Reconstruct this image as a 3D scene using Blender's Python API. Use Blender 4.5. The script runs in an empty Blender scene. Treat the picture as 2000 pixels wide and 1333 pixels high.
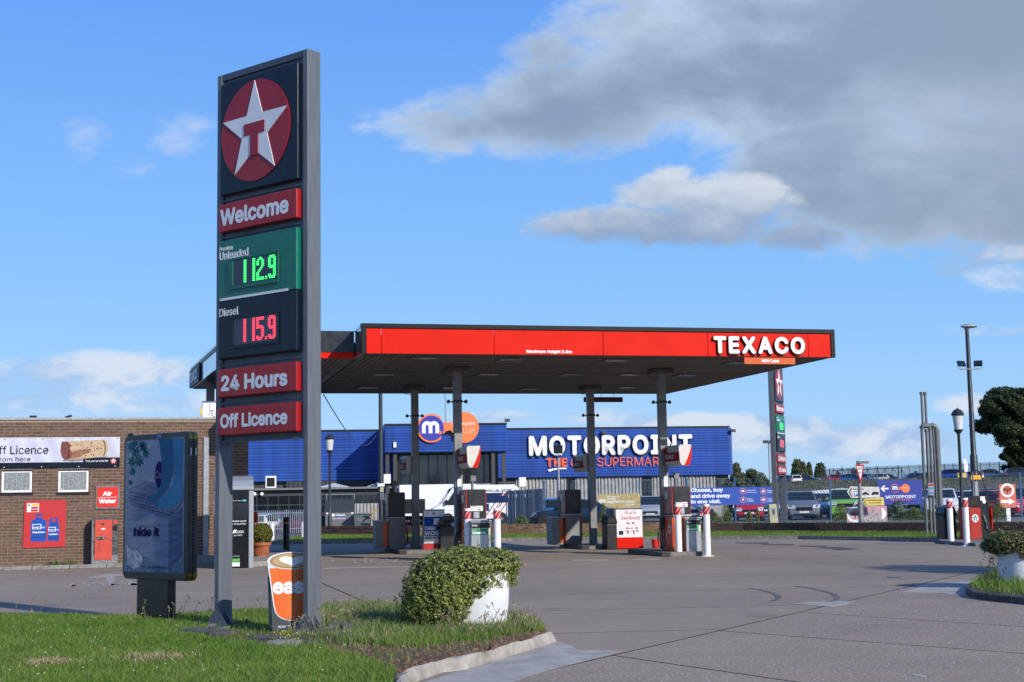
import bpy, bmesh, math, random
import numpy as np
from math import sin, cos, pi, radians, atan, atan2, sqrt, tan
from mathutils import Vector, Matrix
random.seed(7); rng = np.random.default_rng(7)
SC = bpy.context.scene; COL = SC.collection

# ------------------------------------------------------------------ camera
EYE = 1.6; FPX = 2750.0; PITCH = atan(308/2750.0); ROLL = -0.017
CM = Matrix.Rotation(pi/2+PITCH, 3, 'X') @ Matrix.Rotation(ROLL, 3, 'Z')
cam = bpy.data.cameras.new('camera'); camo = bpy.data.objects.new('camera', cam); COL.objects.link(camo)
camo.location = (0, 0, EYE); camo.rotation_euler = CM.to_euler()
cam.sensor_width = 36; cam.lens = FPX/2000*36; cam.clip_start = .1; cam.clip_end = 6000
SC.camera = camo
# survey helpers: sight lines of the measured camera, met with the ground or with a real plane
def ray(x, y): return CM @ Vector((x-1000, 666.5-y, -FPX))
def G(x, y, z=0.0):
    d = ray(x, y); t = (z-EYE)/d.z; return Vector((d.x*t, d.y*t, z))
def W(x, y, Y):
    d = ray(x, y); t = Y/d.y; return Vector((d.x*t, Y, EYE+d.z*t))
class Plane:
    """vertical plane through (X,Y) turned by ang; local x to the right, front faces -y"""
    def __init__(s, X, Y, ang, y=0.0, z=0.0):
        s.o = Vector((X, Y, z)); s.a = ang; s.u = Vector((cos(ang), sin(ang), 0)); s.v = Vector((-sin(ang), cos(ang), 0)); s.y = y
    def __call__(s, x, y, off=None):
        o = s.o + s.v*(s.y if off is None else off); d = ray(x, y); C0 = Vector((0, 0, EYE))
        t = (o-C0).dot(s.v)/d.dot(s.v); p = C0+d*t-s.o
        return p.dot(s.u), p.z
    def pts(s, l, off=None): return [s(x, y, off) for x, y in l]

# ------------------------------------------------------------------ sun and sky
AZ = radians(42); EL = radians(26)
SDIR = Vector((sin(AZ)*cos(EL), -cos(AZ)*cos(EL), sin(EL)))
sl = bpy.data.lights.new('sun', 'SUN'); sl.energy = 5.0; sl.angle = radians(.53); sl.color = (1, .94, .85)
so = bpy.data.objects.new('sun', sl); COL.objects.link(so); so.rotation_euler = SDIR.to_track_quat('Z', 'Y').to_euler()
so.location = (20, -20, 30)
SC.view_settings.view_transform = 'Standard'; SC.view_settings.look = 'None'; SC.view_settings.exposure = 0.0
SC.view_settings.gamma = 1; SC.view_settings.use_curve_mapping = False
SC.cycles.max_bounces = 6; SC.cycles.transparent_max_bounces = 8

class NX:
    """tiny expression wrapper for shader maths"""
    nt = None
    def __init__(s, sock): s.s = sock
    @staticmethod
    def op(o, *a, clamp=False):
        n = NX.nt.nodes.new('ShaderNodeMath'); n.operation = o; n.use_clamp = clamp
        for i, v in enumerate(a):
            if isinstance(v, NX): NX.nt.links.new(v.s, n.inputs[i])
            else: n.inputs[i].default_value = v
        return NX(n.outputs[0])
    def __add__(s, o): return NX.op('ADD', s, o)
    __radd__ = __add__
    def __mul__(s, o): return NX.op('MULTIPLY', s, o)
    __rmul__ = __mul__
    def __sub__(s, o): return NX.op('SUBTRACT', s, o)
    def __rsub__(s, o): return NX.op('SUBTRACT', o, s)
    def __truediv__(s, o): return NX.op('DIVIDE', s, o)
    def max(s, o): return NX.op('MAXIMUM', s, o)
    def min(s, o): return NX.op('MINIMUM', s, o)
def sstep(x, a, b):
    n = NX.nt.nodes.new('ShaderNodeMapRange'); n.interpolation_type = 'SMOOTHSTEP'; n.inputs[1].default_value = a; n.inputs[2].default_value = b
    NX.nt.links.new(x.s, n.inputs[0]); return NX(n.outputs[0])
def combine(x, y, z):
    n = NX.nt.nodes.new('ShaderNodeCombineXYZ')
    for i, v in enumerate((x, y, z)):
        if isinstance(v, NX): NX.nt.links.new(v.s, n.inputs[i])
        else: n.inputs[i].default_value = v
    return n.outputs[0]
def xnoise(vec, scale, detail=6, rough=.55, dist=0.0):
    n = NX.nt.nodes.new('ShaderNodeTexNoise'); n.inputs['Scale'].default_value = scale; n.inputs['Detail'].default_value = detail
    n.inputs['Roughness'].default_value = rough; n.inputs['Distortion'].default_value = dist
    NX.nt.links.new(vec, n.inputs['Vector']); return NX(n.outputs['Fac'])
def cmix(f, a, b):
    n = NX.nt.nodes.new('ShaderNodeMix'); n.data_type = 'RGBA'
    for sock, v in ((n.inputs[0], f), (n.inputs[6], a), (n.inputs[7], b)):
        if isinstance(v, NX): NX.nt.links.new(v.s, sock)
        elif hasattr(v, 'is_output'): NX.nt.links.new(v, sock)
        elif isinstance(v, (int, float)): sock.default_value = v
        else: sock.default_value = (*v, 1)
    return n.outputs[2]
def lin(r, g, b):
    f = lambda c: (c/255/12.92 if c/255 <= .04045 else ((c/255+.055)/1.055)**2.4)
    return (f(r), f(g), f(b))

wd = bpy.data.worlds.new('World'); SC.world = wd; wd.use_nodes = True; nt = wd.node_tree; NX.nt = nt
SKY_S = 0.15
bg = nt.nodes['Background']; bg.inputs[1].default_value = SKY_S
sky = nt.nodes.new('ShaderNodeTexSky'); sky.sky_type = 'NISHITA'; sky.sun_disc = False
sky.sun_elevation = EL; sky.sun_rotation = pi-AZ; sky.altitude = 50; sky.air_density = 1.0; sky.dust_density = .5; sky.ozone_density = 2.5
tc = nt.nodes.new('ShaderNodeTexCoord'); sx = nt.nodes.new('ShaderNodeSeparateXYZ'); nt.links.new(tc.outputs['Generated'], sx.inputs[0])
dx, dy, dz = (NX(o) for o in sx.outputs)
ay = NX.op('ABSOLUTE', dy).max(.12); A_ = dx/ay; B_ = dz/ay
def sky_ab(px, py): d = ray(px, py); return d.x/d.y, d.z/d.y
vec = combine(A_, B_*1.9, 0.0)
n1 = xnoise(vec, 7.5, 9, .58, .3); n2 = xnoise(vec, 22, 8, .6, .5); n3 = xnoise(vec, 3.0, 4, .5)
n4 = xnoise(vec, 60, 6, .6, .3); nz = (n1-.5)*1.55 + (n2-.5)*1.25 + (n4-.5)*.5
front = sstep(dy, .05, .45)
def blob(px, py, rx, ry, amp=1.0, rot=0.0):
    a, b = sky_ab(px, py); u = A_-a; v = B_-b; c, s = cos(rot), sin(rot)
    U = (u*c+v*s)*(FPX/rx); V = (v*c-u*s)*(FPX/ry)
    return (1.0-(U*U+V*V))*amp
big = None
for q in [(2050, 60, 900, 330), (1560, 110, 560, 220), (1950, 330, 560, 200, 1, .05), (1190, 195, 380, 125, .85, .1), (930, 240, 210, 70, .55, .12), (1120, 120, 150, 80, .5), (1230, 40, 170, 150, .6), (1700, 300, 330, 130, .9)]:
    k = blob(*q); big = k if big is None else big.max(k)
cum = None
for q in [(1290, 440, 270, 52, .9), (1400, 405, 170, 74, .95), (1300, 375, 120, 56, .9), (1570, 462, 100, 34, .7)]:
    k = blob(*q); cum = k if cum is None else cum.max(k)
hz = None
for q in [(1480, 845, 240, 42), (1330, 828, 190, 26, .9), (1720, 860, 230, 48, 1.0), (1905, 790, 90, 26, .7), (960, 815, 130, 18, .6), (180, 730, 320, 46, .8), (60, 770, 340, 60, .7), (330, 790, 200, 30, .5), (1975, 545, 90, 32, .55), (1960, 490, 70, 22, .5), (1960, 645, 110, 16, .4), (1180, 815, 120, 18, .6)]:
    k = blob(*q); hz = k if hz is None else hz.max(k)
wsp = None
for q in [(160, 275, 75, 65, .8), (350, 260, 100, 55, .75), (240, 325, 90, 32, .7), (655, 200, 40, 22, .25), (740, 235, 60, 28, .45), (930, 20, 40, 30, .3), (800, 300, 80, 14, .3)]:
    k = blob(*q); wsp = k if wsp is None else wsp.max(k)
NEG = -1.0
dbig = sstep(big + nz*.85, -.06, .55)*front
dcum = sstep(cum + nz*1.15, .02, .62)*front
dhz = sstep(hz + nz*.9, .0, .8)*front
dws = sstep(wsp + nz*1.7, .25, 1.5)*front
# the unseen rest of the sky dome carries broken cloud, greyed to deepen shade
side = 1.0 - sstep(dy, .15, .75)
vdir = xnoise(tc.outputs['Generated'], 2.2, 9, .56, .2)
up_ = sstep(dz, .0, .25)
dgen = sstep(vdir, .50, .68)*side*up_
K = 1/SKY_S
def cc(r, g, b, k=1.0): c = lin(r, g, b); return (c[0]*k, c[1]*k, c[2]*k)
# grey thick interior, pale thin edges, sunny tops
def vscale(v, k):
    n = nt.nodes.new('ShaderNodeVectorMath'); n.operation = 'SCALE'; nt.links.new(v, n.inputs[0]); n.inputs[3].default_value = k; return n.outputs[0]
# clear air over the Midlands in late summer: pale blue haze low down, deep blue above
grad = cmix(sstep(dz, -.02, .17), lin(168, 212, 254), lin(132, 192, 255)); grad = cmix(sstep(dz, .12, .40), grad, lin(94, 158, 250)); grad = cmix(sstep(dz, .4, 1.0), grad, lin(58, 108, 205))
col = cmix(.86, vscale(sky.outputs[0], SKY_S), grad)
gbig = sstep(big*.8 + (n3-.5)*1.5 + (n1-.5)*1.3 + (n2-.5)*.3, .0, .80)
col = cmix(dgen*.7, col, cmix(sstep(vdir, .55, .8), cc(176, 190, 212), cc(128, 146, 176)))
cbig = cmix(gbig, cc(200, 217, 240), cc(138, 160, 186))
cbig = cmix(sstep(A_ + (n1-.5)*.15, .15, .36)*.6, cbig, cc(150, 166, 186))
col = cmix(dbig*.95, col, cbig)
a0, b0 = sky_ab(1400, 470); a1, b1 = sky_ab(1400, 345)
vert = sstep(B_ + (n2-.5)*.055 + (n1-.5)*.05 + (n4-.5)*.02, b0-.004, b1+.008)
ccum = cmix(vert, cc(146, 168, 200), cc(212, 220, 232))
col = cmix(dcum*.96, col, ccum)
chz = cmix(sstep(n2 + (n1-.5)*.6, .36, .62), cc(166, 194, 232), cc(222, 230, 242))
col = cmix(dhz*.85, col, chz)
col = cmix(dws*.6, col, cc(205, 218, 245))
nt.links.new(vscale(col, K), bg.inputs[0])

# ------------------------------------------------------------------ materials
MATS = {}
def mat(name, c, rough=.6, metal=0.0, var=.12, scale=6.0, bump=0.0, bscale=40, emit=0.0, c2=None, island=0.0, spec=.5, coat=0.0, stretch=None, trans=0.0, alpha=1.0):
    if name in MATS: return MATS[name]
    if not emit: k_ = .80 if max(c) < .62 else .94; c = tuple(x*k_ for x in c); c2 = tuple(x*k_ for x in c2) if c2 else None
    if name.startswith('print'): spec = .02
    m = bpy.data.materials.new(name); m.use_nodes = True; t = m.node_tree; NX.nt = t
    b = t.nodes['Principled BSDF']; b.inputs['Roughness'].default_value = rough; b.inputs['Metallic'].default_value = metal
    b.inputs['Specular IOR Level'].default_value = spec; b.inputs['Coat Weight'].default_value = coat; b.inputs['Coat Roughness'].default_value = .08
    tcn = t.nodes.new('ShaderNodeTexCoord'); v = tcn.outputs['Object']
    if stretch:
        mp = t.nodes.new('ShaderNodeMapping'); mp.inputs['Scale'].default_value = stretch; t.links.new(v, mp.inputs[0]); v = mp.outputs[0]
    a = c; d = c2 or tuple(x*(1-2*var) for x in c); hi = tuple(min(1, x*(1+var)) for x in c) if not c2 else c
    nn = xnoise(v, scale, 5, .6); f = sstep(nn, .3, .7)
    cs = cmix(f, hi, d)
    if island:
        g = t.nodes.new('ShaderNodeNewGeometry'); oi = t.nodes.new('ShaderNodeObjectInfo')
        r = NX.op('FRACT', NX(g.outputs['Random Per Island']) + NX(oi.outputs['Random']))
        hs = t.nodes.new('ShaderNodeHueSaturation'); t.links.new(cs, hs.inputs['Color'])
        t.links.new((r*island*2 + (1-island)).s, hs.inputs['Value'])
        r2 = NX.op('FRACT', r*7.31); t.links.new((r2*island*.06 + (.5-island*.03)).s, hs.inputs['Hue']); cs = hs.outputs[0]
    t.links.new(cs, b.inputs['Base Color'])
    rr = (f*.12 + (rough-.06)); t.links.new(rr.s, b.inputs['Roughness'])
    if bump:
        bn = t.nodes.new('ShaderNodeBump'); bn.inputs['Strength'].default_value = min(1, bump); bn.inputs['Distance'].default_value = .01
        h = xnoise(v, bscale, 4, .6); t.links.new(h.s, bn.inputs['Height']); t.links.new(bn.outputs[0], b.inputs['Normal'])
    if emit:
        b.inputs['Emission Color'].default_value = (*c, 1); b.inputs['Emission Strength'].default_value = emit
    if trans: b.inputs['Transmission Weight'].default_value = trans
    MATS[name] = m; return m

GREYPOST = mat('grey post paint', (.135, .150, .172), .45, var=.09, scale=5, stretch=(3, 3, .35), bump=.1, bscale=12)
SIGNFRAME = mat('slate sign frame', (.070, .085, .105), .42, var=.07, scale=3)
NAVY = mat('navy sign face', (.006, .012, .026), .28, var=.1, spec=.3)
SIGNRED = mat('sign red', (.40, .014, .018), .3, var=.06, scale=4, spec=.35)
SIGNRED2 = mat('logo red', (.38, .016, .028), .34, var=.05, spec=.35)
GREEN = mat('sign green', (.0, .17, .105), .3, var=.05)
OFFW = mat('off white print', (.76, .78, .80), .45, var=.03)
WHITE = mat('white paint', (.80, .80, .79), .5, var=.05, scale=5)
PURE = mat('white lettering', (.86, .86, .86), .5, var=.02)
BLACK = mat('black paint', (.012, .013, .015), .35, var=.1)
BLACKG = mat('gloss black', (.008, .009, .012), .15, var=.05)
FASRED = mat('fascia red', (.66, .012, .003), .5, var=.04, scale=1.2, spec=.10)
ORANGE = mat('orange panel', (.62, .10, .015), .4, var=.05, spec=.3)
SILVER = mat('silver panel', (.55, .57, .6), .32, metal=.55, var=.06)
MIRROR = mat('polished silver fascia', (.62, .64, .68), .12, metal=.95, var=.03, scale=1.5)
STEEL = mat('galvanised steel', (.42, .44, .47), .45, metal=.4, var=.12, scale=14)
SOFFIT = mat('brown grey soffit strip', (.135, .116, .100), .7, var=.15, scale=3, island=.12)
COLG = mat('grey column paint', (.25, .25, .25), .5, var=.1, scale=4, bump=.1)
DARKG = mat('dark grey', (.05, .053, .058), .55, var=.12)
MIDG = mat('mid grey', (.2, .205, .21), .6, var=.12)
GLASS = mat('dark glass', (.012, .016, .02), .06, var=.05, spec=.8)
GLASSB = mat('car glass', (.018, .026, .030), .12, var=.1, spec=.28)
CHROME = mat('chrome', (.75, .76, .78), .15, metal=1, var=.03)
RUBBER = mat('rubber', (.018, .018, .019), .75, var=.1)
CONC = mat('pale concrete', (.36, .345, .32), .85, var=.14, scale=9, bump=.5, bscale=120)
CONCG = mat('grey concrete', (.27, .265, .255), .88, var=.16, scale=7, bump=.5, bscale=90)
BLUECL = mat('blue cladding', (.036, .105, .43), .45, var=.12, scale=.9, island=.12, spec=.3)
BLUEB = mat('blue banner', (.03, .10, .46), .5, var=.05)
BLUEP = mat('blue fence paint', (.035, .12, .26), .5, var=.12)
LOGOBLUE = mat('logo blue', (.045, .05, .42), .4, var=.04)
LOGOOR = mat('logo orange', (.88, .20, .05), .45, var=.04)
REDW = mat('warning red', (.55, .02, .02), .45, var=.06)
TIMBER = mat('pale timber', (.50, .33, .15), .75, var=.2, scale=8)
YEL = mat('sign yellow', (.72, .56, .12), .5, var=.08)
GOLD = mat('gold banner', (.52, .41, .18), .55, var=.12, scale=5, bump=.6, bscale=6)
TERRA = mat('terracotta', (.48, .14, .06), .65, var=.1, bump=.2)
SOIL = mat('dry soil', (.14, .085, .05), .95, var=.3, scale=16, bump=1, bscale=60)
BRICK = mat('brown brick', (.170, .097, .066), .85, var=.18, scale=20, bump=.5, bscale=90, island=.20)
MORTAR = mat('mortar', (.38, .305, .24), .92, var=.15, scale=18)
BRICKW = mat('buff wall brick', (.26, .15, .09), .88, var=.22, scale=16, island=.42)
BRICKD = mat('dark wall brick', (.11, .065, .05), .9, var=.22, scale=16, island=.3)
LEDG = mat('led green', (.05, 1.0, .16), .5, var=.01, emit=1.6)
LEDR = mat('led red', (1.0, .05, .09), .5, var=.01, emit=1.7)

# ------------------------------------------------------------------ mesh helpers
class MB:
    def __init__(s): s.v = []; s.f = []; s.m = []
    def add(s, vs, fs, m=0):
        n = len(s.v); s.v += [tuple(v) for v in vs]; s.f += [tuple(i+n for i in f) for f in fs]; s.m += [m]*len(fs); return s
    def box(s, x0, x1, y0, y1, z0, z1, m=0):
        x0, x1 = sorted((x0, x1)); y0, y1 = sorted((y0, y1)); z0, z1 = sorted((z0, z1))
        return s.add([(x0,y0,z0),(x1,y0,z0),(x1,y1,z0),(x0,y1,z0),(x0,y0,z1),(x1,y0,z1),(x1,y1,z1),(x0,y1,z1)],
              [(0,3,2,1),(4,5,6,7),(0,1,5,4),(1,2,6,5),(2,3,7,6),(3,0,4,7)], m)
    def quad(s, p, m=0): return s.add(p, [tuple(range(len(p)))], m)
    def pxz(s, poly, y0, y1, m=0):          # polygon in x,z pushed along y (y0 = front)
        a = sum(poly[i][0]*poly[(i+1)%len(poly)][1]-poly[(i+1)%len(poly)][0]*poly[i][1] for i in range(len(poly)))
        if a < 0: poly = poly[::-1]
        n = len(poly); vs = [(x, y0, z) for x, z in poly]+[(x, y1, z) for x, z in poly]
        fs = [tuple(range(n)), tuple(range(2*n-1, n-1, -1))]+[(i, n+i, n+(i+1)%n, (i+1)%n) for i in range(n)]
        return s.add(vs, fs, m)
    def pxy(s, poly, z0, z1, m=0, ms=None):
        a = sum(poly[i][0]*poly[(i+1)%len(poly)][1]-poly[(i+1)%len(poly)][0]*poly[i][1] for i in range(len(poly)))
        if a < 0: poly = poly[::-1]
        n = len(poly); zf = z1 if callable(z1) else (lambda x, y: z1)
        vs = [(p[0], p[1], z0) for p in poly]+[(p[0], p[1], zf(p[0], p[1])) for p in poly]
        fs = [tuple(range(n-1, -1, -1)), tuple(range(n, 2*n))]+[(i, (i+1)%n, n+(i+1)%n, n+i) for i in range(n)]
        s.add(vs, fs, m)
        if ms is not None:
            for k in range(len(fs)): s.m[-1-k] = ms if len(fs)-1-k != 1 else m
        return s
    def tube(s, p0, p1, r0, r1=None, seg=12, m=0, cap=True):
        r1 = r0 if r1 is None else r1; p0 = Vector(p0); p1 = Vector(p1); d = (p1-p0)
        if d.length < 1e-6: return s
        d.normalize(); a = d.orthogonal().normalized(); b = d.cross(a); vs = []
        for p, r in ((p0, r0), (p1, r1)):
            for i in range(seg): t = 2*pi*i/seg; vs.append(p+(a*cos(t)+b*sin(t))*r)
        fs = [(i, (i+1)%seg, seg+(i+1)%seg, seg+i) for i in range(seg)]
        if cap: fs += [tuple(range(seg-1, -1, -1)), tuple(range(seg, 2*seg))]
        return s.add(vs, fs, m)
    def path(s, pts, r, seg=8, m=0):
        for a, b in zip(pts[:-1], pts[1:]): s.tube(a, b, r, r, seg, m)
        return s
    def lathe(s, prof, seg=24, c=(0, 0), m=0):
        vs = []; 
        for r, z in prof:
            for i in range(seg): t = 2*pi*i/seg; vs.append((c[0]+r*cos(t), c[1]+r*sin(t), z))
        fs = []
        for k in range(len(prof)-1):
            for i in range(seg): fs.append((k*seg+i, k*seg+(i+1)%seg, (k+1)*seg+(i+1)%seg, (k+1)*seg+i))
        fs.append(tuple(range(seg-1, -1, -1))); fs.append(tuple((len(prof)-1)*seg+i for i in range(seg)))
        return s.add(vs, fs, m)
    def disc(s, cx, cz, r, y0, y1, seg=32, m=0, rz=None):
        return s.pxz([(cx+r*cos(2*pi*i/seg), cz+(rz or r)*sin(2*pi*i/seg)) for i in range(seg)], y0, y1, m)
    def mesh(s, name, mats, smooth=False):
        me = bpy.data.meshes.new(name); me.from_pydata(s.v, [], s.f)
        for m in (mats if isinstance(mats, (list, tuple)) else [mats]): me.materials.append(m)
        if any(s.m): me.polygons.foreach_set('material_index', s.m)
        if smooth:
            me.polygons.foreach_set('use_smooth', [True]*len(s.f)); me.set_sharp_from_angle(angle=radians(40))
        me.update(); return me
    def build(s, name, mats, parent=None, smooth=False, bevel=0, kind=None, label=None):
        return put(s.mesh(name, mats, smooth), name, parent, bevel, kind, label)
def put(me, name, parent=None, bevel=0, kind=None, label=None):
    o = bpy.data.objects.new(name, me); COL.objects.link(o)
    if parent: o.parent = parent
    if bevel:
        b = o.modifiers.new('bevel', 'BEVEL'); b.width = bevel; b.segments = 2; b.limit_method = 'ANGLE'; b.angle_limit = radians(50)
    if kind: o['kind'] = kind
    if label: o['label'] = label
    return o
def thing(name, label, cat, loc=(0, 0, 0), rz=0.0, group=None, tilt=(0, 0)):
    o = bpy.data.objects.new(name, None); o.empty_display_size = .2; COL.objects.link(o)
    o.location = loc; o.rotation_euler = (tilt[0], tilt[1], rz); o['label'] = label; o['category'] = cat
    if group: o['group'] = group
    return o
def tag(o, label=None, cat=None, group=None, kind=None):
    for k, v in (('label', label), ('category', cat), ('group', group), ('kind', kind)):
        if v: o[k] = v
    return o
def kids(o): return [c for c in bpy.data.objects if c.parent == o]
def copy_tree(o, parent=None, cache=None):
    if cache is None:
        cache = {}
        for q in bpy.data.objects:
            if q.parent: cache.setdefault(q.parent.name, []).append(q)
    c = o.copy(); COL.objects.link(c); c.parent = parent
    for ch in cache.get(o.name, []): copy_tree(ch, c, cache)
    return c

GROT = None
try:                                  # grotesque face that ships inside Blender itself; the built-in face is the fallback
    import os
    GROT = bpy.data.fonts.load(os.path.join(bpy.utils.system_resource('DATAFILES'), 'fonts', 'Inter.woff2'))
except Exception: GROT = None
def glyphs(body, bold=0.0, italic=0.0, res=3):
    cu = bpy.data.curves.new('t', 'FONT'); cu.body = body; cu.size = 1; cu.shear = italic; cu.resolution_u = res; cu.fill_mode = 'FRONT'
    if GROT: cu.font = GROT
    heavy = (bold*1.15 if bold >= .028 else bold*.55) if bold > .004 else 0.0
    ob = bpy.data.objects.new('t', cu); COL.objects.link(ob); me = bpy.data.meshes.new_from_object(ob)
    vs = [tuple(v.co) for v in me.vertices]; fs = [tuple(p.vertices) for p in me.polygons]
    es = {}
    for f in fs:
        for a, b in zip(f, f[1:]+f[:1]): es.setdefault((min(a, b), max(a, b)), []).append((a, b))
    border = [e[0] for e in es.values() if len(e) == 1]
    bpy.data.objects.remove(ob); bpy.data.curves.remove(cu); bpy.data.meshes.remove(me)
    if heavy:                        # heavier weight: the same outlines laid side by side
        V0, F0, B0 = vs, fs, border; n = len(V0); vs, fs, border = [], [], []
        for k in range(9):
            a = 2*pi*k/8; r = 0 if k == 8 else heavy; vs += [(v[0]+r*cos(a), v[1]+r*sin(a), k*.00012) for v in V0]
            fs += [tuple(i+n*k for i in f) for f in F0]; border += [(a_+n*k, b_+n*k) for a_, b_ in B0]
    return vs, fs, border
def text_mb(body, x0, x1, z0, z1, y=0.0, depth=.003, bold=0.0, italic=0.0, mb=None, m=0, res=3, side=None, quadmap=None):
    """lettering fitted to the box x0..x1, z0..z1 on the plane y (front at y-depth)"""
    mb = mb or MB(); vs, fs, bd = glyphs(body, bold, italic, res)
    if not vs: return mb
    xs = [v[0] for v in vs]; ys = [v[1] for v in vs]; ax, bx, az, bz = min(xs), max(xs), min(ys), max(ys)
    P = []
    for v in vs:
        s_, t_ = (v[0]-ax)/(bx-ax), (v[1]-az)/(bz-az)
        if quadmap: q = quadmap; x = (q[0][0]*(1-s_)+q[1][0]*s_)*(1-t_)+(q[3][0]*(1-s_)+q[2][0]*s_)*t_; z = (q[0][1]*(1-s_)+q[1][1]*s_)*(1-t_)+(q[3][1]*(1-s_)+q[2][1]*s_)*t_
        else: x = x0+(x1-x0)*s_; z = z0+(z1-z0)*t_
        P.append((x, z, v[2]))
    n = len(P)
    mb.add([(x, y-depth-e, z) for x, z, e in P], [f for f in fs], m)
    if depth > .002:
        k = len(mb.v)
        mb.add([(x, y-depth-e, z) for x, z, e in P]+[(x, y-e*.1, z) for x, z, e in P], [(a, a+n, b+n, b) for a, b in bd], m if side is None else side)
    return mb
def text(body, x0, x1, z0, z1, material, parent, y=0.0, depth=.003, bold=0.0, name='lettering', **k):
    return text_mb(body, x0, x1, z0, z1, y, depth, bold, **k).build(name, material, parent)
def star_pts(cx, cz, r, r2=None, rot=0):
    r2 = r2 or r*.382
    return [(cx+(r if i % 2 == 0 else r2)*sin(pi*i/5+rot), cz+(r if i % 2 == 0 else r2)*cos(pi*i/5+rot)) for i in range(10)]
def star_logo(parent, cx, cz, r, y, mats=(None, None), depth=.01, names=('roundel', 'star', 'emblem_letter'), squash=1.0):
    """red disc, white star, red T whose foot joins the disc"""
    red, wht = mats
    MB().disc(cx, cz, r, y-depth, y, 48, rz=r*squash).build(names[0], red, parent)
    sp = star_pts(cx, cz, r*.985, r*.385)
    MB().pxz(sp, y-depth*1.7, y-depth).build(names[1], wht, parent)
    k = r
    T = [(-.30, .15), (-.30, -.08), (-.115, -.08), (-.115, -.50), (.115, -.50), (.115, -.08), (.30, -.08), (.30, .15)]
    mb = MB().pxz([(cx+a*k, cz+b*k) for a, b in T], y-depth*2.3, y-depth*.9)
    mb.build(names[2], red, parent)
# ------------------------------------------------------------------ ground
def gmat(name, base, dark, speck, spk=.5, sc=230, rough=.9, aniso=None):
    m = bpy.data.materials.new(name); m.use_nodes = True; t = m.node_tree; NX.nt = t; b = t.nodes['Principled BSDF']
    v = t.nodes.new('ShaderNodeNewGeometry').outputs['Position']
    big_ = xnoise(v, .22, 5, .6); mid = xnoise(v, 1.3, 5, .65); fine = xnoise(v, sc, 2, .5); fin2 = xnoise(v, sc*.45, 2, .6)
    mp = t.nodes.new('ShaderNodeMapping'); mp.inputs['Rotation'].default_value = (0, 0, .24); mp.inputs['Scale'].default_value = (.25, 2.2, 1); t.links.new(v, mp.inputs[0])
    streak = xnoise(mp.outputs[0], .9, 5, .6)
    f = sstep((big_-.5)*1.2 + (mid-.5)*.9 + (streak-.5)*.45, -.34, .34)
    c = cmix(f, dark, base)
    c = cmix(sstep(fine, .58, .70)*spk, c, speck)
    c = cmix(sstep(fin2, .60, .74)*(spk*.7), c, tuple(x*.45 for x in base))
    drip = xnoise(v, 7.0, 2, .5, .4); c = cmix(sstep(drip, .70, .76)*.55, c, tuple(x*.45 for x in dark)); pat = xnoise(v, .09, 2, .4); c = cmix(sstep(pat, .42, .62)*.35, c, tuple(x*1.18 for x in base))
    oil = xnoise(v, .75, 3, .5); c = cmix(sstep(oil, .60, .80)*.5, c, tuple(x*.5 for x in dark))
    t.links.new(c, b.inputs['Base Color']); b.inputs['Roughness'].default_value = rough; b.inputs['Specular IOR Level'].default_value = .3
    bn = t.nodes.new('ShaderNodeBump'); bn.inputs['Strength'].default_value = .5; bn.inputs['Distance'].default_value = .004
    t.links.new((fine + mid).s, bn.inputs['Height']); t.links.new(bn.outputs[0], b.inputs['Normal']); return m
SLAB = gmat('exposed aggregate concrete', (.276, .220, .166), (.200, .162, .125), (.54, .49, .44), .75, 48)
SLABN = gmat('coarse aggregate concrete', (.270, .214, .160), (.204, .163, .124), (.66, .61, .55), 1.0, 34)
FARG = gmat('far tarmac', (.16, .15, .145), (.10, .095, .092), (.2, .2, .2), .2, 30)
JOINT = mat('joint filler', (.016, .018, .012), .98, spec=.1)
def clipp(poly, a, b, off=0.0):
    """keep the part of a convex polygon left of a->b (moved inwards by off)"""
    ex, ey = b[0]-a[0], b[1]-a[1]; L = sqrt(ex*ex+ey*ey); nx_, ny_ = -ey/L, ex/L
    D = [(p[0]-a[0])*nx_+(p[1]-a[1])*ny_-off for p in poly]; out = []
    for i in range(len(poly)):
        p, q, d, e = poly[i], poly[(i+1) % len(poly)], D[i], D[(i+1) % len(poly)]
        if d >= 0: out.append(p)
        if d*e < 0: t = d/(d-e); out.append((p[0]+(q[0]-p[0])*t, p[1]+(q[1]-p[1])*t))
    return out
def area(p): return .5*sum(p[i][0]*p[(i+1) % len(p)][1]-p[(i+1) % len(p)][0]*p[i][1] for i in range(len(p)))
def g2(x, y, z=0.0): p = G(x, y, z); return (p.x, p.y)
polyA = [(-45, 4), (45, 4), (45, 58), (-45, 58)]
D0, D1 = g2(1220, 1275), g2(1760, 1150)
back = clipp(polyA, D0, D1); frontp = clipp(polyA, D1, D0)
def split(polys, a, b):
    out = []
    for p in polys:
        for q in (clipp(p, a, b), clipp(p, b, a)):
            if len(q) > 2 and area(q) > .02: out.append(q)
    return out
bp = [back]
for yy in (14.2, 17.0, 20.4, 24.0, 27.9, 31.7, 35.6, 39.5, 43.4, 47.3, 51.2): bp = split(bp, (0, yy), (10, yy+.75))
E0, E1 = g2(628, 1139), g2(768, 1200); ex = (E1[0]-E0[0], E1[1]-E0[1])
for k in (-2, -1, 0, 1, 2):
    s_ = (k*11.5, k*2.6); bp = split(bp, (E0[0]+s_[0], E0[1]+s_[1]), (E1[0]+s_[0], E1[1]+s_[1]))
fp = [frontp]
for a, b in (((1415, 1233), (2000, 1277)), ((1200, 1281), (1560, 1333)), ((1572, 1197), (1932, 1220))): fp = split(fp, g2(*a), g2(*b))
gr = MB().quad([(-45, 4, -.012), (45, 4, -.012), (45, 58, -.012), (-45, 58, -.012)]).build('forecourt_ground', JOINT, kind='structure')
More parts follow.
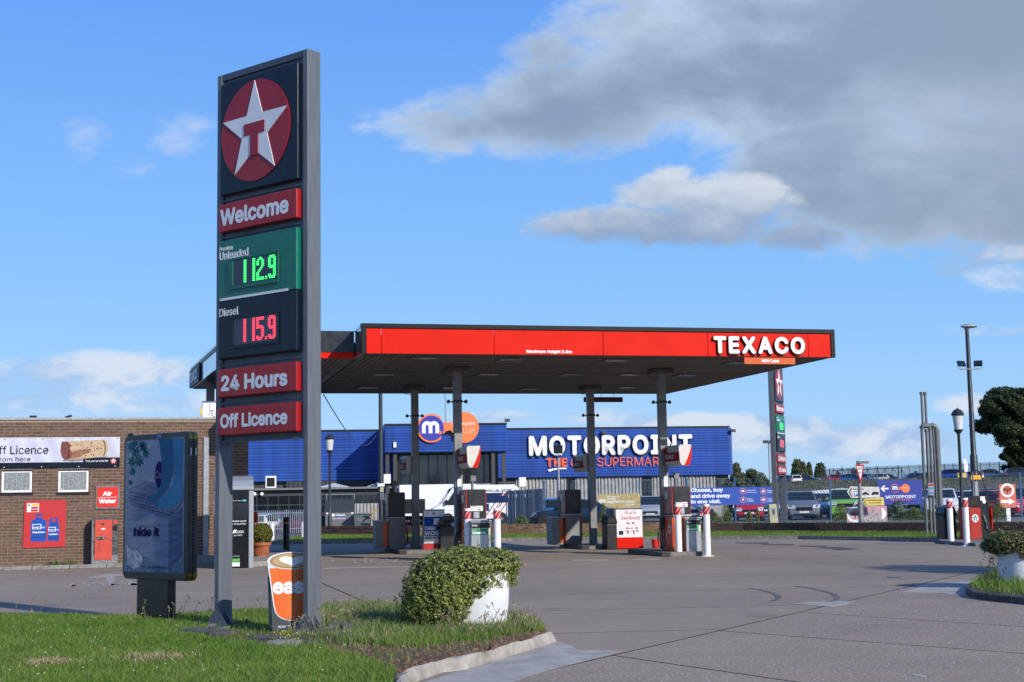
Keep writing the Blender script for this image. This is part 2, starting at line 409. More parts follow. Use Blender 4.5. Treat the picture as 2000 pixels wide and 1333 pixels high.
def slab(p, m):
    q = p
    for i in range(len(p)):
        q = clipp(q, p[i], p[(i+1) % len(p)], .016)
        if len(q) < 3: return
    MB().pxy(q, -.011, 0.0, 0, 1).build('slab', [m, JOINT], gr)
for p in bp: slab(p, SLAB)
for p in fp: slab(p, SLABN)
# wide terrain: lower yard to the left, rising bank with a second car park to the right
def hgt(x, y):
    s = lambda t: max(0, min(1, t))**2*(3-2*max(0, min(1, t)))
    z = -.06
    z -= .68*s((y-66)/26)*s((-x-(y-60)*.02)/9)
    if y > 63: z += .20*s((y-63)/3)*s((x+1)/4)
    r = s((x-20)/8)
    z += r*(2.6*s((y-104)/34)+.5*s((y-185)/60))
    if y > 400: z -= (y-400)*.002
    return z
xs = [-3000, -1200, -500, -250]+[-150+i*6 for i in range(51)]+[250, 500, 1200, 3000]; ys = [-1500, -300, -60, -10, 4, 20, 40]+[58+i*4 for i in range(50)]+[300, 340, 400, 600, 1200, 3500]
mb = MB(); mb.v = [(x, y, (hgt(x, y) if not (-46 < x < 46 and 3 < y < 57) else -.07)) for y in ys for x in xs]
nx = len(xs); mb.f = [(j*nx+i, j*nx+i+1, (j+1)*nx+i+1, (j+1)*nx+i) for j in range(len(ys)-1) for i in range(nx-1)]; mb.m = [0]*len(mb.f)
mb.build('ground', FARG, kind='structure', smooth=True)

# painted marks and pale repairs, thin sheets just above the slabs
PAINT = mat('worn road paint', (.46, .43, .40), .8, c2=(.36, .325, .29), scale=9)
def sheet(pts, name, m, z=.004, t=.003):
    o = MB().pxy([g2(x, y) for x, y in pts], z-t, z).build(name, m); tag(o, kind='structure'); return o
sheet([(770, 1352), (905, 1309), (1015, 1278), (1088, 1254), (1118, 1262), (1128, 1271), (1215, 1272), (1150, 1290), (1040, 1318), (950, 1352)], 'concrete_patch', mat('fresh concrete', (.43, .405, .36), .88, var=.12, scale=3, bump=.5, bscale=80))
sheet([(1545, 1180), (1590, 1176), (1670, 1175), (1655, 1181), (1625, 1186)], 'concrete_patch', MATS['fresh concrete'])
sheet([(1760, 1158), (1795, 1148), (1785, 1143), (1900, 1135), (1926, 1138), (1915, 1152), (1880, 1164), (1830, 1159)], 'concrete_patch', MATS['fresh concrete'])
sheet([(1778, 1318), (1790, 1317), (1810, 1321), (1800, 1323), (1784, 1321)], 'concrete_patch', MATS['fresh concrete'], z=.004)
DARKP = mat('tarmac repair', (.075, .075, .08), .85, var=.1)
for a in ([(1436, 1060), (1500, 1060), (1502, 1062.5), (1438, 1062)], [(1484, 1063), (1552, 1063), (1550, 1065.5), (1490, 1065)], [(1560, 1066), (1618, 1067), (1612, 1069), (1562, 1068)], [(1596, 1070), (1640, 1069), (1682, 1073), (1640, 1075.5)]): sheet(a, 'tarmac_patch', DARKP)
sheet([(1731, 1127), (1757, 1127.5), (1760, 1129.5), (1736, 1129.5)], 'drain_slot', BLACK, z=.005)
for a in ([(1117, 1094), (1186, 1093.5), (1190, 1095.5), (1118, 1096)], [(1233, 1093), (1288, 1092), (1292, 1094), (1236, 1095)], [(628, 1109.5), (800, 1106), (800, 1107.5), (628, 1111.5)], [(1000, 1092), (1012, 1092), (1014, 1094), (1000, 1094)]): sheet(a, 'painted_line', PAINT)
def ground_text(body, pa, pb, pc, pd, bold=.02, name='painted_lettering'):
    """pa..pd: pixels of bottom-left, bottom-right, top-right, top-left on the ground"""
    q = [g2(*p) for p in (pa, pb, pc, pd)]; vs, fs, bd = glyphs(body, bold); xs_ = [v[0] for v in vs]; ys_ = [v[1] for v in vs]
    a, b, c, d = min(xs_), max(xs_), min(ys_), max(ys_); P = []
    for v in vs:
        s_, t_ = (v[0]-a)/(b-a), (v[1]-c)/(d-c)
        P.append(tuple((q[0][i]*(1-s_)+q[1][i]*s_)*(1-t_)+(q[3][i]*(1-s_)+q[2][i]*s_)*t_ for i in (0, 1))+(.0045+v[2],))
    m = MB(); m.add(P, fs); return tag(m.build(name, PAINT), kind='structure')
ground_text('NO', (590, 1100), (656, 1098), (652, 1091), (588, 1093))
ground_text('HGVs', (692, 1101), (806, 1099), (800, 1091.5), (688, 1093.5))
ground_text('PARK', (133, 1147), (283, 1143), (283, 1135), (140, 1138))
sheet([(172, 1129), (210, 1121), (255, 1123), (222, 1126.5), (226, 1137), (208, 1137), (206, 1127.5)], 'painted_arrow', PAINT)
TYRE = mat('tyre rub', (.165, .138, .12), .9, var=.2)
for cx_, ry_, rr_ in ((3.6, 23.2, 1.35), (4.35, 23.3, 1.7)):
    m = MB(); n = 22; P = [(cx_+rr_*.42*sin(t), ry_+rr_*1.35*cos(t)) for t in [(.25+.62*i/n)*pi for i in range(n+1)]]
    for k in range(n):
        w_ = .045; m.add([(P[k][0]-w_, P[k][1], .004), (P[k][0]+w_, P[k][1], .004), (P[k+1][0]+w_, P[k+1][1], .004), (P[k+1][0]-w_, P[k+1][1], .004)], [(0, 1, 2, 3)])
    tag(m.build('tyre_mark', TYRE), kind='structure')

# ------------------------------------------------------------------ foliage helpers
def leafmat(name, c1, c2, c3, isl=.35, tr=.35):
    m = bpy.data.materials.new(name); m.use_nodes = True; t = m.node_tree; NX.nt = t; b = t.nodes['Principled BSDF']
    b.inputs['Roughness'].default_value = .5; b.inputs['Specular IOR Level'].default_value = .35
    g = t.nodes.new('ShaderNodeNewGeometry'); r = NX(g.outputs['Random Per Island']); n = xnoise(g.outputs['Position'], 1.6, 4, .6); n_2 = xnoise(g.outputs['Position'], .45, 3, .5)
    c = cmix(sstep((n-.5)*1.2+(r-.5)*.8, -.35, .35), c1, c2); c = cmix(sstep(r*.7+n_2*.75, .74, 1.02), c, c3)
    hs = t.nodes.new('ShaderNodeHueSaturation'); t.links.new(c, hs.inputs['Color']); r2 = NX.op('FRACT', r*17.3); t.links.new((r2*isl*2+(1-isl)).s, hs.inputs['Value'])
    t.links.new(hs.outputs[0], b.inputs['Base Color'])
    tl = t.nodes.new('ShaderNodeBsdfTranslucent'); t.links.new(hs.outputs[0], tl.inputs[0]); mx = t.nodes.new('ShaderNodeMixShader'); mx.inputs[0].default_value = tr
    t.links.new(b.outputs[0], mx.inputs[1]); t.links.new(tl.outputs[0], mx.inputs[2]); t.links.new(mx.outputs[0], t.nodes['Material Output'].inputs[0]); return m
GRASSM = leafmat('grass blades', (.160, .285, .035), (.088, .185, .022), (.27, .30, .08), .38, .45)
LONGG = leafmat('rough grass', (.18, .26, .07), (.09, .165, .045), (.42, .36, .18), .4, .4)
STALK = leafmat('dry stalks', (.36, .29, .16), (.24, .20, .10), (.42, .34, .2), .3, .2)
IVY = leafmat('ivy leaves', (.23, .28, .06), (.070, .115, .026), (.36, .35, .13), .6, .26)
IVYR = leafmat('ivy leaves dark', (.12, .17, .06), (.07, .11, .035), (.22, .15, .07), .4, .3)
TREEL = leafmat('tree leaves', (.038, .062, .018), (.020, .036, .010), (.06, .08, .025), .35, .2)
SHRUBL = leafmat('shrub leaves', (.085, .12, .045), (.045, .07, .028), (.16, .15, .07), .4, .25)
WEEDL = leafmat('weed leaves', (.14, .21, .05), (.075, .125, .03), (.22, .2, .08), .35, .3)
BARK = mat('bark', (.09, .07, .055), .9, var=.25, scale=12)
def fast_mesh(name, V, F, material, parent=None, mi=None):
    V = np.asarray(V, dtype=np.float32); F = np.asarray(F, dtype=np.int32); k = F.shape[1]; me = bpy.data.meshes.new(name)
    me.vertices.add(len(V)); me.vertices.foreach_set('co', V.ravel()); me.loops.add(F.size); me.loops.foreach_set('vertex_index', F.ravel())
    me.polygons.add(len(F)); me.polygons.foreach_set('loop_start', np.arange(0, F.size, k, dtype=np.int32))
    try: me.polygons.foreach_set('loop_total', np.full(len(F), k, dtype=np.int32))
    except Exception: pass
    for m in (material if isinstance(material, (list, tuple)) else [material]): me.materials.append(m)
    if mi is not None: me.polygons.foreach_set('material_index', mi)
    me.update(calc_edges=True); o = bpy.data.objects.new(name, me); COL.objects.link(o)
    if parent: o.parent = parent
    return o
def blades(P, h, w, lean=.5):
    """one bent tapering blade (two quads' worth in triangles) per point"""
    n = len(P); th = rng.uniform(0, 2*pi, n); la = rng.uniform(0, 2*pi, n); l = rng.uniform(.05, lean, n)*h
    d = np.stack([np.cos(th), np.sin(th), np.zeros(n)], 1)*(w/2)[:, None]; L = np.stack([np.cos(la), np.sin(la), np.zeros(n)], 1)*l[:, None]; U = np.zeros((n, 3)); U[:, 2] = h
    a, b = P-d, P+d; mid = P+U*.55+L*.35; c, e = mid-d*.75, mid+d*.75; tip = P+U*rng.uniform(.85, 1, n)[:, None]+L
    V = np.stack([a, b, e, c, tip], 1).reshape(-1, 3); i = np.arange(n)*5
    F = np.concatenate([np.stack([i, i+1, i+2], 1), np.stack([i, i+2, i+3], 1), np.stack([i+3, i+2, i+4], 1)])
    return V, F
def leaves(P, N, size, fold=.25, flop=.7):
    """small pointed leaves (two triangles each) at P, facing roughly N"""
    n = len(P); N = N+rng.normal(0, flop, (n, 3)); N /= np.linalg.norm(N, axis=1)[:, None]
    T = rng.normal(0, 1, (n, 3)); T[:, 2] -= .6; T -= N*(T*N).sum(1)[:, None]; T /= np.linalg.norm(T, axis=1)[:, None]+1e-9; B = np.cross(N, T)
    s = (size*rng.uniform(.6, 1.25, n))[:, None]
    V = np.stack([P-T*s*.5, P+B*s*.38+N*s*fold*.3, P+T*s*.6, P-B*s*.38+N*s*fold*.3], 1).reshape(-1, 3); i = np.arange(n)*4
    return V, np.concatenate([np.stack([i, i+1, i+2], 1), np.stack([i, i+2, i+3], 1)])
def inpoly(X, Y, poly):
    r = np.zeros(len(X), bool)
    for (x0, y0), (x1, y1) in zip(poly, poly[1:]+poly[:1]):
        c = (y0 > Y) != (y1 > Y); r ^= c & (X < (x1-x0)*(Y-y0)/((y1-y0) or 1e-9)+x0)
    return r
def pnoise(X, Y, s=1.0, seed=0):
    r = np.random.default_rng(seed); o = np.zeros(len(X))
    for k in range(10):
        a = r.uniform(0, 2*pi); f = s*r.uniform(.6, 3.2); o += np.sin((X*cos(a)+Y*sin(a))*f*2+r.uniform(0, 6))/(.6+f/s)
    return o/5
def scatter(poly, n, dens=None):
    x = [p[0] for p in poly]; y = [p[1] for p in poly]; X = rng.uniform(min(x), max(x), n*4); Y = rng.uniform(min(y), max(y), n*4); k = inpoly(X, Y, poly); X, Y = X[k], Y[k]
    if dens is not None: k = rng.uniform(0, 1, len(X)) < dens(X, Y); X, Y = X[k], Y[k]
    return X[:n], Y[:n]
def ellip_surface(cs, n, zmin=.02, shell=.16):
    """points on the outside of a union of ellipsoids ((cx,cy,cz,rx,ry,rz)...)"""
    cs = np.array(cs, float); ar = cs[:, 3]*cs[:, 4]+cs[:, 4]*cs[:, 5]+cs[:, 3]*cs[:, 5]; PP, NN = [], []
    for c, a in zip(cs, ar/ar.sum()):
        m = int(n*a*1.7); d = rng.normal(0, 1, (m, 3)); d /= np.linalg.norm(d, axis=1)[:, None]
        lump = 1+.07*np.sin(d[:, 0]*9+c[0]*5)*np.sin(d[:, 1]*8+c[1])*np.sin(d[:, 2]*9+1)*2; r = (1-shell*rng.uniform(0, 1, m)**2)*lump
        P = c[:3]+d*c[3:]*r[:, None]; N = d/c[3:]; N /= np.linalg.norm(N, axis=1)[:, None]; ok = P[:, 2] > zmin
        for q in cs:
            if q is c: continue
            if not np.array_equal(q, c): ok &= (((P-q[:3])/q[3:])**2).sum(1) > (1-shell)**2
        PP.append(P[ok]); NN.append(N[ok])
    return np.concatenate(PP)[:], np.concatenate(NN)[:]
def core(cs, k=.82, seg=14):
    mb = MB()
    for c in cs:
        mb2 = []; rings = 8
        prof = [(sin(pi*i/rings)*k, -cos(pi*i/rings)*k) for i in range(rings+1)]; n0 = len(mb.v); vs = []
        for r, z in prof:
            for i in range(seg): t = 2*pi*i/seg; vs.append((c[0]+c[3]*r*cos(t), c[1]+c[4]*r*sin(t), max(.01, c[2]+c[5]*z)))
        mb.add(vs, [(j*seg+i, j*seg+(i+1) % seg, (j+1)*seg+(i+1) % seg, (j+1)*seg+i) for j in range(rings) for i in range(seg)])
    return mb
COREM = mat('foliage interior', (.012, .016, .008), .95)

# ------------------------------------------------------------------ foreground verge
outer = [(-420, 1211), (0, 1209), (260, 1214), (420, 1206), (640, 1196), (780, 1191), (900, 1197), (1000, 1212), (1055, 1228), (1068, 1238), (1004, 1258), (966, 1268), (915, 1285), (822, 1301), (775, 1316), (772, 1345), (740, 1500), (-700, 1500)]
VZ = .05
vpoly = [g2(x, y) for x, y in outer]
vg = MB().pxy(vpoly, -.04, VZ).build('grass_verge', SOIL, kind='structure')
kerb_in = [(772, 1350), (772, 1335), (776, 1318), (800, 1307), (830, 1297), (870, 1288), (915, 1284), (966, 1268), (1003, 1257), (1064, 1238)]
kerb_out = [(800, 1352), (795, 1345), (800, 1336), (816, 1331), (850, 1319), (890, 1306), (930, 1297), (967, 1291), (1016, 1276), (1088, 1254)]
ki = [g2(x, y, .11) for x, y in kerb_in]; ko = [g2(x, y) for x, y in kerb_out]
m = MB(); n = 60
def rs(P, n):
    d = [0]
    for a, b in zip(P, P[1:]): d.append(d[-1]+math.dist(a, b))
    return [tuple(np.interp(t*d[-1]/(n-1), d, [p[i] for p in P]) for i in (0, 1)) for t in range(n)]
ki, ko = rs(ki, n), rs(ko, n); vs = []
for i in range(n):
    a, b = ki[i], ko[i]; w = .006*sin(i*1.3)+.008*sin(i*.47)
    for t, z in ((-.25, -.02), (-.02, .085+w), (.12, .112+w), (.45, .115+w), (.62, .095+w), (.80, .045), (.97, .0), (1.0, -.03)): vs.append((a[0]+(b[0]-a[0])*t, a[1]+(b[1]-a[1])*t, z))
mb = MB().add(vs, [(i*8+k, i*8+k+1, (i+1)*8+k+1, (i+1)*8+k) for i in range(n-1) for k in range(7)]+[tuple(range(7, -1, -1)), tuple((n-1)*8+k for k in range(8))])
KERBM = mat('hand laid kerb concrete', (.42, .385, .33), .88, var=.13, scale=6, bump=.7, bscale=60)
mb.build('kerb', KERBM, smooth=True, kind='structure')
soil_px = [(560, 1262), (640, 1268), (700, 1285), (745, 1300), (775, 1314), (830, 1297), (915, 1284), (1003, 1256), (1060, 1238), (1040, 1233), (1000, 1240), (930, 1252), (860, 1258), (780, 1268), (740, 1262), (690, 1258)]
soil = [g2(x, y, VZ) for x, y in soil_px]
X, Y = scatter(soil, 1500)
m = MB()
for x, y in zip(X, Y):
    r = random.choice([.008, .011, .015, .024])*random.uniform(.7, 1.3); v0 = [(x+r*1.2*cos(2*pi*i/5+r*90), y+r*sin(2*pi*i/5+r*90), VZ-.004) for i in range(5)]
    m.add(v0+[(x+random.uniform(-.4, .4)*r, y, VZ+r*random.uniform(.5, 1.1))], [(i, (i+1) % 5, 5) for i in range(5)])
tag(m.build('soil_clods', mat('clods', (.17, .105, .062), .95, var=.25, island=.35)), 'crumbled brown soil and small stones behind the pale kerb', 'soil', kind='stuff')
SO = g2(601.5, 1246); SL = g2(418.5, 1233); SANG = atan2(SO[1]-SL[1], SO[0]-SL[0])
base_pts = [g2(x, y, VZ) for x, y in [(395, 1238), (410, 1225), (520, 1232), (640, 1222), (690, 1222), (690, 1246), (640, 1268), (520, 1268), (470, 1255), (400, 1251)]]
def dens_short(X, Y):
    d = 1.0*np.ones(len(X)); d[inpoly(X, Y, soil)] = .06; d[inpoly(X, Y, base_pts)] = .10
    d *= np.clip(.9+pnoise(X, Y, 1.2, 3)*.5, .35, 1); return d
vp_vis = [g2(x, y) for x, y in [(-120, 1210), (0, 1209), (260, 1214), (420, 1206), (640, 1196), (780, 1191), (900, 1197), (1000, 1212), (1055, 1228), (1066, 1238), (1004, 1257), (966, 1267), (915, 1283), (822, 1299), (775, 1315), (768, 1345), (760, 1420), (-140, 1420)]]
X, Y = scatter(vp_vis, 170000, dens_short); n = len(X)
h = (.045+.045*np.clip(pnoise(X, Y, 1.0, 5)+.5, 0, 1.2))*rng.uniform(.6, 1.35, n)
rough_zone = [g2(x, y) for x, y in [(560, 1215), (640, 1196), (780, 1190), (1000, 1212), (1062, 1236), (960, 1255), (860, 1258), (700, 1275), (560, 1262)]]
V, F = blades(np.stack([X, Y, np.full(n, VZ-.005)], 1), h, rng.uniform(.005, .011, n), .9)
tag(fast_mesh('grass', V, F, GRASSM), 'short mown green grass of the verge in front of the price sign', 'grass', kind='stuff')
m = MB()
for _ in range(110):
    x, y = random.uniform(-8, -.5), random.uniform(12.6, 20)
    if inpoly(np.array([x]), np.array([y]), vp_vis)[0]:
        z = VZ+random.uniform(.05, .09); r = .007; m.add([(x+r*cos(2*pi*i/6), y+r*sin(2*pi*i/6), z) for i in range(6)]+[(x, y, z+.008)], [(i, (i+1) % 6, 6) for i in range(6)])
tag(m.build('clover_flowers', OFFW), 'tiny white clover heads dotted through the mown grass', 'flowers', kind='stuff')
for cx_, cy_, w__, lb in ((298, 1292, .20, 'tuft of dry straw coloured grass in the lawn, mid left'), (95, 1303, .12, 'small dead patch of straw in the lawn at the far left')):
    q = g2(cx_, cy_, VZ); n = 380; P_ = np.stack([rng.normal(q[0], w__, n), rng.normal(q[1], w__*.6, n), np.full(n, VZ)], 1); V, F = blades(P_, rng.uniform(.05, .12, n), rng.uniform(.006, .012, n), 1.2); tag(fast_mesh('dry_grass', V, F, STALK), lb, 'grass', kind='stuff')
X, Y = scatter(rough_zone, 13000, lambda X, Y: np.where(inpoly(X, Y, soil), .10, 1.0)*np.where(inpoly(X, Y, base_pts), .06, 1.0)*np.clip(.55+pnoise(X, Y, 1.6, 8), .03, 1)); n = len(X)
V, F = blades(np.stack([X, Y, np.full(n, VZ-.005)], 1), rng.uniform(.07, .22, n)*np.clip(.8+pnoise(X, Y, 1.5, 8)*.6, .4, 1.3), rng.uniform(.006, .012, n), .9)
tag(fast_mesh('rough_grass', V, F, LONGG), 'long unmown grass around the sign foot and the white planter', 'grass', kind='stuff')
# seed stalks and umbels
def stalks(pts, hs, name, label, head=True, m=STALK):
    mb = MB()
    for (x, y, z), h in zip(pts, hs):
        lx, ly = random.uniform(-.35, .35)*h, random.uniform(-.25, .25)*h; P = [Vector((x+lx*t*t, y+ly*t*t, z+h*t)) for t in (0, .35, .7, 1)]
        for a, b, r0, r1 in zip(P, P[1:], (.0035, .003, .0025), (.003, .0025, .0018)): mb.tube(a, b, r0, r1, 3, cap=False)
        if head:
            for k in range(random.randint(2, 6)):
                q = P[-1]+Vector((random.uniform(-.03, .03), random.uniform(-.03, .03), random.uniform(-.05, .03))); mb.tube(P[-2].lerp(P[-1], .7), q, .002, .006, 3)
    return tag(mb.build(name, m), label, 'weeds', kind='stuff')
pp = []
for (a, b, n) in (((560, 1262), (690, 1240), 34), ((640, 1215), (800, 1215), 38), ((850, 1250), (1040, 1235), 46), ((400, 1212), (520, 1208), 16), ((250, 1222), (420, 1212), 16), ((0, 1212), (240, 1216), 8), ((995, 1225), (1050, 1232), 18)):
    for _ in range(n):
        t = random.random(); q = g2(a[0]+(b[0]-a[0])*t, a[1]+(b[1]-a[1])*t+random.uniform(-9, 9), VZ); pp.append((q[0], q[1], VZ))
stalks(pp, [random.uniform(.10, .34) for _ in pp], 'seed_stalks', 'dry seed stalks standing in the rough grass')
m = MB()
for _ in range(70):
    q = g2(random.gauss(560, 18), random.gauss(1262, 7), VZ); r = .006; z = VZ+random.uniform(.06, .16); x, y = q
    m.add([(x-r, y, z), (x, y-r, z), (x+r, y, z), (x, y+r, z), (x, y, z+r), (x, y, z-r)], [(0, 1, 4), (1, 2, 4), (2, 3, 4), (3, 0, 4), (1, 0, 5), (2, 1, 5), (3, 2, 5), (0, 3, 5)])
tag(m.build('yellow_flowers', mat('ragwort yellow', (.75, .6, .03), .6)), 'small yellow wild flowers below the coffee sign', 'flowers', kind='stuff')
for (cx_, cy_, w_, d_, h_) in ((555, 1262, .2, .13, .09),):
    q = g2(cx_, cy_, VZ); t = thing('stone', 'grey stone lying in the grass below the yellow flowers', 'stone', (q[0], q[1], VZ))
    MB().pxy([(w_*cos(a)*random.uniform(.8, 1.1), d_*sin(a)*random.uniform(.8, 1.1)) for a in [2*pi*i/9 for i in range(9)]], -.03, h_*.7).build('rock', CONCG, t, bevel=.03)

# ------------------------------------------------------------------ price sign
def price_sign(label, X, Y, ang, digits=('112.9', '115.9')):
    t = thing('price_sign', label, 'pole sign', (X, Y, 0), ang, 'tall fuel price signs'); HT = 7.215; Wd = 1.735; D = .22
    for x0, x1 in ((-Wd, -Wd+.085), (-.085, 0)):
        p = MB().box(x0, x1, 0, D, .05, HT).build('post', GREYPOST, t, bevel=.006)
        mb = MB(); xc = (x0+x1)/2
        mb.box(xc-.26, xc+.26, -.16, D+.16, .045, .07)
        for s in (-1, 1): mb.pxy([(xc+s*.043, D/2-.006), (xc+s*.043, D/2+.006), (xc+s*.2, D/2+.006), (xc+s*.2, D/2-.006)], .07, .071); mb.pxz([(xc+s*.043, .07), (xc+s*.043, .26), (xc+s*.21, .07)], D/2-.008, D/2+.008); mb.pxz([(xc+s*.043, .07), (xc+s*.043, .26), (xc+s*.21, .07)], .0, .014)
        for y0_, y1_ in ((-.14, 0), (D, D+.14)): mb.box(xc-.006, xc+.006, y0_, y1_, .07, .10)
        mb.build('base_plate', GREYPOST, p)
        for bx in (-.2, .2):
            for by in (-.11, D+.11): MB().tube((xc+bx, by, .07), (xc+bx, by, .135), .014, .014, 8).build('anchor_bolt', DARKG, p)
    if True:
        MB().box(.0005, .003, .05, .16, .62, .93).build('inspection_plate', GREYPOST, t)
    f = MB(); f.box(-Wd+.087, -.087, .004, D-.004, 7.13, HT-.002)
    f.build('top_rail', SIGNFRAME, t)
    f = MB(); f.box(-Wd+.087, -.087, .03, D-.03, 2.38, 7.129); f.build('sign_box', SIGNFRAME, t)
    f = MB()
    for x in (-Wd+.088, -.118): f.box(x, x+.03, .006, .03, 2.39, 7.125)
    for z in (2.385, 2.875, 3.365, 5.03, 5.515): f.box(-Wd+.12, -.12, .008, .03, z-.012, z+.012)
    f.build('frame_strips', SIGNFRAME, t)
    def cab(name, z0, z1, m, d=.065, x0=-1.62, x1=-.13):
        return MB().box(x0, x1, -d, .028, z0, z1).build(name, m, t, bevel=.014)
    a = cab('logo_panel', 5.575, 7.06, NAVY, .05)
    star_logo(a, -.915, 6.33, .66, -.052, (SIGNRED2, OFFW), .012)
    a = cab('welcome_panel', 5.085, 5.455, SIGNRED); text('Welcome', -1.585, -.27, 5.165, 5.385, OFFW, a, -.066, .0012, .031)
    MB().box(-1.62, -.13, -.065, .028, 4.192, 4.97).build('unleaded_panel', GREEN, t, bevel=.014)
    pan = kids_last('unleaded_panel'); text('Premium', -1.59, -1.335, 4.838, 4.895, OFFW, pan, -.066, .003, .012); text('Unleaded', -1.59, -1.03, 4.72, 4.825, OFFW, pan, -.066, .003, .02)
    MB().box(-1.58, -.28, -.0685, -.0655, 4.19, 4.222).build('divider_line', OFFW, pan)
    dp = MB().box(-1.62, -.13, -.065, .028, 3.44, 4.188).build('diesel_panel', NAVY, t, bevel=.014)
    text('Diesel', -1.59, -1.215, 3.985, 4.09, OFFW, dp, -.066, .003, .02)
    LCD = mat('led window', (.035, .04, .07), .2, var=.1)
    for par, z0, fm, lm, dg in ((pan, 4.31, mat('green bezel', (.0, .15, .09), .35), LEDG, digits[0]), (dp, 3.55, NAVY, LEDR, digits[1])):
        z1 = z0+.40
        fr = MB(); fr.box(-1.39, -.44, -.083, -.0655, z1-.02, z1); fr.box(-1.39, -.44, -.083, -.0655, z0, z0+.045); fr.box(-1.39, -1.31, -.083, -.0655, z0+.046, z1-.021); fr.box(-.47, -.44, -.083, -.0655, z0+.046, z1-.021)
        bz = fr.build('display_bezel', fm, par, bevel=.004)
        MB().box(-1.309, -.471, -.072, -.066, z0+.046, z1-.021).build('display_window', LCD, bz)
        led_digits(dg, -1.20, -.50, z0+.068, z1-.035, -.0725, lm, bz)
    a = cab('hours_panel', 2.945, 3.305, SIGNRED); text('24 Hours', -1.55, -.29, 3.02, 3.225, OFFW, a, -.066, .0012, .031)
    a = cab('licence_panel', 2.455, 2.815, SIGNRED); text('Off Licence', -1.56, -.29, 2.55, 2.735, OFFW, a, -.066, .0012, .031)
    return t
def kids_last(name):
    return [o for o in bpy.data.objects if o.name.split('.')[0] == name][-1]
GL = {'1': ['000011']*14,
 '2': ['001100', '011110']+['110011']*3+['000011', '000110', '001100', '011000', '110000', '110000', '110000', '111111', '111111'],
 '5': ['111111', '111111', '110000', '110000', '110000', '111110', '111111', '000011', '000011', '000011', '000011', '110011', '111110', '011100'],
 '9': ['011110', '111111', '110011', '110011', '110011', '110011', '111111', '011111', '000011', '000011', '000011', '110011', '111111', '011110']}
def led_digits(s, x0, x1, z0, z1, y, m, parent):
    units = sum(2.2 if c == '.' else 7.2 for c in s)-1.2; cw = (x1-x0)/units; ch = (z1-z0)/14; x = x0
    for c in s:
        mb = MB()
        if c == '.':
            for r_ in (12, 13): mb.box(x, x+cw*1.1, y-.003, y, z1-(r_+.85)*ch, z1-(r_+.15)*ch)
            mb.build('led_point', m, parent, kind='stuff'); x += cw*2.2; continue
        for r_, row in enumerate(GL[c]):
            i = 0
            while i < 6:
                if row[i] == '1':
                    j = i
                    while j < 6 and row[j] == '1': j += 1
                    mb.box(x+i*cw, x+j*cw, y-.003, y, z1-(r_+.80)*ch, z1-(r_+.20)*ch); i = j
                else: i += 1
        mb.build('led_digit', m, parent, kind='stuff'); x += cw*7.2
price_sign('tall grey price sign on two posts standing on the grass verge, closest to us', SO[0], SO[1], SANG)
q = G(1521, 1040); a2 = radians(66); price_sign('distant price sign seen almost edge on behind the forecourt, by the low wall', q.x+1.735*cos(a2), q.y+1.735*sin(a2), a2)
# stone footings of the near sign
for (cx_, cy_, lx, ly, rz_, lb) in ((403, 1241, .62, .30, -.5, 'flat dark paving slab under the left post of the price sign'), (562, 1252, .9, .30, -.55, 'dark slab under the coffee sign board'), (688, 1229, .62, .36, .2, 'tilted grey manhole slab right of the price sign')):
    q = g2(cx_, cy_, VZ); t = thing('footing_slab', lb, 'slab', (q[0], q[1], VZ-.02-(.035 if 'coffee' in lb else 0)), rz_, tilt=(0, .05))
    MB().pxy([(-lx/2, -ly/2), (lx*.42, -ly/2), (lx/2, -ly*.3), (lx*.46, ly/2), (-lx*.45, ly/2)], 0, .085).build('slab_block', mat('old slab', (.10, .10, .10), .9, var=.25, scale=9, bump=.5, bscale=50), t, bevel=.012)

# ------------------------------------------------------------------ illuminated poster case
pq = g2(340, 1217, .03); PA = radians(-43); PW = 1.27
t = thing('poster_case', 'free standing double sided advert case on a dark foot at the grass edge', 'advert case', (pq[0], pq[1], 0), PA)
pl_ = Plane(pq[0], pq[1], PA, y=-.06)
ptl = pl_(242, 850); ptr = pl_(368, 845); pbl = pl_(239, 1132); pbr = pl_(366, 1134)
x0, x1 = (ptl[0]+pbl[0])/2, (ptr[0]+pbr[0])/2; z1 = (ptl[1]+ptr[1])/2; z0 = (pbl[1]+pbr[1])/2
FRM = mat('dark brown case', (.026, .023, .022), .35, var=.1); BRASS = mat('worn brass', (.5, .34, .06), .35, metal=.7, var=.2, scale=14)
ll = pl_(270, 1200, 0)[0]; lr = pl_(331, 1200, 0)[0]
MB().box(ll, lr, -.03, .10, .0, z0+.01).build('foot', FRM, t, bevel=.01)
def rrect(a, b, c, d, r, n=6):
    P = []
    for cx_, cz_, s0 in ((b-r, d-r, 0), (a+r, d-r, .5), (a+r, c+r, 1), (b-r, c+r, 1.5)):
        P += [(cx_+r*cos((s0+.5*i/n)*pi), cz_+r*sin((s0+.5*i/n)*pi)) for i in range(n+1)]
    return P
case = MB().pxz(rrect(x0, x1, z0, z1, .10), -.06, .018).build('front_case', FRM, t, bevel=.012)
MB().pxz(rrect(x0+.006, x1-.006, z0+.006, z1-.006, .10), .024, .10).build('rear_case', FRM, t, bevel=.012)
for nm, yy0, yy1 in (('front', -.05, .012), ('rear', .03, .094)):
    for cz_, sgn in ((z1-.10, 1), (z0+.10, -1)):
        P = [(x1-.10+.104*cos(a), cz_+sgn*.104*sin(a)) for a in [pi/2*i/6 for i in range(7)]]+[(x1-.10+.08*cos(a), cz_+sgn*.08*sin(a)) for a in [pi/2*i/6 for i in range(6, -1, -1)]]
        MB().pxz(P, yy0, yy1).build('brass_corner', BRASS, t)
MB().box(x0+.05, x0+.13, -.04, .01, z1, z1+.035).build('top_lug', FRM, t, bevel=.008)
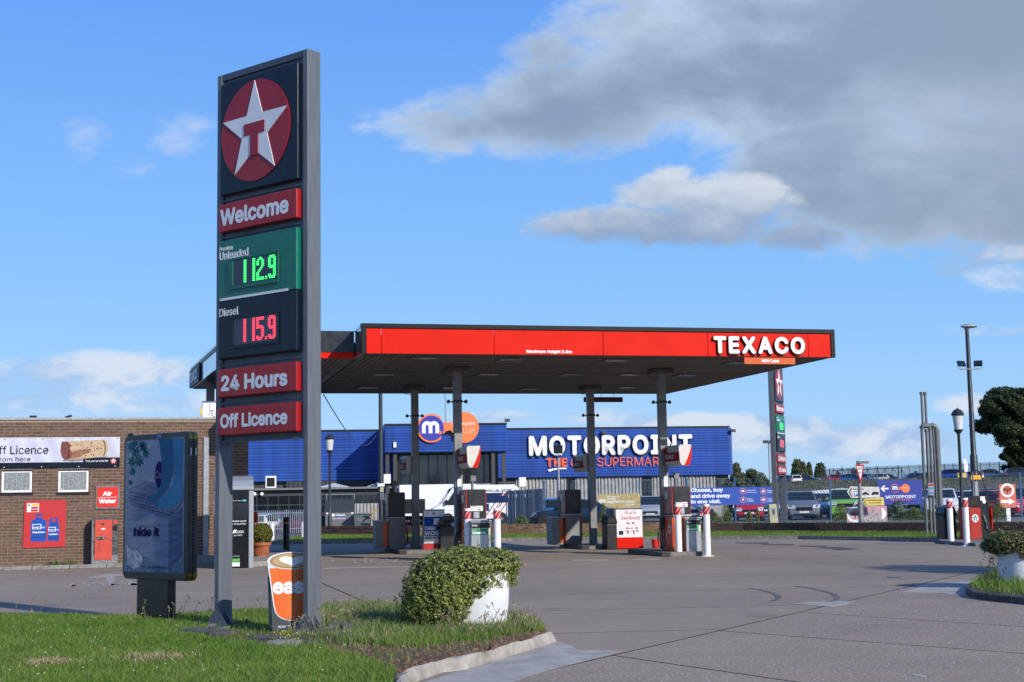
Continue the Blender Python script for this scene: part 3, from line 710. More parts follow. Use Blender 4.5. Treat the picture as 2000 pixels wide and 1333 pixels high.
for yy in (-.02, .06): MB().box(x1+.0005, x1+.003, yy-.008, yy+.008, z1-.32, z1-.22).build('latch', OFFW, t)
px0, px1, pz0, pz1 = x0+.075, x1-.075, z0+.10, z1-.075
pst = MB().box(px0, px1, -.066, -.0605, pz0, pz1).build('poster', mat('poster wall print', (.20, .25, .33), .25, var=.2, scale=3), case)
PP_ = Plane(pq[0], pq[1], PA, y=-.067)
def art(pxs, m, lay, name='print_area'):
    P = [(min(px1, max(px0, x)), min(pz1, max(pz0, z))) for x, z in PP_.pts(pxs)]
    return MB().pxz(P, -.0663-.0006*lay, -.0661).build(name, m, case)
zs = lambda l: [(230+x/4.165, 830+y/4.165) for x, y in l]
A1 = mat('print pebble dash', (.50, .52, .60), .5, c2=(.30, .32, .40), scale=45); A2 = mat('print leaves', (.07, .24, .26), .5, c2=(.015, .05, .07), scale=16); A3 = mat('print boards', (.29, .31, .42), .5, c2=(.15, .17, .25), scale=5, stretch=(1, 1, 12))
A4 = mat('print crate front', (.32, .36, .47), .5, c2=(.21, .25, .34), scale=3, stretch=(.6, 1, 8)); A5 = mat('print crate side', (.18, .22, .33), .5, c2=(.10, .13, .21), scale=4, stretch=(1, 1, 6)); A6 = mat('print boot', (.12, .34, .52), .5, c2=(.08, .24, .38), scale=4)
A7 = mat('print boot dark', (.05, .15, .26), .5, c2=(.07, .19, .32), scale=4); A8 = mat('print sole', (.38, .39, .48), .5, c2=(.12, .13, .17), scale=30); A9 = mat('print egg', (.035, .02, .14), .45); A10 = mat('print glove', (.56, .56, .62), .5, c2=(.22, .23, .27), scale=12); A11 = mat('print floor', (.25, .34, .46), .5, c2=(.09, .12, .17), scale=30)
art(zs([(90, 130), (540, 120), (540, 480), (400, 520), (200, 470), (90, 520)]), A1, 0)
art(zs([(92, 520), (230, 455), (540, 530), (525, 640), (430, 790), (92, 640)]), A3, 1)
for k in range(5): art(zs([(92+k*4, 545+k*26), (96+k*4, 549+k*26), (470-k*4, 640+k*27), (470-k*4, 634+k*27)]), A9, 2, 'print_line')
art(zs([(85, 640), (415, 785), (410, 1205), (75, 960)]), A4, 2)
art(zs([(415, 785), (530, 660), (525, 1060), (410, 1205)]), A5, 2)
art(zs([(75, 980), (410, 1205), (525, 1070), (520, 1228), (60, 1225)]), A11, 1)
for cx_, cy_, r_ in [(110, 180, 40), (150, 230, 50), (200, 170, 42), (120, 300, 46), (175, 300, 44), (230, 240, 34), (120, 380, 36), (105, 470, 26), (215, 190, 36), (140, 150, 32)]:
    art(zs([(cx_+(r_*(1 if i % 2 else .5))*cos(2*pi*i/14+cx_), cy_+(r_*(1.25 if i % 2 else .6))*sin(2*pi*i/14+cx_)) for i in range(14)]), A2, 2, 'print_leaves')
art(zs([(340+38*cos(2*pi*i/20), 408+112*sin(2*pi*i/20)) for i in range(20)]), A9, 3)
art(zs([(335, 115), (455, 112), (460, 250), (452, 400), (415, 500), (350, 580), (330, 640), (290, 662), (245, 640), (238, 600), (270, 570), (320, 560), (355, 480), (358, 300)]), A7, 4, 'print_boot')
art(zs([(448, 112), (536, 110), (530, 400), (528, 600), (480, 660), (400, 712), (330, 690), (315, 650), (335, 600), (400, 560), (450, 480), (462, 350), (455, 200)]), A6, 5, 'print_boot')
art(zs([(318, 668), (400, 690), (480, 655), (525, 600), (526, 622), (470, 690), (395, 716), (330, 700)]), A8, 6, 'print_sole'); art(zs([(240, 630), (300, 645), (310, 660), (285, 668), (245, 650)]), A8, 6, 'print_sole')
art(zs([(72, 980), (110, 1030), (140, 1020), (185, 1055), (196, 1090), (190, 1125), (175, 1120), (170, 1160), (130, 1175), (110, 1160), (78, 1140)]), A10, 4, 'print_glove')
def ptext(body, xa, ya, xb, yb, m, bold, name='print_lettering', lay=.0055):
    a = PP_(*zs([(xa, yb)])[0]); b = PP_(*zs([(xb, ya)])[0]); text(body, a[0], b[0], a[1], b[1], m, case, -.066-lay, .0005, bold, name)
ptext('Show you care', 166, 792, 340, 832, mat('print pale', (.42, .44, .50), .3), .015)
ptext('hide it', 134, 832, 340, 908, mat('print violet', (.02, .012, .075), .4), .034)
ptext('Ca', 310, 376, 352, 440, MATS['print pale'], 0)
ptext("There's a place & a tale for everyone", 194, 1148, 405, 1170, MATS['print violet'], 0)
tb = PP_(311, 853); MB().box(tb[0]-.07, tb[0]+.07, -.064, -.0605, tb[1]-.03, tb[1]+.035).build('maker_plate', mat('maker blue', (.0, .13, .42), .4), case); text('global', tb[0]-.045, tb[0]+.045, tb[1]-.012, tb[1]+.018, PURE, case, -.064, .001, .01)
MB().box(px0-.012, px0-.003, -.0635, -.0605, pz0, pz1).build('light_strip', OFFW, case)

# ------------------------------------------------------------------ coffee board
cq = g2(528, 1236, VZ); CA = radians(14)
t = thing('pavement_board', 'coffee cup shaped advertising board behind the right post of the price sign', 'advertising board', (cq[0], cq[1], VZ), CA)
cp_ = Plane(cq[0], cq[1], CA, z=VZ)
S1 = lambda l: [cp_(480+x/5.555, 1050+y/5.555, 0) for x, y in l]
S1 = lambda l: [(lambda r: (r[0], r[1]-VZ))(cp_(480+x/5.555, 1050+y/5.555, 0)) for x, y in l]
BOARDG = mat('board grey', (.055, .072, .078), .45, var=.08)
cupc = S1([(500, 200)])[0][0]
sym = lambda P: P+[(2*cupc-x, z) for x, z in reversed(P)]
bodyo = sym(S1([(294, 1022), (262, 420), (232, 215)]))
rimz = S1([(500, 112)])[0][1]; rimb = S1([(500, 300)])[0][1]; rw = cupc-S1([(232, 210)])[0][0]; rc = (rimz+rimb)/2; rh = (rimz-rimb)/2
bd_ = MB().pxz(bodyo, 0, .035).build('board', BOARDG, t)
lo = S1([(294, 1024)])[0]; hi = S1([(250, 380)])[0]
MB().add([(lo[0], .002, 0), (lo[0]-.02, .36, 0), (hi[0]-.01, .05, hi[1]), (lo[0]+.02, .002, 0), (lo[0]+.0, .36, 0), (hi[0]+.01, .05, hi[1])], [(0, 1, 2), (3, 5, 4), (0, 3, 4, 1), (1, 4, 5, 2), (2, 5, 3, 0)]).build('side_wing', mat('wing grey', (.12, .145, .145), .5), t)
edge = sym(S1([(462, 858), (400, 842), (350, 812), (320, 770), (300, 700), (262, 420), (232, 215)])[::1])
MB().pxz(edge, -.008, 0).build('cup_outline', OFFW, t)
inner = sym(S1([(462, 848), (405, 832), (358, 804), (332, 765), (312, 690), (276, 420), (256, 290)]))
MB().pxz(inner, -.012, -.008).build('cup_body', mat('cup print orange', (.78, .11, .018), .4, c2=(.68, .17, .02), scale=1.1, stretch=(3, 1, .4)), t)
ell = lambda k, y0, y1, m, n, dz=0: MB().pxz([(cupc+rw*k*cos(2*pi*i/48), rc+dz+rh*k*sin(2*pi*i/48)) for i in range(48)], y0, y1).build(n, m, t)
ell(1.0, -.016, -.0, OFFW, 'cup_rim'); ell(.90, -.019, -.016, mat('coffee crema', (.42, .26, .12), .4, c2=(.30, .17, .07), scale=8), 'coffee'); ell(.78, -.021, -.019, mat('crema pale', (.60, .44, .24), .4, c2=(.5, .33, .16), scale=7), 'coffee_swirl')
hp = []
for i in range(40):
    a = 2*pi*i/40; hx = 16*sin(a)**3; hz_ = 13*cos(a)-5*cos(2*a)-2*cos(3*a)-cos(4*a); hp.append((cupc+.01+rw*.56*hx/16, rc-.0+rh*.62*hz_/15))
MB().pxz(hp, -.023, -.021).build('milk_heart', OFFW, t)
def cup_text(body, xa, ya, xb, yb, m, bold, w2=None, res=3, nm='lettering', mb=None):
    a, b = S1([(xa, yb)])[0], S1([(xb, ya)])[0]; return text(body, a[0], b[0], a[1], b[1], m, t, -.012 if nm == 'lettering' else 0, .003, bold, nm)
cup_text('easy', 290, 425, 745, 612, OFFW, .034)
cup_text('BEAN TO', 350, 908, 498, 936, OFFW, .015, nm='small_lettering'); cup_text('CUP', 512, 908, 580, 936, OFFW, .05, nm='small_lettering'); cup_text('served here', 390, 955, 534, 978, OFFW, 0, nm='small_lettering')

# ------------------------------------------------------------------ planters
TUBM = mat('white painted tub', (.74, .75, .77), .6, c2=(.60, .62, .64), scale=3, bump=.3, bscale=25)
def planter(px_, py_, label, ivylabel, ell, n, lm, r=.43, h=.66, sz=.034, z=VZ):
    q = G(px_, py_, z); Y0 = q.y+r; X0 = W(px_, py_, Y0).x
    t = thing('planter', label, 'planter', (X0, Y0, z))
    MB().lathe([(r*.86, 0), (r*.93, h*.3), (r*.97, h*.7), (r, h), (r*.9, h), (r*.88, h-.06)], 40).build('tub', TUBM, t, smooth=True)
    MB().lathe([(r*.87, h-.07), (r*.87, h-.05)], 24).build('soil', SOIL, t)
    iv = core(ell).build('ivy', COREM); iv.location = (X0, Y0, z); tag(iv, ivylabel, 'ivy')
    P, N = ellip_surface(ell, n, .01, .24); gap = np.sin(P[:, 0]*23+P[:, 2]*17)*np.sin(P[:, 1]*21-P[:, 2]*13+2)*np.sin(P[:, 2]*25+P[:, 0]*9) > .42; P, N = P[~gap], N[~gap]
    V, F = leaves(P, N, sz*rng.uniform(.55, 1.55, len(P)), .25, .65); tw = MB(); SP, SN = [], []
    for k in range(110):
        i = rng.integers(0, len(P)); p = P[i].copy(); d = N[i]*.9+rng.normal(0, .35, 3); d /= np.linalg.norm(d); L_ = rng.uniform(.06, .20); pts = []
        for j in range(6): pts.append(tuple(p)); p = p+d*L_/5; d[2] -= .22; d /= np.linalg.norm(d); SP.append(p+rng.normal(0, .012, 3)); SN.append(d*.3+np.array([0, -.3, .7]))
        tw.path(pts, .0022, 3)
    tw.build('trailing_stems', BARK, iv, kind='stuff'); V2, F2 = leaves(np.array(SP), np.array(SN), np.full(len(SP), sz*.95), .25, .6); fast_mesh('spray_leaves', V2, F2, lm, iv)['kind'] = 'stuff'
    D_ = P[rng.integers(0, len(P), 420)]; V2, F2 = leaves(D_*1.01, np.tile([.3, -.6, .5], (420, 1)), np.full(420, sz*.9), .3, .9); fast_mesh('dead_leaves', V2, F2, STALK, iv)['kind'] = 'stuff'
    # trailing sprays outside the mass
    fast_mesh('leaves', V, F, lm, iv)['kind'] = 'stuff'
    return X0, Y0, iv
ELL = [(-.14, .05, .62, .62, .55, .35), (-.44, -.06, .36, .46, .50, .52), (.20, .06, .74, .36, .44, .21), (-.30, -.26, .46, .34, .30, .44), (-.66, -.02, .18, .24, .42, .28), (-.05, -.30, .72, .34, .22, .18), (.40, .08, .62, .10, .2, .14), (-.10, -.36, .56, .30, .16, .24), (-.28, -.3, .24, .22, .22, .26)]
planter(930, 1229, 'white round tub planter half hidden by ivy on the verge beside the near kerb', 'rounded yellow green ivy spilling over the left side of the near white planter', ELL, 42000, IVY, sz=.028)
ELR = [(0, 0, .66, .50, .50, .16), (-.33, -.1, .64, .30, .36, .20), (.3, 0, .7, .3, .4, .2), (-.05, -.36, .56, .16, .12, .20), (-.5, 0, .6, .17, .2, .12)]
XR, YR, ivr = planter(2000, 1141, 'white round tub planter cut off by the right edge of the picture', 'low dark ivy with reddish twigs over the right planter', ELR, 9000, IVYR, z=.1, r=.42, h=.62, sz=.036)
# small island under the right planter
isl_px = [(1886, 1160), (1893, 1151), (1925, 1137), (1960, 1128), (2080, 1122), (2300, 1130), (2300, 1215), (2000, 1181), (1940, 1175), (1900, 1169)]
isl = [g2(x, y) for x, y in isl_px]
MB().pxy(isl, -.03, .10).build('planter_island', mat('dark kerb', (.10, .09, .08), .9, var=.2, scale=9, bump=.4, bscale=70), kind='structure', bevel=.02)
c0 = (sum(p[0] for p in isl)/len(isl), sum(p[1] for p in isl)/len(isl)); isl2 = [(c0[0]+(x-c0[0])*.93, c0[1]+(y-c0[1])*.90) for x, y in isl]
X, Y = scatter(isl2, 9000); k = ((X-XR)**2+(Y-YR)**2) > .38**2; X, Y = X[k], Y[k]; n = len(X)
V, F = blades(np.stack([X, Y, np.full(n, .095)], 1), rng.uniform(.06, .2, n), rng.uniform(.007, .014, n), .9); tag(fast_mesh('island_grass', V, F, GRASSM), 'tufty grass around the foot of the right planter', 'grass', kind='stuff')
pts = []
for _ in range(26): q = g2(random.uniform(1925, 1960), random.uniform(1143, 1165), .1); pts.append((q[0], q[1], .1))
stalks(pts, [random.uniform(.2, .5) for _ in pts], 'seed_stalks', 'thin weed stalks left of the right planter', m=IVYR)
# ------------------------------------------------------------------ canopy (own frame: x along the front, y to the back)
TH = radians(14); CX0, CY0 = -3.62, 33.8
cf = Plane(CX0, CY0, TH)
def CP(px_, py_, z=0.0):
    p = G(px_, py_, z)-cf.o; return p.dot(cf.u), p.dot(cf.v)
def cw(x, y, z=0.0): return cf.o+cf.u*x+cf.v*y+Vector((0, 0, z))
can = thing('canopy', 'big flat filling station canopy with a red front and black rim on four columns', 'canopy', (CX0, CY0, 0), TH)
UZ = 5.15; TZ = 5.88; CWd = 12.45; CD = 12.75; LX = -3.6
joints = [.1]+[cf(x, 660)[0] for x in (745, 965, 1178, 1382, 1578)]+[CWd-.1]
for a, b in zip(joints, joints[1:]): MB().box(a+.006, b-.006, -.0, .05, UZ, 5.765).build('fascia_panel', FASRED, can, bevel=.004)
CAPM = mat('black rim', (.008, .009, .013), .45, var=.06, spec=.2)
MB().box(-.02, CWd+.02, -.035, .10, 5.77, TZ).build('front_rim', CAPM, can, bevel=.006)
for a, b in ((-.02, .095), (CWd-.095, CWd+.02)): MB().box(a, b, -.03, .10, UZ-.01, 5.769).build('corner_trim', CAPM, can, bevel=.006)
MB().box(-.018, -.002, .105, 1.2, UZ, 5.80).build('return_panel', MIRROR, can); MB().box(-.03, .0, .105, 1.2, 5.801, TZ).build('return_rim', MIRROR, can)
EZ = 5.83
NX_ = -1.25; NY_ = 4.4            # unseen notch added to the wing to keep its shade off the shop wall
RB_ = mat('recess black', (.008, .012, .02), .3, var=.05)
MB().box(NX_, -.035, 1.2, 1.26, 5.30, EZ).build('recess_fascia', RB_, can); MB().box(NX_, -.035, 1.22, 1.26, UZ, 5.298).build('recess_red_strip', FASRED, can)
MB().box(-3.26, NX_, NY_, NY_+.06, UZ, EZ).build('recess_fascia', RB_, can); MB().box(NX_-.05, NX_, 1.261, NY_, UZ, EZ).build('return_panel', RB_, can)  # front and side faces of the added notch
# left flank, polished and mirroring the sky; it runs slightly out of square
def flank_piece(mb, n, m):
    o = mb.build(n, m, can); o.location = (-3.28, NY_-.06, 0); o.rotation_euler.z = radians(4.5); return o
FL = 6.68
for a, b in ((0, 1.9), (1.91, 4.0), (4.01, FL)): flank_piece(MB().box(0, .05, a, b, UZ+.02, 5.66), 'side_panel', MIRROR)
flank_piece(MB().box(-.02, .05, 0, FL, 5.665, 5.76), 'side_maroon_band', mat('maroon band', (.10, .008, .01), .4)); flank_piece(MB().box(-.03, .06, -.02, FL, 5.762, EZ), 'side_rim', MIRROR)  # dark red band of the flank's cap, below the polished rim
bp_ = flank_piece(MB().box(-.06, -.003, 3.9, FL+.02, UZ+.02, 5.70), 'side_name_board', CAPM)
def side_text(body, y0, y1, z0, z1, X, m, parent, bold, depth=.02):
    vs, fs, bd = glyphs(body, bold); xs_ = [v[0] for v in vs]; ys_ = [v[1] for v in vs]; a, b, c, d = min(xs_), max(xs_), min(ys_), max(ys_)
    P = [(X-depth-v[2]*.3, y0+(y1-y0)*(v[0]-a)/(b-a), z0+(z1-z0)*(v[1]-c)/(d-c)) for v in vs]; mb = MB(); mb.add(P, fs); return mb.build('lettering', m, parent)
side_text('TEXACO', FL-.3, 4.3, 5.26, 5.60, -.06, PURE, bp_, .034)
MB().box(CWd-.05, CWd, .1, CD, UZ, TZ).build('side_panel', MIRROR, can); MB().box(0, CWd, CD-.05, CD, UZ, TZ).build('rear_fascia', CAPM, can); MB().box(-3.75, 0, 10.95, 11.0, UZ, EZ).build('rear_fascia', CAPM, can)
MB().box(.05, CWd-.05, .1, CD-.05, 5.55, 5.62).build('roof_deck', MIDG, can); MB().box(NX_, .04, 1.26, 10.95, 5.50, 5.56).box(-3.25, NX_-.001, NY_+.06, 10.95, 5.50, 5.56).build('roof_deck', MIDG, can)
MB().box(.0, CWd, .05, CD-.05, UZ+.03, UZ+.04).build('soffit_backing', BLACK, can); MB().box(NX_, -.001, 1.26, 10.95, UZ+.03, UZ+.04).box(-3.25, NX_-.001, NY_+.06, 10.95, UZ+.03, UZ+.04).pxy([(-3.251, NY_+.06), (-3.251, 10.95), (-3.76, 10.95)], UZ+.03, UZ+.04).build('soffit_backing', BLACK, can)
edge_m = mat('soffit edge', (.22, .21, .20), .6)
MB().box(.0, CWd, .051, .12, UZ-.004, UZ+.028).box(.0, .07, .121, 1.25, UZ-.004, UZ+.028).build('soffit_edge_strip', edge_m, can)
strip = MB().box(0, .12, .13, CD-.06, UZ, UZ+.027).mesh('soffit_strip', SOFFIT); strip2 = MB().box(0, .12, 1.27, 10.94, UZ, UZ+.027).mesh('soffit_strip', SOFFIT)
x = .075
while x < CWd-.18:
    o = put(strip, 'soffit_strip', can); o.location.x = x; x += .142
strip3 = MB().box(0, .12, NY_+.07, 10.94, UZ, UZ+.027).mesh('soffit_strip', SOFFIT)
x = -3.24
while x < -.14:
    o = put(strip3 if x < NX_ else strip2, 'soffit_strip', can); o.location.x = x; x += .142
fr = MB(); a = .36
for q in ((-a, a, -a, -a+.05), (-a, a, a-.05, a), (-a, -a+.05, -a+.051, a-.051), (a-.05, a, -a+.051, a-.051)): fr.box(*q, UZ-.03, UZ-.001)
frm = fr.mesh('downlight', mat('downlight frame', (.16, .155, .15), .5)); len_m = MB().box(-a+.051, a-.051, -a+.051, a-.051, UZ-.02, UZ-.002).mesh('lens', mat('downlight lens', (.12, .12, .11), .25))
for x, y in ((1.7, 1.0), (4.0, 1.15), (6.8, 1.2), (10.4, 1.6), (1.4, 5.6), (4.4, 5.4), (6.8, 5.25), (8.6, 5.3), (10.4, 5.4), (1.6, 10.2), (4.3, 10.2), (6.95, 10.6), (10.05, 9.9), (-1.7, 5.6)):
    o = put(frm, 'downlight', can); o.location = (x, y, 0); put(len_m, 'lens', o)
colpos = [(3.02, 3.35), (2.98, 9.7), (8.92, 3.6), (8.68, 9.6)]
for x, y in colpos:
    c = MB().box(-.105, .105, -.11, .11, .0, UZ-.01).mesh('column', COLG); c = put(c, 'column', can, .008); c.location = (x, y, 0)
    MB().box(-.30, .30, -.30, .30, UZ-.13, UZ-.012).build('column_head', SOFFIT, c, bevel=.01)
    m = MB()
    for s in (-1, 1): m.tube((s*.11, 0, 4.22), (s*.22, 0, 4.22), .012); m.lathe([(.0, 4.17), (.05, 4.18), (.05, 4.24), (.02, 4.27)], 10, (s*.24, 0))
    m.box(-.125, .125, -.13, .13, 4.19, 4.25); m.build('spot_bracket', BLACK, c)
    if y < 5: MB().box(-.06, .06, -.16, -.112, 1.75, 2.15).build('switch_box', OFFW, c, bevel=.006); MB().path([(.02, -.13, 2.15), (.03, -.125, 2.5), (.0, -.125, 2.9)], .006).build('cable', BLACK, c)
    m = MB().path([(-.3, -.1, UZ-.05)]+[(-.3-.12*sin(a_), -.1, UZ-.15+.1*cos(a_)) for a_ in (0, .8, 1.6, 2.4, 3.14)]+[(-.1, -.1, UZ-.28)], .008); m.build('cable', BLACK, c)
lc = CP(411, 750, UZ); o = MB().box(-.12, .12, -.12, .12, 3.9, UZ-.01).build('column', COLG, can); o.location = (lc[0], lc[1], 0)
c = [o for o in kids(can) if o.name.startswith('column')]; camr = MB().tube((0, 0, 0), (-.14, -.06, -.02), .05, .04, 12).tube((0, 0, 0), (.08, .03, -.06), .02).lathe([(.0, -.16), (.055, -.12), (.055, -.06), (.03, -.05)], 12, (.06, 0))
o = camr.build('camera_unit', BLACK, c[0]); o.location = (-.2, -.05, 3.4)
# big letters, each its own part: white face on a deeper black return
def letter_row(word, xa, xb, za, zb, y, parent, face, ret, d=.06, bold=.04, gap=.05, off=.018, name='letter'):
    ws = []
    for ch in word: v, f, b_ = glyphs(ch, bold); ws.append(max(q[0] for q in v)-min(q[0] for q in v))
    tot = sum(ws)+gap*(len(word)-1); k = (xb-xa)/tot; x = xa
    for ch, w_ in zip(word, ws):
        L = text_mb(ch, x, x+w_*k, za, zb, y-d, .012, bold).build(name, face, parent)
        if ret: text_mb(ch, x-off*.2, x+w_*k+off*.9, za-off, zb+off*.2, y, d-.001, bold+.006).build('letter_return', ret, L)
        x += (w_+gap)*k
a, b = cf(1391, 655), cf(1570, 690); c_, d_ = cf(1391, 689), cf(1570, 657)
letter_row('TEXACO', a[0], b[0], 5.22, 5.66, 0, can, PURE, BLACK, .07, .032, .09, .03)
ft = text('Maximum Height 5.0m', cf(1028, 685)[0], cf(1117, 688)[0], 5.175, 5.27, PURE, can, 0, .004, .03)
# hanging signs
h0, h1 = cf(1453, 712)[0], cf(1552, 712)[0]
t = thing('hanging_sign', 'orange lane sign hanging under the front right corner of the canopy', 'hanging sign', cw((h0+h1)/2, -.02, 4.95), TH); w_ = (h1-h0)/2
p = MB().box(-w_, w_, -.02, .02, 0, .17).build('board', ORANGE, t, bevel=.004); text('HGV Lane', -w_*.32, w_*.36, .045, .13, PURE, p, -.02, .004, .03)
for s in (-.8, 0, .7): MB().tube((s*w_, 0, .17), (s*w_, 0, .21), .01, .01, 6).build('hanger', BLACK, t)
h0, h1 = cf(1140, 781, 12.6)[0], cf(1216, 781, 12.6)[0]; hz0, hz1 = cf(1178, 786, 12.6)[1], cf(1178, 776, 12.6)[1]
t = thing('hanging_sign', 'dark maroon back of a sign hanging under the rear edge of the canopy', 'hanging sign', cw((h0+h1)/2, 12.6, hz0), TH); w_ = (h1-h0)/2
MB().box(-w_, w_, -.02, .02, 0, hz1-hz0).build('board', mat('maroon sign back', (.10, .012, .012), .5), t)
for s in (-.1, .55, ): MB().tube((s*w_, 0, hz1-hz0), (s*w_, 0, UZ-hz0), .008, .008, 6).build('hanger', BLACK, t)

# number pods on the columns
def pod(label, x, y, grp='number pods on the canopy columns'):
    t = thing('pump_number_pod', label, 'hanging sign', cw(x, y, 2.42), TH, grp); L = 1.15; sec = [(.0, .10), (.055, .0), (.27, .0), (.33, .20), (.36, .50), (.34, .56), (.02, .56), (-.02, .5)]
    a_ = MB().pxz(sec, -L, 0).build('pod_shell', mat('pod cream', (.62, .58, .52), .4, var=.05), t, bevel=.012)
    MB().pxz([(.345, .54), (.362, .50), (.332, .20), (.272, -.002), (.13, -.002), (.215, .16), (.30, .36)], -L-.008, -L).build('red_swoosh', FASRED, t)
    # printed flank facing left
    def flank(y0, y1, z0, z1, m, e=.014, n='flank_print'):
        fx = lambda z: (-.02 if z > .5 else (-.02+(.5-z)*.05)) if z > .1 else .0+(.1-z)*.55
        V = [(fx(z0)-e, y0, z0), (fx(z0)-e, y1, z0), (fx(z1)-e, y1, z1), (fx(z1)-e, y0, z1)]; return MB().add(V, [(0, 1, 2, 3)]).build(n, m, t)
    flank(-L+.01, -.01, .12, .36, mat('pod red', (.36, .02, .018), .6, spec=.06)); flank(-.32, -.01, .361, .5, MATS['pod red']); flank(-L+.01, -.33, .361, .5, mat('pod pale', (.55, .55, .56), .6, spec=.1))
    side_text('TEXACO', -.12, -.80, .19, .30, -.032, PURE, t, .012, .004)
    MB().tube((.10, -.2, .56), (.10, -.2, .62), .02, .02, 8).build('loop', BLACK, t)
    return t
pod('red and white pod on the left front canopy column', 3.02-.02, 3.2); pod('red and white pod on the right front canopy column', 8.92-.02, 3.4)
pod('dim red pod on the left rear canopy column', 2.72, 10.95); pod('dim red pod on the right rear canopy column', 8.44, 10.85)

# islands
ISL = mat('island concrete', (.20, .185, .17), .85, var=.15, scale=8); 
for i, (x, y0, y1) in enumerate(((3.2, 2.0, 5.2), (8.9, 1.95, 5.0), (2.9, 8.3, 11.2), (8.6, 8.3, 11.0))):
    o = MB().pxy([(x-.62, y0+.2), (x-.45, y0), (x+.45, y0), (x+.62, y0+.2), (x+.62, y1), (x-.62, y1)], .0, .12).build('pump_island', ISL, kind='structure', bevel=.015); o.location = (CX0, CY0, 0); o.rotation_euler.z = TH
    o['label'] = ['pump island under the left front column', 'pump island under the right front column', 'pump island under the left rear column', 'pump island under the right rear column'][i]
# fuel dispensers
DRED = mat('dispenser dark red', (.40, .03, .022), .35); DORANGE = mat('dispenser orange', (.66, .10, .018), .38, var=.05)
def pump(label, x, y, front=True, grp='fuel pumps under the canopy'):
    t = thing('fuel_pump', label, 'fuel pump', cw(x, y, .12), TH, grp); w_, D = .25, .85
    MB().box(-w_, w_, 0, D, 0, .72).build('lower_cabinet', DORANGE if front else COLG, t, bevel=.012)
    MB().box(-w_+.02, w_-.0, .03, D-.03, .98, 1.74).build('head', BLACK, t, bevel=.012)
    MB().box(-w_-.02, w_+.02, -.02, D+.02, .93, .975).build('shelf', STEEL, t, bevel=.006)
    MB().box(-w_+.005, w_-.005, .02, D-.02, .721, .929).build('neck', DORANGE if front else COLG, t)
    if front:
        MB().box(-w_+.02, w_-.02, .018, .0195, .76, .90).build('neck_label', mat('bright orange', (.85, .22, .04), .4), t)
        n = MB().box(-.16, .17, .022, .029, 1.18, 1.31).build('notice', PURE, t)
        MB().box(-.15, .0, .019, .0215, 1.28, 1.30).box(-.15, -.02, .019, .0215, 1.24, 1.25).box(-.15, -.03, .019, .0215, 1.21, 1.22).build('notice_text', MIDG, n)
        for k in range(4): MB().disc(.03+k*.036, 1.275, .014, .018, .0215, 12).build('hazard_symbol', REDW, n)
        for k in range(2): MB().disc(.045+k*.05, 1.215, .02, .018, .0215, 12).build('hazard_symbol', BLACK, n)
        MB().box(-.08, .07, .0, .029, 1.0, 1.16).build('receipt_holder', STEEL, t)
    for s in (-1, 1):
        X_ = s*(w_+.001)
        MB().box(X_, X_+s*.035, .02, D-.06, .10, .90).build('side_panel', DORANGE, t, bevel=.008); MB().box(X_-s*.02, X_+s*.02, .05, D-.05, 1.0, 1.72).build('display_panel', DRED, t, bevel=.008)
        MB().box(X_+s*.021, X_+s*.03, .28, .58, 1.40, 1.60).build('display', mat('display grey', (.25, .26, .24), .2), t)
        d_ = MB(); d_.tube((X_+s*.036, .24, .58), (X_+s*.042, .24, .58), .12, .12, 24); r_ = d_.build('roundel', OFFW, t)
        st = MB(); P = star_pts(.24, .58, .10); st.add([(X_+s*.0425, a_, b_) for a_, b_ in (P if s < 0 else P)], [tuple(range(10)) if s > 0 else tuple(range(9, -1, -1))]); st.build('star', REDW, r_)
        for k, yy in enumerate((.60, .76)):
            h = MB().path([(X_+s*.05, yy, .62), (X_+s*.16, yy-.02, .55), (X_+s*.20, yy-.04, .30), (X_+s*.17, yy-.03, .12), (X_+s*.09, yy, .06), (X_+s*.04, yy+.05, .3), (X_+s*.05, yy+.06, 1.5)], .014, 6); h.build('hose', BLACK, t, smooth=True)
            MB().box(X_+s*.02, X_+s*.12, yy-.025, yy+.025, .66, .90).tube((X_+s*.1, yy, .66), (X_+s*.16, yy, .58), .018).build('nozzle', BLACK, t, bevel=.008)
    MB().tube((-.03, .35, 1.74), (-.03, .35, 1.95), .035).box(-.08, .06, .30, .40, 1.95, 2.1).build('vent_mast', MIDG, t)
    return t
pump('orange fuel pump with a black head in front of the left front column', 3.28, 2.3); pump('orange fuel pump with a black head in front of the right front column', 9.0, 2.45)
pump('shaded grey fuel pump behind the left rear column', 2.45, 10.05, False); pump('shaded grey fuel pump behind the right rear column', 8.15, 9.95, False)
for i, (x, y) in enumerate(((1.98, 10.0), (7.62, 9.9))):
    t = thing('air_cabinet', ['low grey cabinet with a red door left of the left rear pump', 'low grey cabinet left of the right rear pump'][i], 'cabinet', cw(x, y, .12), TH, 'low cabinets by the rear pumps')
    MB().box(-.20, .16, 0, .7, 0, .85).build('housing', COLG, t, bevel=.012); MB().box(.03, .15, -.012, -.001, .06, .80).build('door', DORANGE, t); MB().box(-.22, .18, -.02, .72, .851, .88).build('top', STEEL, t)

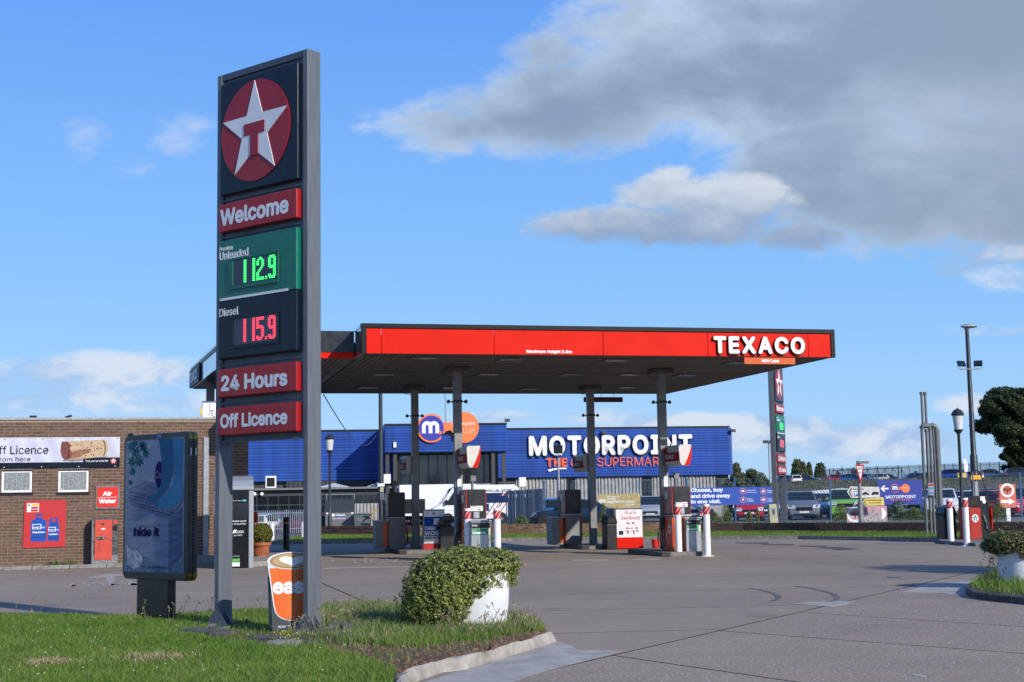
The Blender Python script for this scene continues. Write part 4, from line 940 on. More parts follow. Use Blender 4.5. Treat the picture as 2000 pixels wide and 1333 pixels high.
# bollards
def bollard(label, px_, py_, H=1.37, r=.09, kind='white', grp='white steel bollards guarding the pump islands', z=0.0):
    q = G(px_, py_, z); t = thing('bollard', label, 'bollard', (q.x, q.y+r, z), 0, grp)
    if kind == 'black':
        MB().lathe([(r, 0), (r, H-.05), (r*.8, H)], 24).build('tube', BLACK, t, smooth=True); MB().lathe([(r*1.01, H-.22), (r*1.01, H-.16)], 24).build('band', mat('orange band', (.85, .38, .03), .4), t); return t
    if kind == 'plain':
        MB().lathe([(r*1.0, 0), (r, H-.08), (r*.8, H-.03), (r*.4, H)], 20).build('tube', WHITE, t, smooth=True); return t
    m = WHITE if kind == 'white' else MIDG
    MB().lathe([(r, 0), (r, H-.03), (r*.93, H), (0.01, H+.004)], 24).build('tube', m, t, smooth=True); MB().pxy([(-r*1.7, -r*1.7), (r*1.7, -r*1.7), (r*1.7, r*1.7), (-r*1.7, r*1.7)], 0, .015).build('base_plate', m, t)
    bn = MB().lathe([(r*1.03, H-.27), (r*1.03, H-.06)], 24).build('reflective_band', REDW, t, smooth=True)
    m = MB()
    for k in range(-2, 3):           # white diagonal flashes wrapped round the band
        a0_ = k*1.25
        for j in range(6):
            t0, t1 = j/6, (j+1)/6; A = a0_+t0*1.5; B = a0_+t1*1.5; wd_ = .20; R = r*1.045
            m.add([(R*sin(A), -R*cos(A), H-.265+t0*.2), (R*sin(A+wd_), -R*cos(A+wd_), H-.265+t0*.2), (R*sin(B+wd_), -R*cos(B+wd_), H-.265+t1*.2), (R*sin(B), -R*cos(B), H-.265+t1*.2)], [(0, 1, 2, 3)])
    m.build('band_stripes', PURE, bn); return t
bollard('white bollard left of the silver cabinet before the left front pump', 914, 1099); bollard('white bollard just right of the silver cabinet near the ivy planter', 972, 1100)
bollard('white bollard on the left of the silver cabinet by the right front pump', 1327, 1087); bollard('dented white bollard right of the silver cabinet by the right front pump', 1383, 1087)
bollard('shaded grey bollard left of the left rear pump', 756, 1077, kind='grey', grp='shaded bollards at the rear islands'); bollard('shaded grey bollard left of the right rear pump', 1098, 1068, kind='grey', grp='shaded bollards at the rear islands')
bollard('left white bollard in front of the bin at the right hand diesel pump', 1860, 1064, 1.36, grp='white bollards by the right hand diesel pump'); bollard('right white bollard beside the red right hand diesel pump', 1891, 1067, 1.40, grp='white bollards by the right hand diesel pump')
bollard('left one of two plain white round topped posts beyond the coffee board', 531, 1058, .78, .085, 'plain', 'plain white posts on the kerb'); bollard('right one of two plain white round topped posts, partly behind the price sign', 592, 1056, .78, .085, 'plain', 'plain white posts on the kerb')
bollard('black bollard with an orange band behind the coffee board', 558, 1077, 1.12, .11, 'black', None)
for i, px_ in enumerate((473, 486)):
    q = G(px_, 1108); t = thing('bollard', ['thick black post touching the cash machine, left of a pair', 'thick black post touching the cash machine, right of a pair'][i], 'bollard', (q.x, q.y+.1, 0), 0, 'black posts by the cash machine'); MB().lathe([(.092, 0), (.092, 1.08), (.07, 1.10)], 24).build('tube', BLACK, t, smooth=True)
# silver cabinets
for i, (pa, pb, pt, pbm) in enumerate(((921, 959, 1018, 1099), (1341, 1371, 1012, 1086))):
    q = G((pa+pb)/2, pbm); s = FPX/q.y; w_ = (pb-pa)/2/s; h = (pbm-pt)/s
    t = thing('waste_and_towel_unit', ['silver forecourt cabinet between bollards before the left front pump', 'silver forecourt cabinet between bollards before the right front pump, with a faint winged emblem'][i], 'cabinet', (q.x, q.y, 0), TH*.6, 'silver forecourt cabinets')
    a_ = MB().box(-w_, w_, 0, .35, .02, h-.04).build('body', SILVER, t, bevel=.01); MB().box(-w_-.03, w_+.03, -.03, .38, h-.04, h).build('lid', STEEL, t, bevel=.006)
    b1 = MB().box(-w_+.01, w_-.012, -.008, 0, h-.20, h-.07).build('diesel_label', BLACK, a_); text('Diesel', -w_+.03, -w_+.16, h-.155, h-.105, PURE, b1, -.008, .002, .02)
    b1 = MB().box(-w_+.01, w_-.07, -.008, 0, h-.37, h-.215).build('unleaded_label', mat('label green', (.02, .30, .10), .4), a_); text('Unleaded', -w_+.025, w_-.13, h-.35, h-.28, PURE, b1, -.008, .002, .03); text('Premium', -w_+.025, -w_+.13, h-.268, h-.235, PURE, b1, -.008, .002, .01)
    MB().box(w_-.068, w_-.012, -.008, 0, h-.37, h-.215).build('info_label', mat('label cream', (.7, .75, .5), .5), a_)
    if i: 
        MB().disc(0.02, .22, .075, -.003, 0, 24).build('emblem', STEEL, a_)
        for s_ in (-1, 1): MB().pxz([(.02+s_*.09, .16), (.02+s_*.14, .26), (.02+s_*.11, .36), (.02+s_*.09, .27)], -.003, 0).build('emblem_wing', STEEL, a_)
        MB().box(-.04, .08, -.006, -.003, .25, .265).box(.005, .035, -.006, -.003, .17, .25).build('emblem_letter', SILVER, a_)
# advertising cabinets
def sandwich(label, pa, pb, ptop, pbot, D, name):
    q = G((pa+pb)/2, pbot); s = FPX/q.y; w_ = (pb-pa)/2/s; h = (pbot-ptop)/s
    t = thing(name, label, 'advertising board', (q.x, q.y, 0), TH*.5); return t, w_, h
t, w_, h = sandwich('white and blue cash machine advertising cabinet between the left pumps', 827, 869, 997, 1081, .5, 'advert_cabinet')
a_ = MB().box(-w_, w_, 0, .45, .02, h).build('cabinet', MIDG, t, bevel=.01); MB().box(-w_+.02, w_-.02, -.008, 0, .30, h-.03).build('print_sheet', PURE, a_); MB().box(-w_, w_, -.012, 0, .03, .295).build('red_skirt', REDW, a_)
MB().box(-w_+.03, w_-.03, -.011, -.008, h-.95, h-.22).build('blue_print', mat('print blue', (.03, .10, .45), .4), a_); text('CASH', -w_+.05, .04, h-.62, h-.50, PURE, a_, -.0115, .003, .034); text('MACHINE', -w_+.05, w_-.03, h-.78, h-.64, PURE, a_, -.0115, .003, .034)
MB().box(-w_+.03, w_-.03, -.0125, -.0112, h-.95, h-.80).build('white_band', PURE, a_); text('MONEY ON THE GO', -w_+.05, w_-.03, h-.88, h-.82, BLACK, a_, -.013, .002, .04)
MB().pxz([(-.02, h-.45), (-.0, h-.27), (.20, h-.27), (.21, h-.38), (.12, h-.40), (.11, h-.47)], -.0135, -.011).build('printed_cup', OFFW, a_); MB().pxz([(.08, h-.48), (.16, h-.32), (w_-.03, h-.28), (w_-.03, h-.55)], -.0145, -.012).build('printed_hand', mat('print salmon', (.7, .2, .16), .4), a_); MB().disc(.0, h-.12, .035, -.011, -.008, 16).build('printed_roundel', REDW, a_)
t, w_, h = sandwich('white and red rewards advertising cabinet between the right pumps', 1203, 1257, 995, 1073, .5, 'advert_cabinet')
a_ = MB().box(-w_-.06, w_, 0, .5, .02, h).build('cabinet', DARKG, t, bevel=.01); MB().box(-w_+.02, w_-.015, -.008, 0, .36, h-.03).build('print_sheet', mat('pale print', (.76, .74, .77), .4, var=.03), a_); MB().box(-w_, w_, -.012, 0, .03, .355).build('red_skirt', FASRED, a_)
text('Fill up for', -.14, .24, h-.19, h-.08, REDW, a_, -.008, .002, .005, italic=.25); text('Great Rewards', -.25, .35, h-.34, h-.23, REDW, a_, -.008, .002, .005, italic=.25)
for s_ in (-1, 1): MB().pxz([(.05+s_*.03, h-.50), (.05+s_*.05, h-.43), (.05+s_*.10, h-.40), (.05+s_*.12, h-.50), (.05+s_*.08, h-.46)], -.011, -.008).build('printed_hand', REDW, a_); MB().box(.05+s_*.07, .05+s_*.11, -.011, -.008, .46, .58).build('printed_strip', REDW, a_)
MB().disc(-.07, h-.60, .03, -.011, -.008, 14).build('printed_badge', REDW, a_); MB().box(.2, .26, -.011, -.008, h-.63, h-.57).build('printed_badge', REDW, a_); MB().box(.21, .29, -.011, -.008, h-.71, h-.67).build('printed_badge', MATS['label green'], a_); MB().box(-.02, .12, -.011, -.008, h-.615, h-.59).box(-.12, -.02, -.011, -.008, h-.70, h-.68).box(.02, .15, -.011, -.008, h-.70, h-.69).build('printed_badge', MIDG, a_); MB().box(-w_+.10, -w_+.24, -.011, -.008, .44, .56).build('printed_badge', BLACK, a_)
# bins
def litter_bin(label, px_, py_, w_, h, D=.5):
    q = G(px_, py_); t = thing('litter_bin', label, 'bin', (q.x, q.y, 0), TH)
    MB().box(-w_/2, w_/2, 0, D, .0, h*.74).build('body', BLACK, t, bevel=.03)
    P = [(-w_/2*1.02, h*.741), (-w_/2*1.04, h*.80), (-w_/2*.8, h*.95), (-w_*.2, h), (w_*.2, h), (w_/2*.8, h*.95), (w_/2*1.04, h*.80), (w_/2*1.02, h*.741)]
    MB().pxz(P, -.02, D+.02).build('hood', BLACKG, t, bevel=.02); MB().box(-w_*.32, w_*.32, -.026, -.02, h*.78, h*.9).build('opening', RUBBER, t); return t
t = litter_bin('black hooded litter bin beside the left front fuel pump', 877, 1081, .54, 1.12); MB().disc(.12, .86, .055, -.034, -.02, 16).build('sticker', mat('sticker blue', (.25, .45, .75), .4), t)
litter_bin('black litter bin half behind the rewards cabinet', 1196, 1074, .34, 1.05); litter_bin('black litter bin behind the white bollards at the right hand diesel pump', 1858, 1059, .44, 1.14)
# watering can and bucket
q = cw(2.95, 8.6, .12); q = G(813, 1071, .12); t = thing('watering_can', 'red plastic watering can standing on the left rear pump island', 'watering can', q, 0)
REDP = mat('red plastic', (.62, .035, .02), .35); MB().lathe([(.15, 0), (.17, .05), (.14, .17), (.07, .22)], 20).build('body', REDP, t, smooth=True); MB().tube((-.1, 0, .06), (-.26, 0, .20), .035, .02).build('spout', REDP, t)
MB().path([(.13*cos(a_)+0, 0, .19+.09*sin(a_)) for a_ in [pi*i/8 for i in range(9)]], .014).build('handle', REDP, t)
q = G(1281, 1073, .0); t = thing('bucket', 'red squeegee bucket on the ground left of the right front pump', 'bucket', (q.x, q.y, .0), 0); MB().lathe([(.10, 0), (.135, .30), (.12, .30), (.09, .02)], 20).build('pail', REDP, t, smooth=True); MB().path([(.13*cos(a_), 0, .30+.05*sin(a_)) for a_ in [pi*i/8 for i in range(9)]], .006).build('handle', BLACK, t)
q = cw(9.45, 2.4, 1.12); t = thing('flyer_rack', 'small untidy rack of leaflets on the shelf beside the right front pump', 'rack', q, TH); MB().box(0, .22, -.1, .1, -.06, -.03).build('tray', STEEL, t)
for k, m_ in enumerate((REDW, OFFW, MIDG)): MB().add([(.02+k*.06, -.09, -.03), (.1+k*.06, -.06, -.03), (.16+k*.05, -.0, .05), (.05+k*.06, .02, .06)], [(0, 1, 2, 3)]).build('leaflet', m_, t)

# right hand diesel pump
q = G(1909, 1060); t = thing('fuel_pump', 'red diesel pump with a hose arm on the right, beside the white bollards', 'fuel pump', (q.x, q.y, 0), radians(24)); s_ = 2750/q.y
MB().box(-.22, .23, 0, .5, .0, .10).build('plinth', RUBBER, t); MB().box(-.25, .2, 0, .5, .10, 1.08).build('lower_cabinet', mat('diesel pump red', (.42, .022, .010), .4), t, bevel=.012); MB().box(-.28, .12, -.02, .45, 1.10, 1.42).build('head', BLACK, t, bevel=.012); MB().box(-.2, .05, -.028, -.02, 1.2, 1.34).build('display', mat('dim display', (.06, .03, .02), .2), t)
star_logo(t, -.04, .75, .125, -.001, (OFFW, BLACK), .008)
MB().box(.205, .62, .05, .5, .02, 1.08).build('nozzle_bay', BLACK, t, bevel=.012); MB().box(.15, .56, .02, .45, 1.085, 1.44).build('meter_head', BLACK, t, bevel=.012); MB().box(.621, .66, .0, .5, .10, 1.08).build('side_post', FASRED, t)
MB().box(.22, .40, .008, .02, 1.30, 1.42).build('meter_label', PURE, t); MB().disc(.36, 1.27, .07, .0, .019, 20).build('meter_dial', PURE, t); MB().tube((.30, 0, .85), (.40, 0, .60), .02, .015).tube((.40, 0, .60), (.42, 0, .42), .022, .028).build('nozzle', STEEL, t)
MB().path([(.12, .2, 1.44), (.05, .1, 1.9), (.0, .05, 2.22)], .018).tube((.14, .2, 1.44), (.03, .1, 2.15), .02).build('hose_arm', STEEL, t)
hp = [(.0, .0, 2.22), (.12, -.02, 2.24), (.22, -.04, 2.15), (.36, -.06, 1.75), (.5, -.08, 1.3), (.64, -.1, .9), (.74, -.1, .6), (.72, -.1, .42), (.6, -.1, .34), (.46, -.08, .45), (.40, -.05, .62)]
MB().path(hp, .017, 6).build('hose', BLACK, t, smooth=True)
o = MB().pxy([g2(1830, 1057), g2(1838, 1063), g2(1905, 1068), g2(1985, 1066), g2(2100, 1064), g2(2100, 1052), g2(1840, 1052)], 0, .10).build('pump_island', ISL, kind='structure', bevel=.015)

# vent pipes
PIPE = mat('vent pipe grey', (.17, .18, .185), .5, metal=.3, var=.12)
YP = 49.6
def vent(label, xt, yt, xb, yb, r, cap=True):
    b = W(xb, yb, YP); a_ = W(xt, yt, YP); x_ = (a_.x+b.x)/2; t = thing('vent_pipe', label, 'pipe', (x_, YP, 0), 0, 'tank vent pipes on the grass strip'); z0_ = max(0, b.z) if yb < 1040 else 0
    MB().tube((0, 0, z0_), (0, 0, a_.z), r, r, 12).build('pipe', PIPE, t, smooth=True)
    if cap: MB().tube((0, 0, a_.z), (0, 0, a_.z+.10), r*1.5, r*1.5, 12).build('cap', PIPE, t)
    return x_, a_.z
vent('leftmost short vent pipe of the group', 1799, 838, 1812, 1048, .05); vent('second vent pipe from the left, capped lower than its neighbours', 1810, 844, 1819, 1048, .05); vent('third vent pipe from the left', 1816, 840, 1826, 1048, .05)
x2, z2 = vent('slim vent pipe directly left of the thick elbowed pipe', 1822, 832, 1833, 1048, .05, False)
b = W(1839, 1048, YP); a_ = W(1829, 832, YP); xx = (a_.x+b.x)/2
t = thing('vent_pipe', 'thick elbowed vent manifold pipe, right side of the group, with two slim risers on top', 'pipe', (xx, YP, 0), 0, 'tank vent pipes on the grass strip'); ZT = a_.z
MB().tube((0, 0, 0), (0, 0, ZT-.12), .10, .10, 16).build('pipe', PIPE, t, smooth=True)
lx = W(1800, 828, YP).x-xx
MB().path([(0, 0, ZT-.12), (-.03, 0, ZT-.04), (-.12, 0, ZT), (lx, 0, ZT-.0)], .085, 12).build('elbow', PIPE, t, smooth=True); MB().tube((-.16, 0, ZT), (-.10, 0, ZT), .10, .10, 14).tube((lx, 0, ZT), (lx+.1, 0, ZT), .10, .10, 14).build('flange', PIPE, t)
for xt in (1799.5, 1806.5):
    a_ = W(xt, 766, YP); b = W(xt+3, 826, YP); xm = (a_.x+b.x)/2-xx; MB().tube((xm, 0, ZT), (xm, 0, a_.z-.1), .045, .045, 10).build('riser', PIPE, t); MB().tube((xm, 0, a_.z-.1), (xm, 0, a_.z), .07, .07, 10).build('cap', PIPE, t)
a_ = W(1818.5, 956, YP-.12); t = thing('notice_plate', 'small striped notice plate strapped to the vent pipes', 'sign', (a_.x, YP-.14, a_.z), 0)
MB().box(-.10, .10, 0, .01, -.21, .21).build('plate', STEEL, t); MB().box(-.085, .085, -.003, 0, .11, .18).build('red_bar', REDW, t); MB().box(-.085, .085, -.003, 0, -.0, .07).build('blue_bar', mat('notice blue', (.1, .3, .6), .4), t); MB().box(-.085, .085, -.003, 0, -.18, -.11).build('blue_bar', MATS['notice blue'], t)

# street lamps and poles
POLE = mat('dark blue grey pole', (.035, .045, .055), .45, metal=.3, var=.1)
def lantern(label, px_, pyb, Y, pyt, z0=0.0):
    b = W(px_, pyb, Y); t_ = W(px_, pyt, Y); s_ = 2750/Y; t = thing('lantern_post', label, 'street lamp', (b.x, Y, z0), 0, 'lantern topped lamp posts'); H = t_.z-z0
    MB().lathe([(.10, 0), (.10, .9), (.065, 1.0), (.05, H-.95), (.06, H-.93)], 14).build('post', POLE, t, smooth=True); MB().lathe([(.07, H-.93), (.16, H-.82), (.16, H-.78)], 16).build('lamp_base', POLE, t, smooth=True)
    MB().lathe([(.14, H-.78), (.19, H-.28)], 16).build('lamp_glass', mat('frosted lamp glass', (.62, .63, .62), .25, var=.05), t, smooth=True); MB().lathe([(.22, H-.28), (.23, H-.22), (.14, H-.08), (.04, H-.04), (.03, H)], 16).build('lamp_cap', POLE, t, smooth=True); return t
lantern('lantern topped lamp post behind the price sign, before the blue cladding', 644, 950, 66, 847); lantern('lantern topped lamp post on the right between the vent pipes and the tall lamp', 1876, 920, 51, 797)
q = W(1902, 900, 61); t = thing('tall_lamp_post', 'tall dark lamp post with two floodlights, left of the big tree', 'street lamp', (q.x, 61, 0)); H = W(1888, 645, 61).z
MB().lathe([(.16, 0), (.16, 3.1), (.12, 3.2), (.08, H-.1), (.075, H)], 14).build('post', POLE, t, smooth=True)
MB().lathe([(.08, H), (.10, H+.03), (.12, H+.10)], 12).build('lamp_neck', MIDG, t); hd = MB().lathe([(.0, -.05), (.20, -.03), (.30, .03), (.28, .09), (.16, .16), (.02, .18)], 18).build('lamp_head', mat('lamp head grey', (.42, .43, .44), .4), t, smooth=True); hd.location = (.10, 0, H+.12); hd.scale = (1.25, .8, .85)
zf = W(1886, 722, 61).z; MB().tube((-.42, -.1, zf), (.42, -.1, zf), .025).build('cross_arm', STEEL, t)
for s in (-1, 1):
    f = MB().box(-.18, .18, -.05, .05, -.13, .13).build('floodlight', BLACK, t, bevel=.01); f.location = (s*.36, -.14, zf+.24); f.rotation_euler = (radians(-35), 0, radians(-20*s)); MB().box(-.15, .15, -.056, -.05, -.10, .10).build('lens', GLASS, f)
    MB().path([(s*.36-.15, -.12, zf+.22), (s*.36-.15, -.1, zf+.03), (s*.36+.15, -.1, zf+.03), (s*.36+.15, -.12, zf+.22)], .012).build('bracket', STEEL, t)
zz = W(1905, 933, 61).z; o = MB().box(-.22, .22, -.185, -.17, zz-.09, zz+.09).build('orange_plate', mat('plate orange', (.85, .42, .02), .5), t); MB().box(-.07, .07, -.175, -.165, zz-.9, zz-.18).build('post_plate', STEEL, t)
# ------------------------------------------------------------------ shop building, own frame along its brick front
sq = G(0, 1113); sh = Plane(sq.x, sq.y, TH)
shop = thing('shop_building', 'flat roofed brown brick shop on the left with small barred windows', 'building', (sq.x, sq.y, 0), TH)
WX0, WX1, WZ = -1.2, 6.32, 3.86
MB().box(WX0, WX1-.005, .002, .3, 0, WZ-.005).build('mortar_wall', MORTAR, shop)
MB().box(WX0, WX1-.005, .31, 9, 0, WZ-.02).build('building_core', BRICKD, shop); MB().box(WX0, WX1, .3, 9, WZ-.01, WZ+.05).build('flat_roof', DARKG, shop)
MB().box(WX0, WX1+.02, -.03, .32, WZ+.01, WZ+.075).build('coping', mat('pale coping', (.42, .42, .40), .7, var=.1), shop, bevel=.006)
MB().box(WX0, WX1, -.012, .0195, WZ-.60, WZ-.585).build('flashing_strip', mat('lead strip', (.3, .3, .3), .6), shop)
wins = [(-.02, .75, 1.96, 2.57), (1.39, 2.17, 1.95, 2.57)]
def brick_field(parent, x0, x1, z0, z1, m, holes=(), ny=0.002, d=.01, bl=.262, bh=.0655, j=.0135, near=None, limit=300, name='brick', soldier=False):
    pos = []; r = 0; z = z0
    while z+bh <= z1+.002:
        x = x0-(bl+j)/2*(r % 2)
        while x < x1:
            a, b = max(x, x0), min(x+bl, x1)
            if b-a > .03:
                hit = None
                for (ha, hb, hc, hd) in holes:
                    if z < hd and z+bh > hc and a < hb and b > ha: hit = (ha, hb)
                if hit:
                    if a < hit[0]-.04: pos.append((a, hit[0]-.005, z))
                    if b > hit[1]+.04: pos.append((hit[1]+.005, b, z))
                else: pos.append((a, b, z))
            x += bl+j
        z += bh+j; r += 1
    full = [p for p in pos if abs((p[1]-p[0])-bl) < .002]; rest = [p for p in pos if abs((p[1]-p[0])-bl) >= .002]
    if near: full.sort(key=lambda p: (p[0]-near[0])**2+(p[2]-near[1])**2)
    me = MB().box(0, bl, ny-.008, ny+d, 0, bh).mesh(name, m)
    for p in full[:limit]:
        o = put(me, name, parent); o.location = (p[0], random.uniform(-.002, .002), p[2])
    mb = MB()
    for p in full[limit:]+rest:
        e = random.uniform(-.003, .002); mb.box(p[0], p[1], ny-.008+e, ny+d, p[2], p[2]+bh)
    if mb.v: mb.build(name+'work', m, parent, kind='stuff')
brick_field(shop, WX0, WX1, .03, WZ-.0, BRICK, wins, near=(3.6, 1.2))
for i, (a, b, c, d) in enumerate(wins):
    MB().box(a, b, .0, .015, c, d).build('window_reveal', BLACK, shop)
    w = MB(); t_ = .055; w.box(a+.01, b-.01, -.02, -.001, c+.02, c+.02+t_).box(a+.01, b-.01, -.02, -.001, d-.075, d-.075+.03).box(a+.01, a+.01+t_, -.02, -.001, c+.02+t_, d-.075).box(b-.01-t_, b-.01, -.02, -.001, c+.02+t_, d-.075)
    w = w.build('window', WHITE, shop, bevel=.004)
    MB().box(a+.01+t_, b-.01-t_, -.006, -.001, c+.02+t_, d-.075).build('pane', mat('frosted patterned glass', (.42, .46, .46), .35, c2=(.10, .12, .13), scale=38), w)
    for k in range(5):
        x = a+.14+k*(b-a-.26)/4.2; MB().box(x-.006, x+.006, -.012, -.007, c+.09, d-.085).build('bar', mat('bar white', (.55, .57, .56), .5, c2=(.35, .37, .37), scale=30), w)
    MB().box(a-.02, b+.02, -.035, -.0, c-.045, c+.015).build('sill', BLACK, shop)
for k, (x, n_) in enumerate(((1.0, 0), (1.62, 1))):
    o = MB().box(-.09, .09, -.05, .05, 0, .05).build('roof_light', BLACK, shop); o.location = (x-.28*(k == 0)-.0, .2, WZ+.09); o.rotation_euler = (0, radians(-18*k), 0); MB().tube((0, 0, -.06), (0, 0, 0), .015).build('bracket', BLACK, o)
# banner
bz1, bz0 = 3.41, 2.62; bx = 2.95
t = thing('banner', 'long pale banner with a wine cork picture fixed high on the brick wall', 'banner', sh.o+sh.u*0+sh.v*-.03, TH)
def W2(x, y): return sh(x, y, -.04)
P = []; nxs = 60
mb = MB(); vs = []
for i in range(nxs+1):
    for j in range(9):
        x = -1.2+(bx+1.2)*i/nxs; z = bz0+(bz1-bz0)*j/8; yy = -.012+.010*sin(i*.9+j*.5)+.006*sin(i*2.3-j); vs.append((x, yy, z))
mb.add(vs, [(i*9+j, (i+1)*9+j, (i+1)*9+j+1, i*9+j+1) for i in range(nxs) for j in range(8)]).build('banner_sheet', mat('banner lilac white', (.56, .57, .66), .5, c2=(.50, .51, .62), scale=2), t, smooth=True)
MB().box(-1.2, bx, -.034, -.03, bz0, bz0+.135).build('navy_strip', NAVY, t)
MB().pxz([(2.02, bz0+.136), (2.02, bz0+.22), (2.05, bz0+.25), (bx, bz0+.25), (bx, bz0+.136)], -.034, -.03).build('navy_tab', NAVY, t)
a = W2(-14, 887); b = W2(95, 869); text('Off Licence', a[0]-.04, b[0], 2.98, 3.20, BLACK, t, -.03, .002, 0.0)
a = W2(-52, 900); b = W2(60, 893); text('Take it from here', a[0]-.05, b[0], 2.79, 2.91, mat('grey print', (.12, .12, .14), .5), t, -.03, .002, 0.0)
text('Trust your car to the Star', 2.08, 2.66, bz0+.12, bz0+.19, PURE, t, -.034, .001, .012)
star_logo(t, 2.79, bz0+.155, .075, -.036, (REDW, PURE), .003)
ck = lambda l: [W2(x/8.333, 840+y/8.333) for x, y in l]
CORK = mat('cork print', (.50, .33, .19), .5, c2=(.62, .46, .30), scale=9); CORKD = mat('wine stained cork print', (.16, .035, .03), .5, c2=(.24, .07, .05), scale=10); CORKS = mat('cork stain print', (.26, .10, .05), .5, c2=(.36, .17, .09), scale=12)
MB().pxz(ck([(1010, 490), (1060, 500), (1350, 470), (1700, 440), (1770, 420), (1700, 455), (1300, 500), (1050, 510)]), -.033, -.031).build('print_shadow', mat('print shadow lilac', (.33, .32, .40), .5), t)
MB().pxz(ck([(1090, 190), (1400, 172), (1690, 160), (1735, 170), (1762, 260), (1755, 360), (1720, 430), (1690, 440), (1400, 465), (1060, 490), (1100, 340)]), -.035, -.031).build('print_cork', CORK, t)
MB().pxz(ck([(1150, 420), (1200, 340), (1320, 330), (1400, 310), (1480, 310), (1490, 350), (1420, 380), (1360, 400), (1300, 450), (1160, 470)]), -.0365, -.035).build('print_stain', CORKS, t)
MB().pxz(ck([(1010, 195), (1090, 188), (1170, 260), (1130, 300), (1180, 380), (1150, 470), (1060, 492), (1010, 440), (990, 340)]), -.037, -.031).build('print_cork_end', CORKD, t)
for Pk in ([(1080, 195), (1095, 195), (1120, 260), (1135, 340), (1125, 420), (1100, 480), (1090, 478), (1115, 400), (1120, 320), (1105, 250)], [(1665, 165), (1680, 165), (1715, 220), (1722, 290), (1712, 370), (1690, 430), (1682, 428), (1702, 360), (1708, 290), (1700, 220)]): MB().pxz(ck(Pk), -.038, -.036).build('print_line', mat('print dark line', (.05, .02, .02), .5), t)
random.seed(3)
mb = MB()
for _ in range(24):
    x_, y_ = random.uniform(1190, 1640), random.uniform(190, 430); Pk = ck([(x_, y_), (x_+16, y_-4), (x_+20, y_+8), (x_+4, y_+12)]); mb.pxz(Pk, -.0375, -.036)
mb.build('print_specks', MATS['print dark line'], t, kind='stuff')
for i in range(4):
    MB().disc(-.1+i*.95+.15, bz1-.03, .013, -.034, -.02, 8).build('eyelet', STEEL, t); MB().disc(.05+i*.93, bz0+.02, .013, -.04, -.02, 8).build('eyelet', OFFW, t)
# gas bottle board
t = thing('gas_board', 'red board picturing two blue gas bottles on the brick wall', 'sign board', sh.o+sh.v*-.025, TH)
B_z = lambda l: [(lambda r: r)(sh(40+x/8.885, 970+y/8.885, -.04)) for x, y in l]
rb = MB().pxz(B_z([(38, 898), (72, 130), (82, 85), (110, 72), (520, 66), (780, 62), (798, 80), (775, 872)]), -.012, .0).build('board', mat('gas board red', (.60, .035, .035), .4, var=.04), t)
def gb(l, m, lay, n): return MB().pxz(B_z(l), -.012-.003*lay, -.012-.003*(lay-1)).build(n, m, rb)
gb([(115, 120), (322, 118), (316, 268), (110, 274)], PURE, 1, 'warning_label'); gb([(188, 130), (310, 128), (308, 165), (187, 168)], mat('hazard yellow', (.8, .5, .03), .5), 2, 'yellow_box')
gb([(186, 180), (308, 177), (306, 214), (185, 216)], REDW, 2, 'red_box'); gb([(184, 226), (304, 224), (302, 262), (183, 264)], REDW, 2, 'red_box'); gb([(128, 165), (150, 128), (176, 163)], BLACK, 2, 'warning_triangle')
GB = mat('bottle print blue', (.012, .11, .50), .3, c2=(.01, .07, .36), scale=3)
gb([(178, 710), (180, 460), (192, 425), (262, 385), (262, 330), (272, 302), (370, 300), (380, 325), (376, 384), (440, 420), (452, 455), (446, 710), (446, 765), (420, 784), (200, 784), (168, 765)], GB, 1, 'print_bottle')
gb([(285, 335), (358, 333), (356, 365), (318, 368), (284, 365)], MATS['gas board red'], 2, 'print_handle_gap')
gb([(474, 720), (478, 520), (500, 478), (502, 400), (512, 374), (650, 372), (658, 400), (652, 476), (672, 510), (668, 720), (672, 760), (650, 774), (480, 774), (466, 755)], GB, 1, 'print_bottle'); gb([(538, 402), (625, 400), (620, 438), (536, 440)], MATS['gas board red'], 2, 'print_handle_gap')
gb([(204, 482), (362, 480), (360, 568), (204, 570)], PURE, 2, 'print_label'); gb([(212, 492), (352, 490), (350, 525), (212, 528)], GB, 3, 'print_label_box'); gb([(486, 532), (614, 530), (612, 608), (486, 610)], PURE, 2, 'print_label'); gb([(494, 542), (604, 540), (602, 570), (494, 572)], GB, 3, 'print_label_box')
gb([(172, 712), (450, 706), (448, 716), (172, 722)], mat('bottle dark', (.01, .03, .14), .5), 2, 'print_seam'); gb([(466, 728), (670, 722), (668, 732), (466, 738)], MATS['bottle dark'], 2, 'print_seam')
def btext(s_, x0, y0, x1, y1, m, b_=.02, lay=3):
    a, b = B_z([(x0, y1)])[0], B_z([(x1, y0)])[0]; text(s_, a[0], b[0], a[1], b[1], m, rb, -.012-.003*lay, .002, b_)
btext('CALOR', 214, 532, 352, 562, GB, .04); btext('Gas', 366, 522, 424, 552, PURE); btext('15kg Butane', 204, 605, 422, 645, PURE, .035, 1); btext('CALOR', 494, 576, 604, 602, GB, .04); btext('Gas', 620, 566, 664, 590, PURE, .02, 1); btext('7kg Butane', 484, 640, 652, 675, PURE, .035, 1)
for x_, y_ in ((100, 380), (80, 862), (735, 840), (755, 360), (762, 98), (450, 104), (262, 884)): c_ = B_z([(x_, y_)])[0]; MB().disc(c_[0], c_[1], .008, -.016, -.012, 8).build('screw', DARKG, rb)
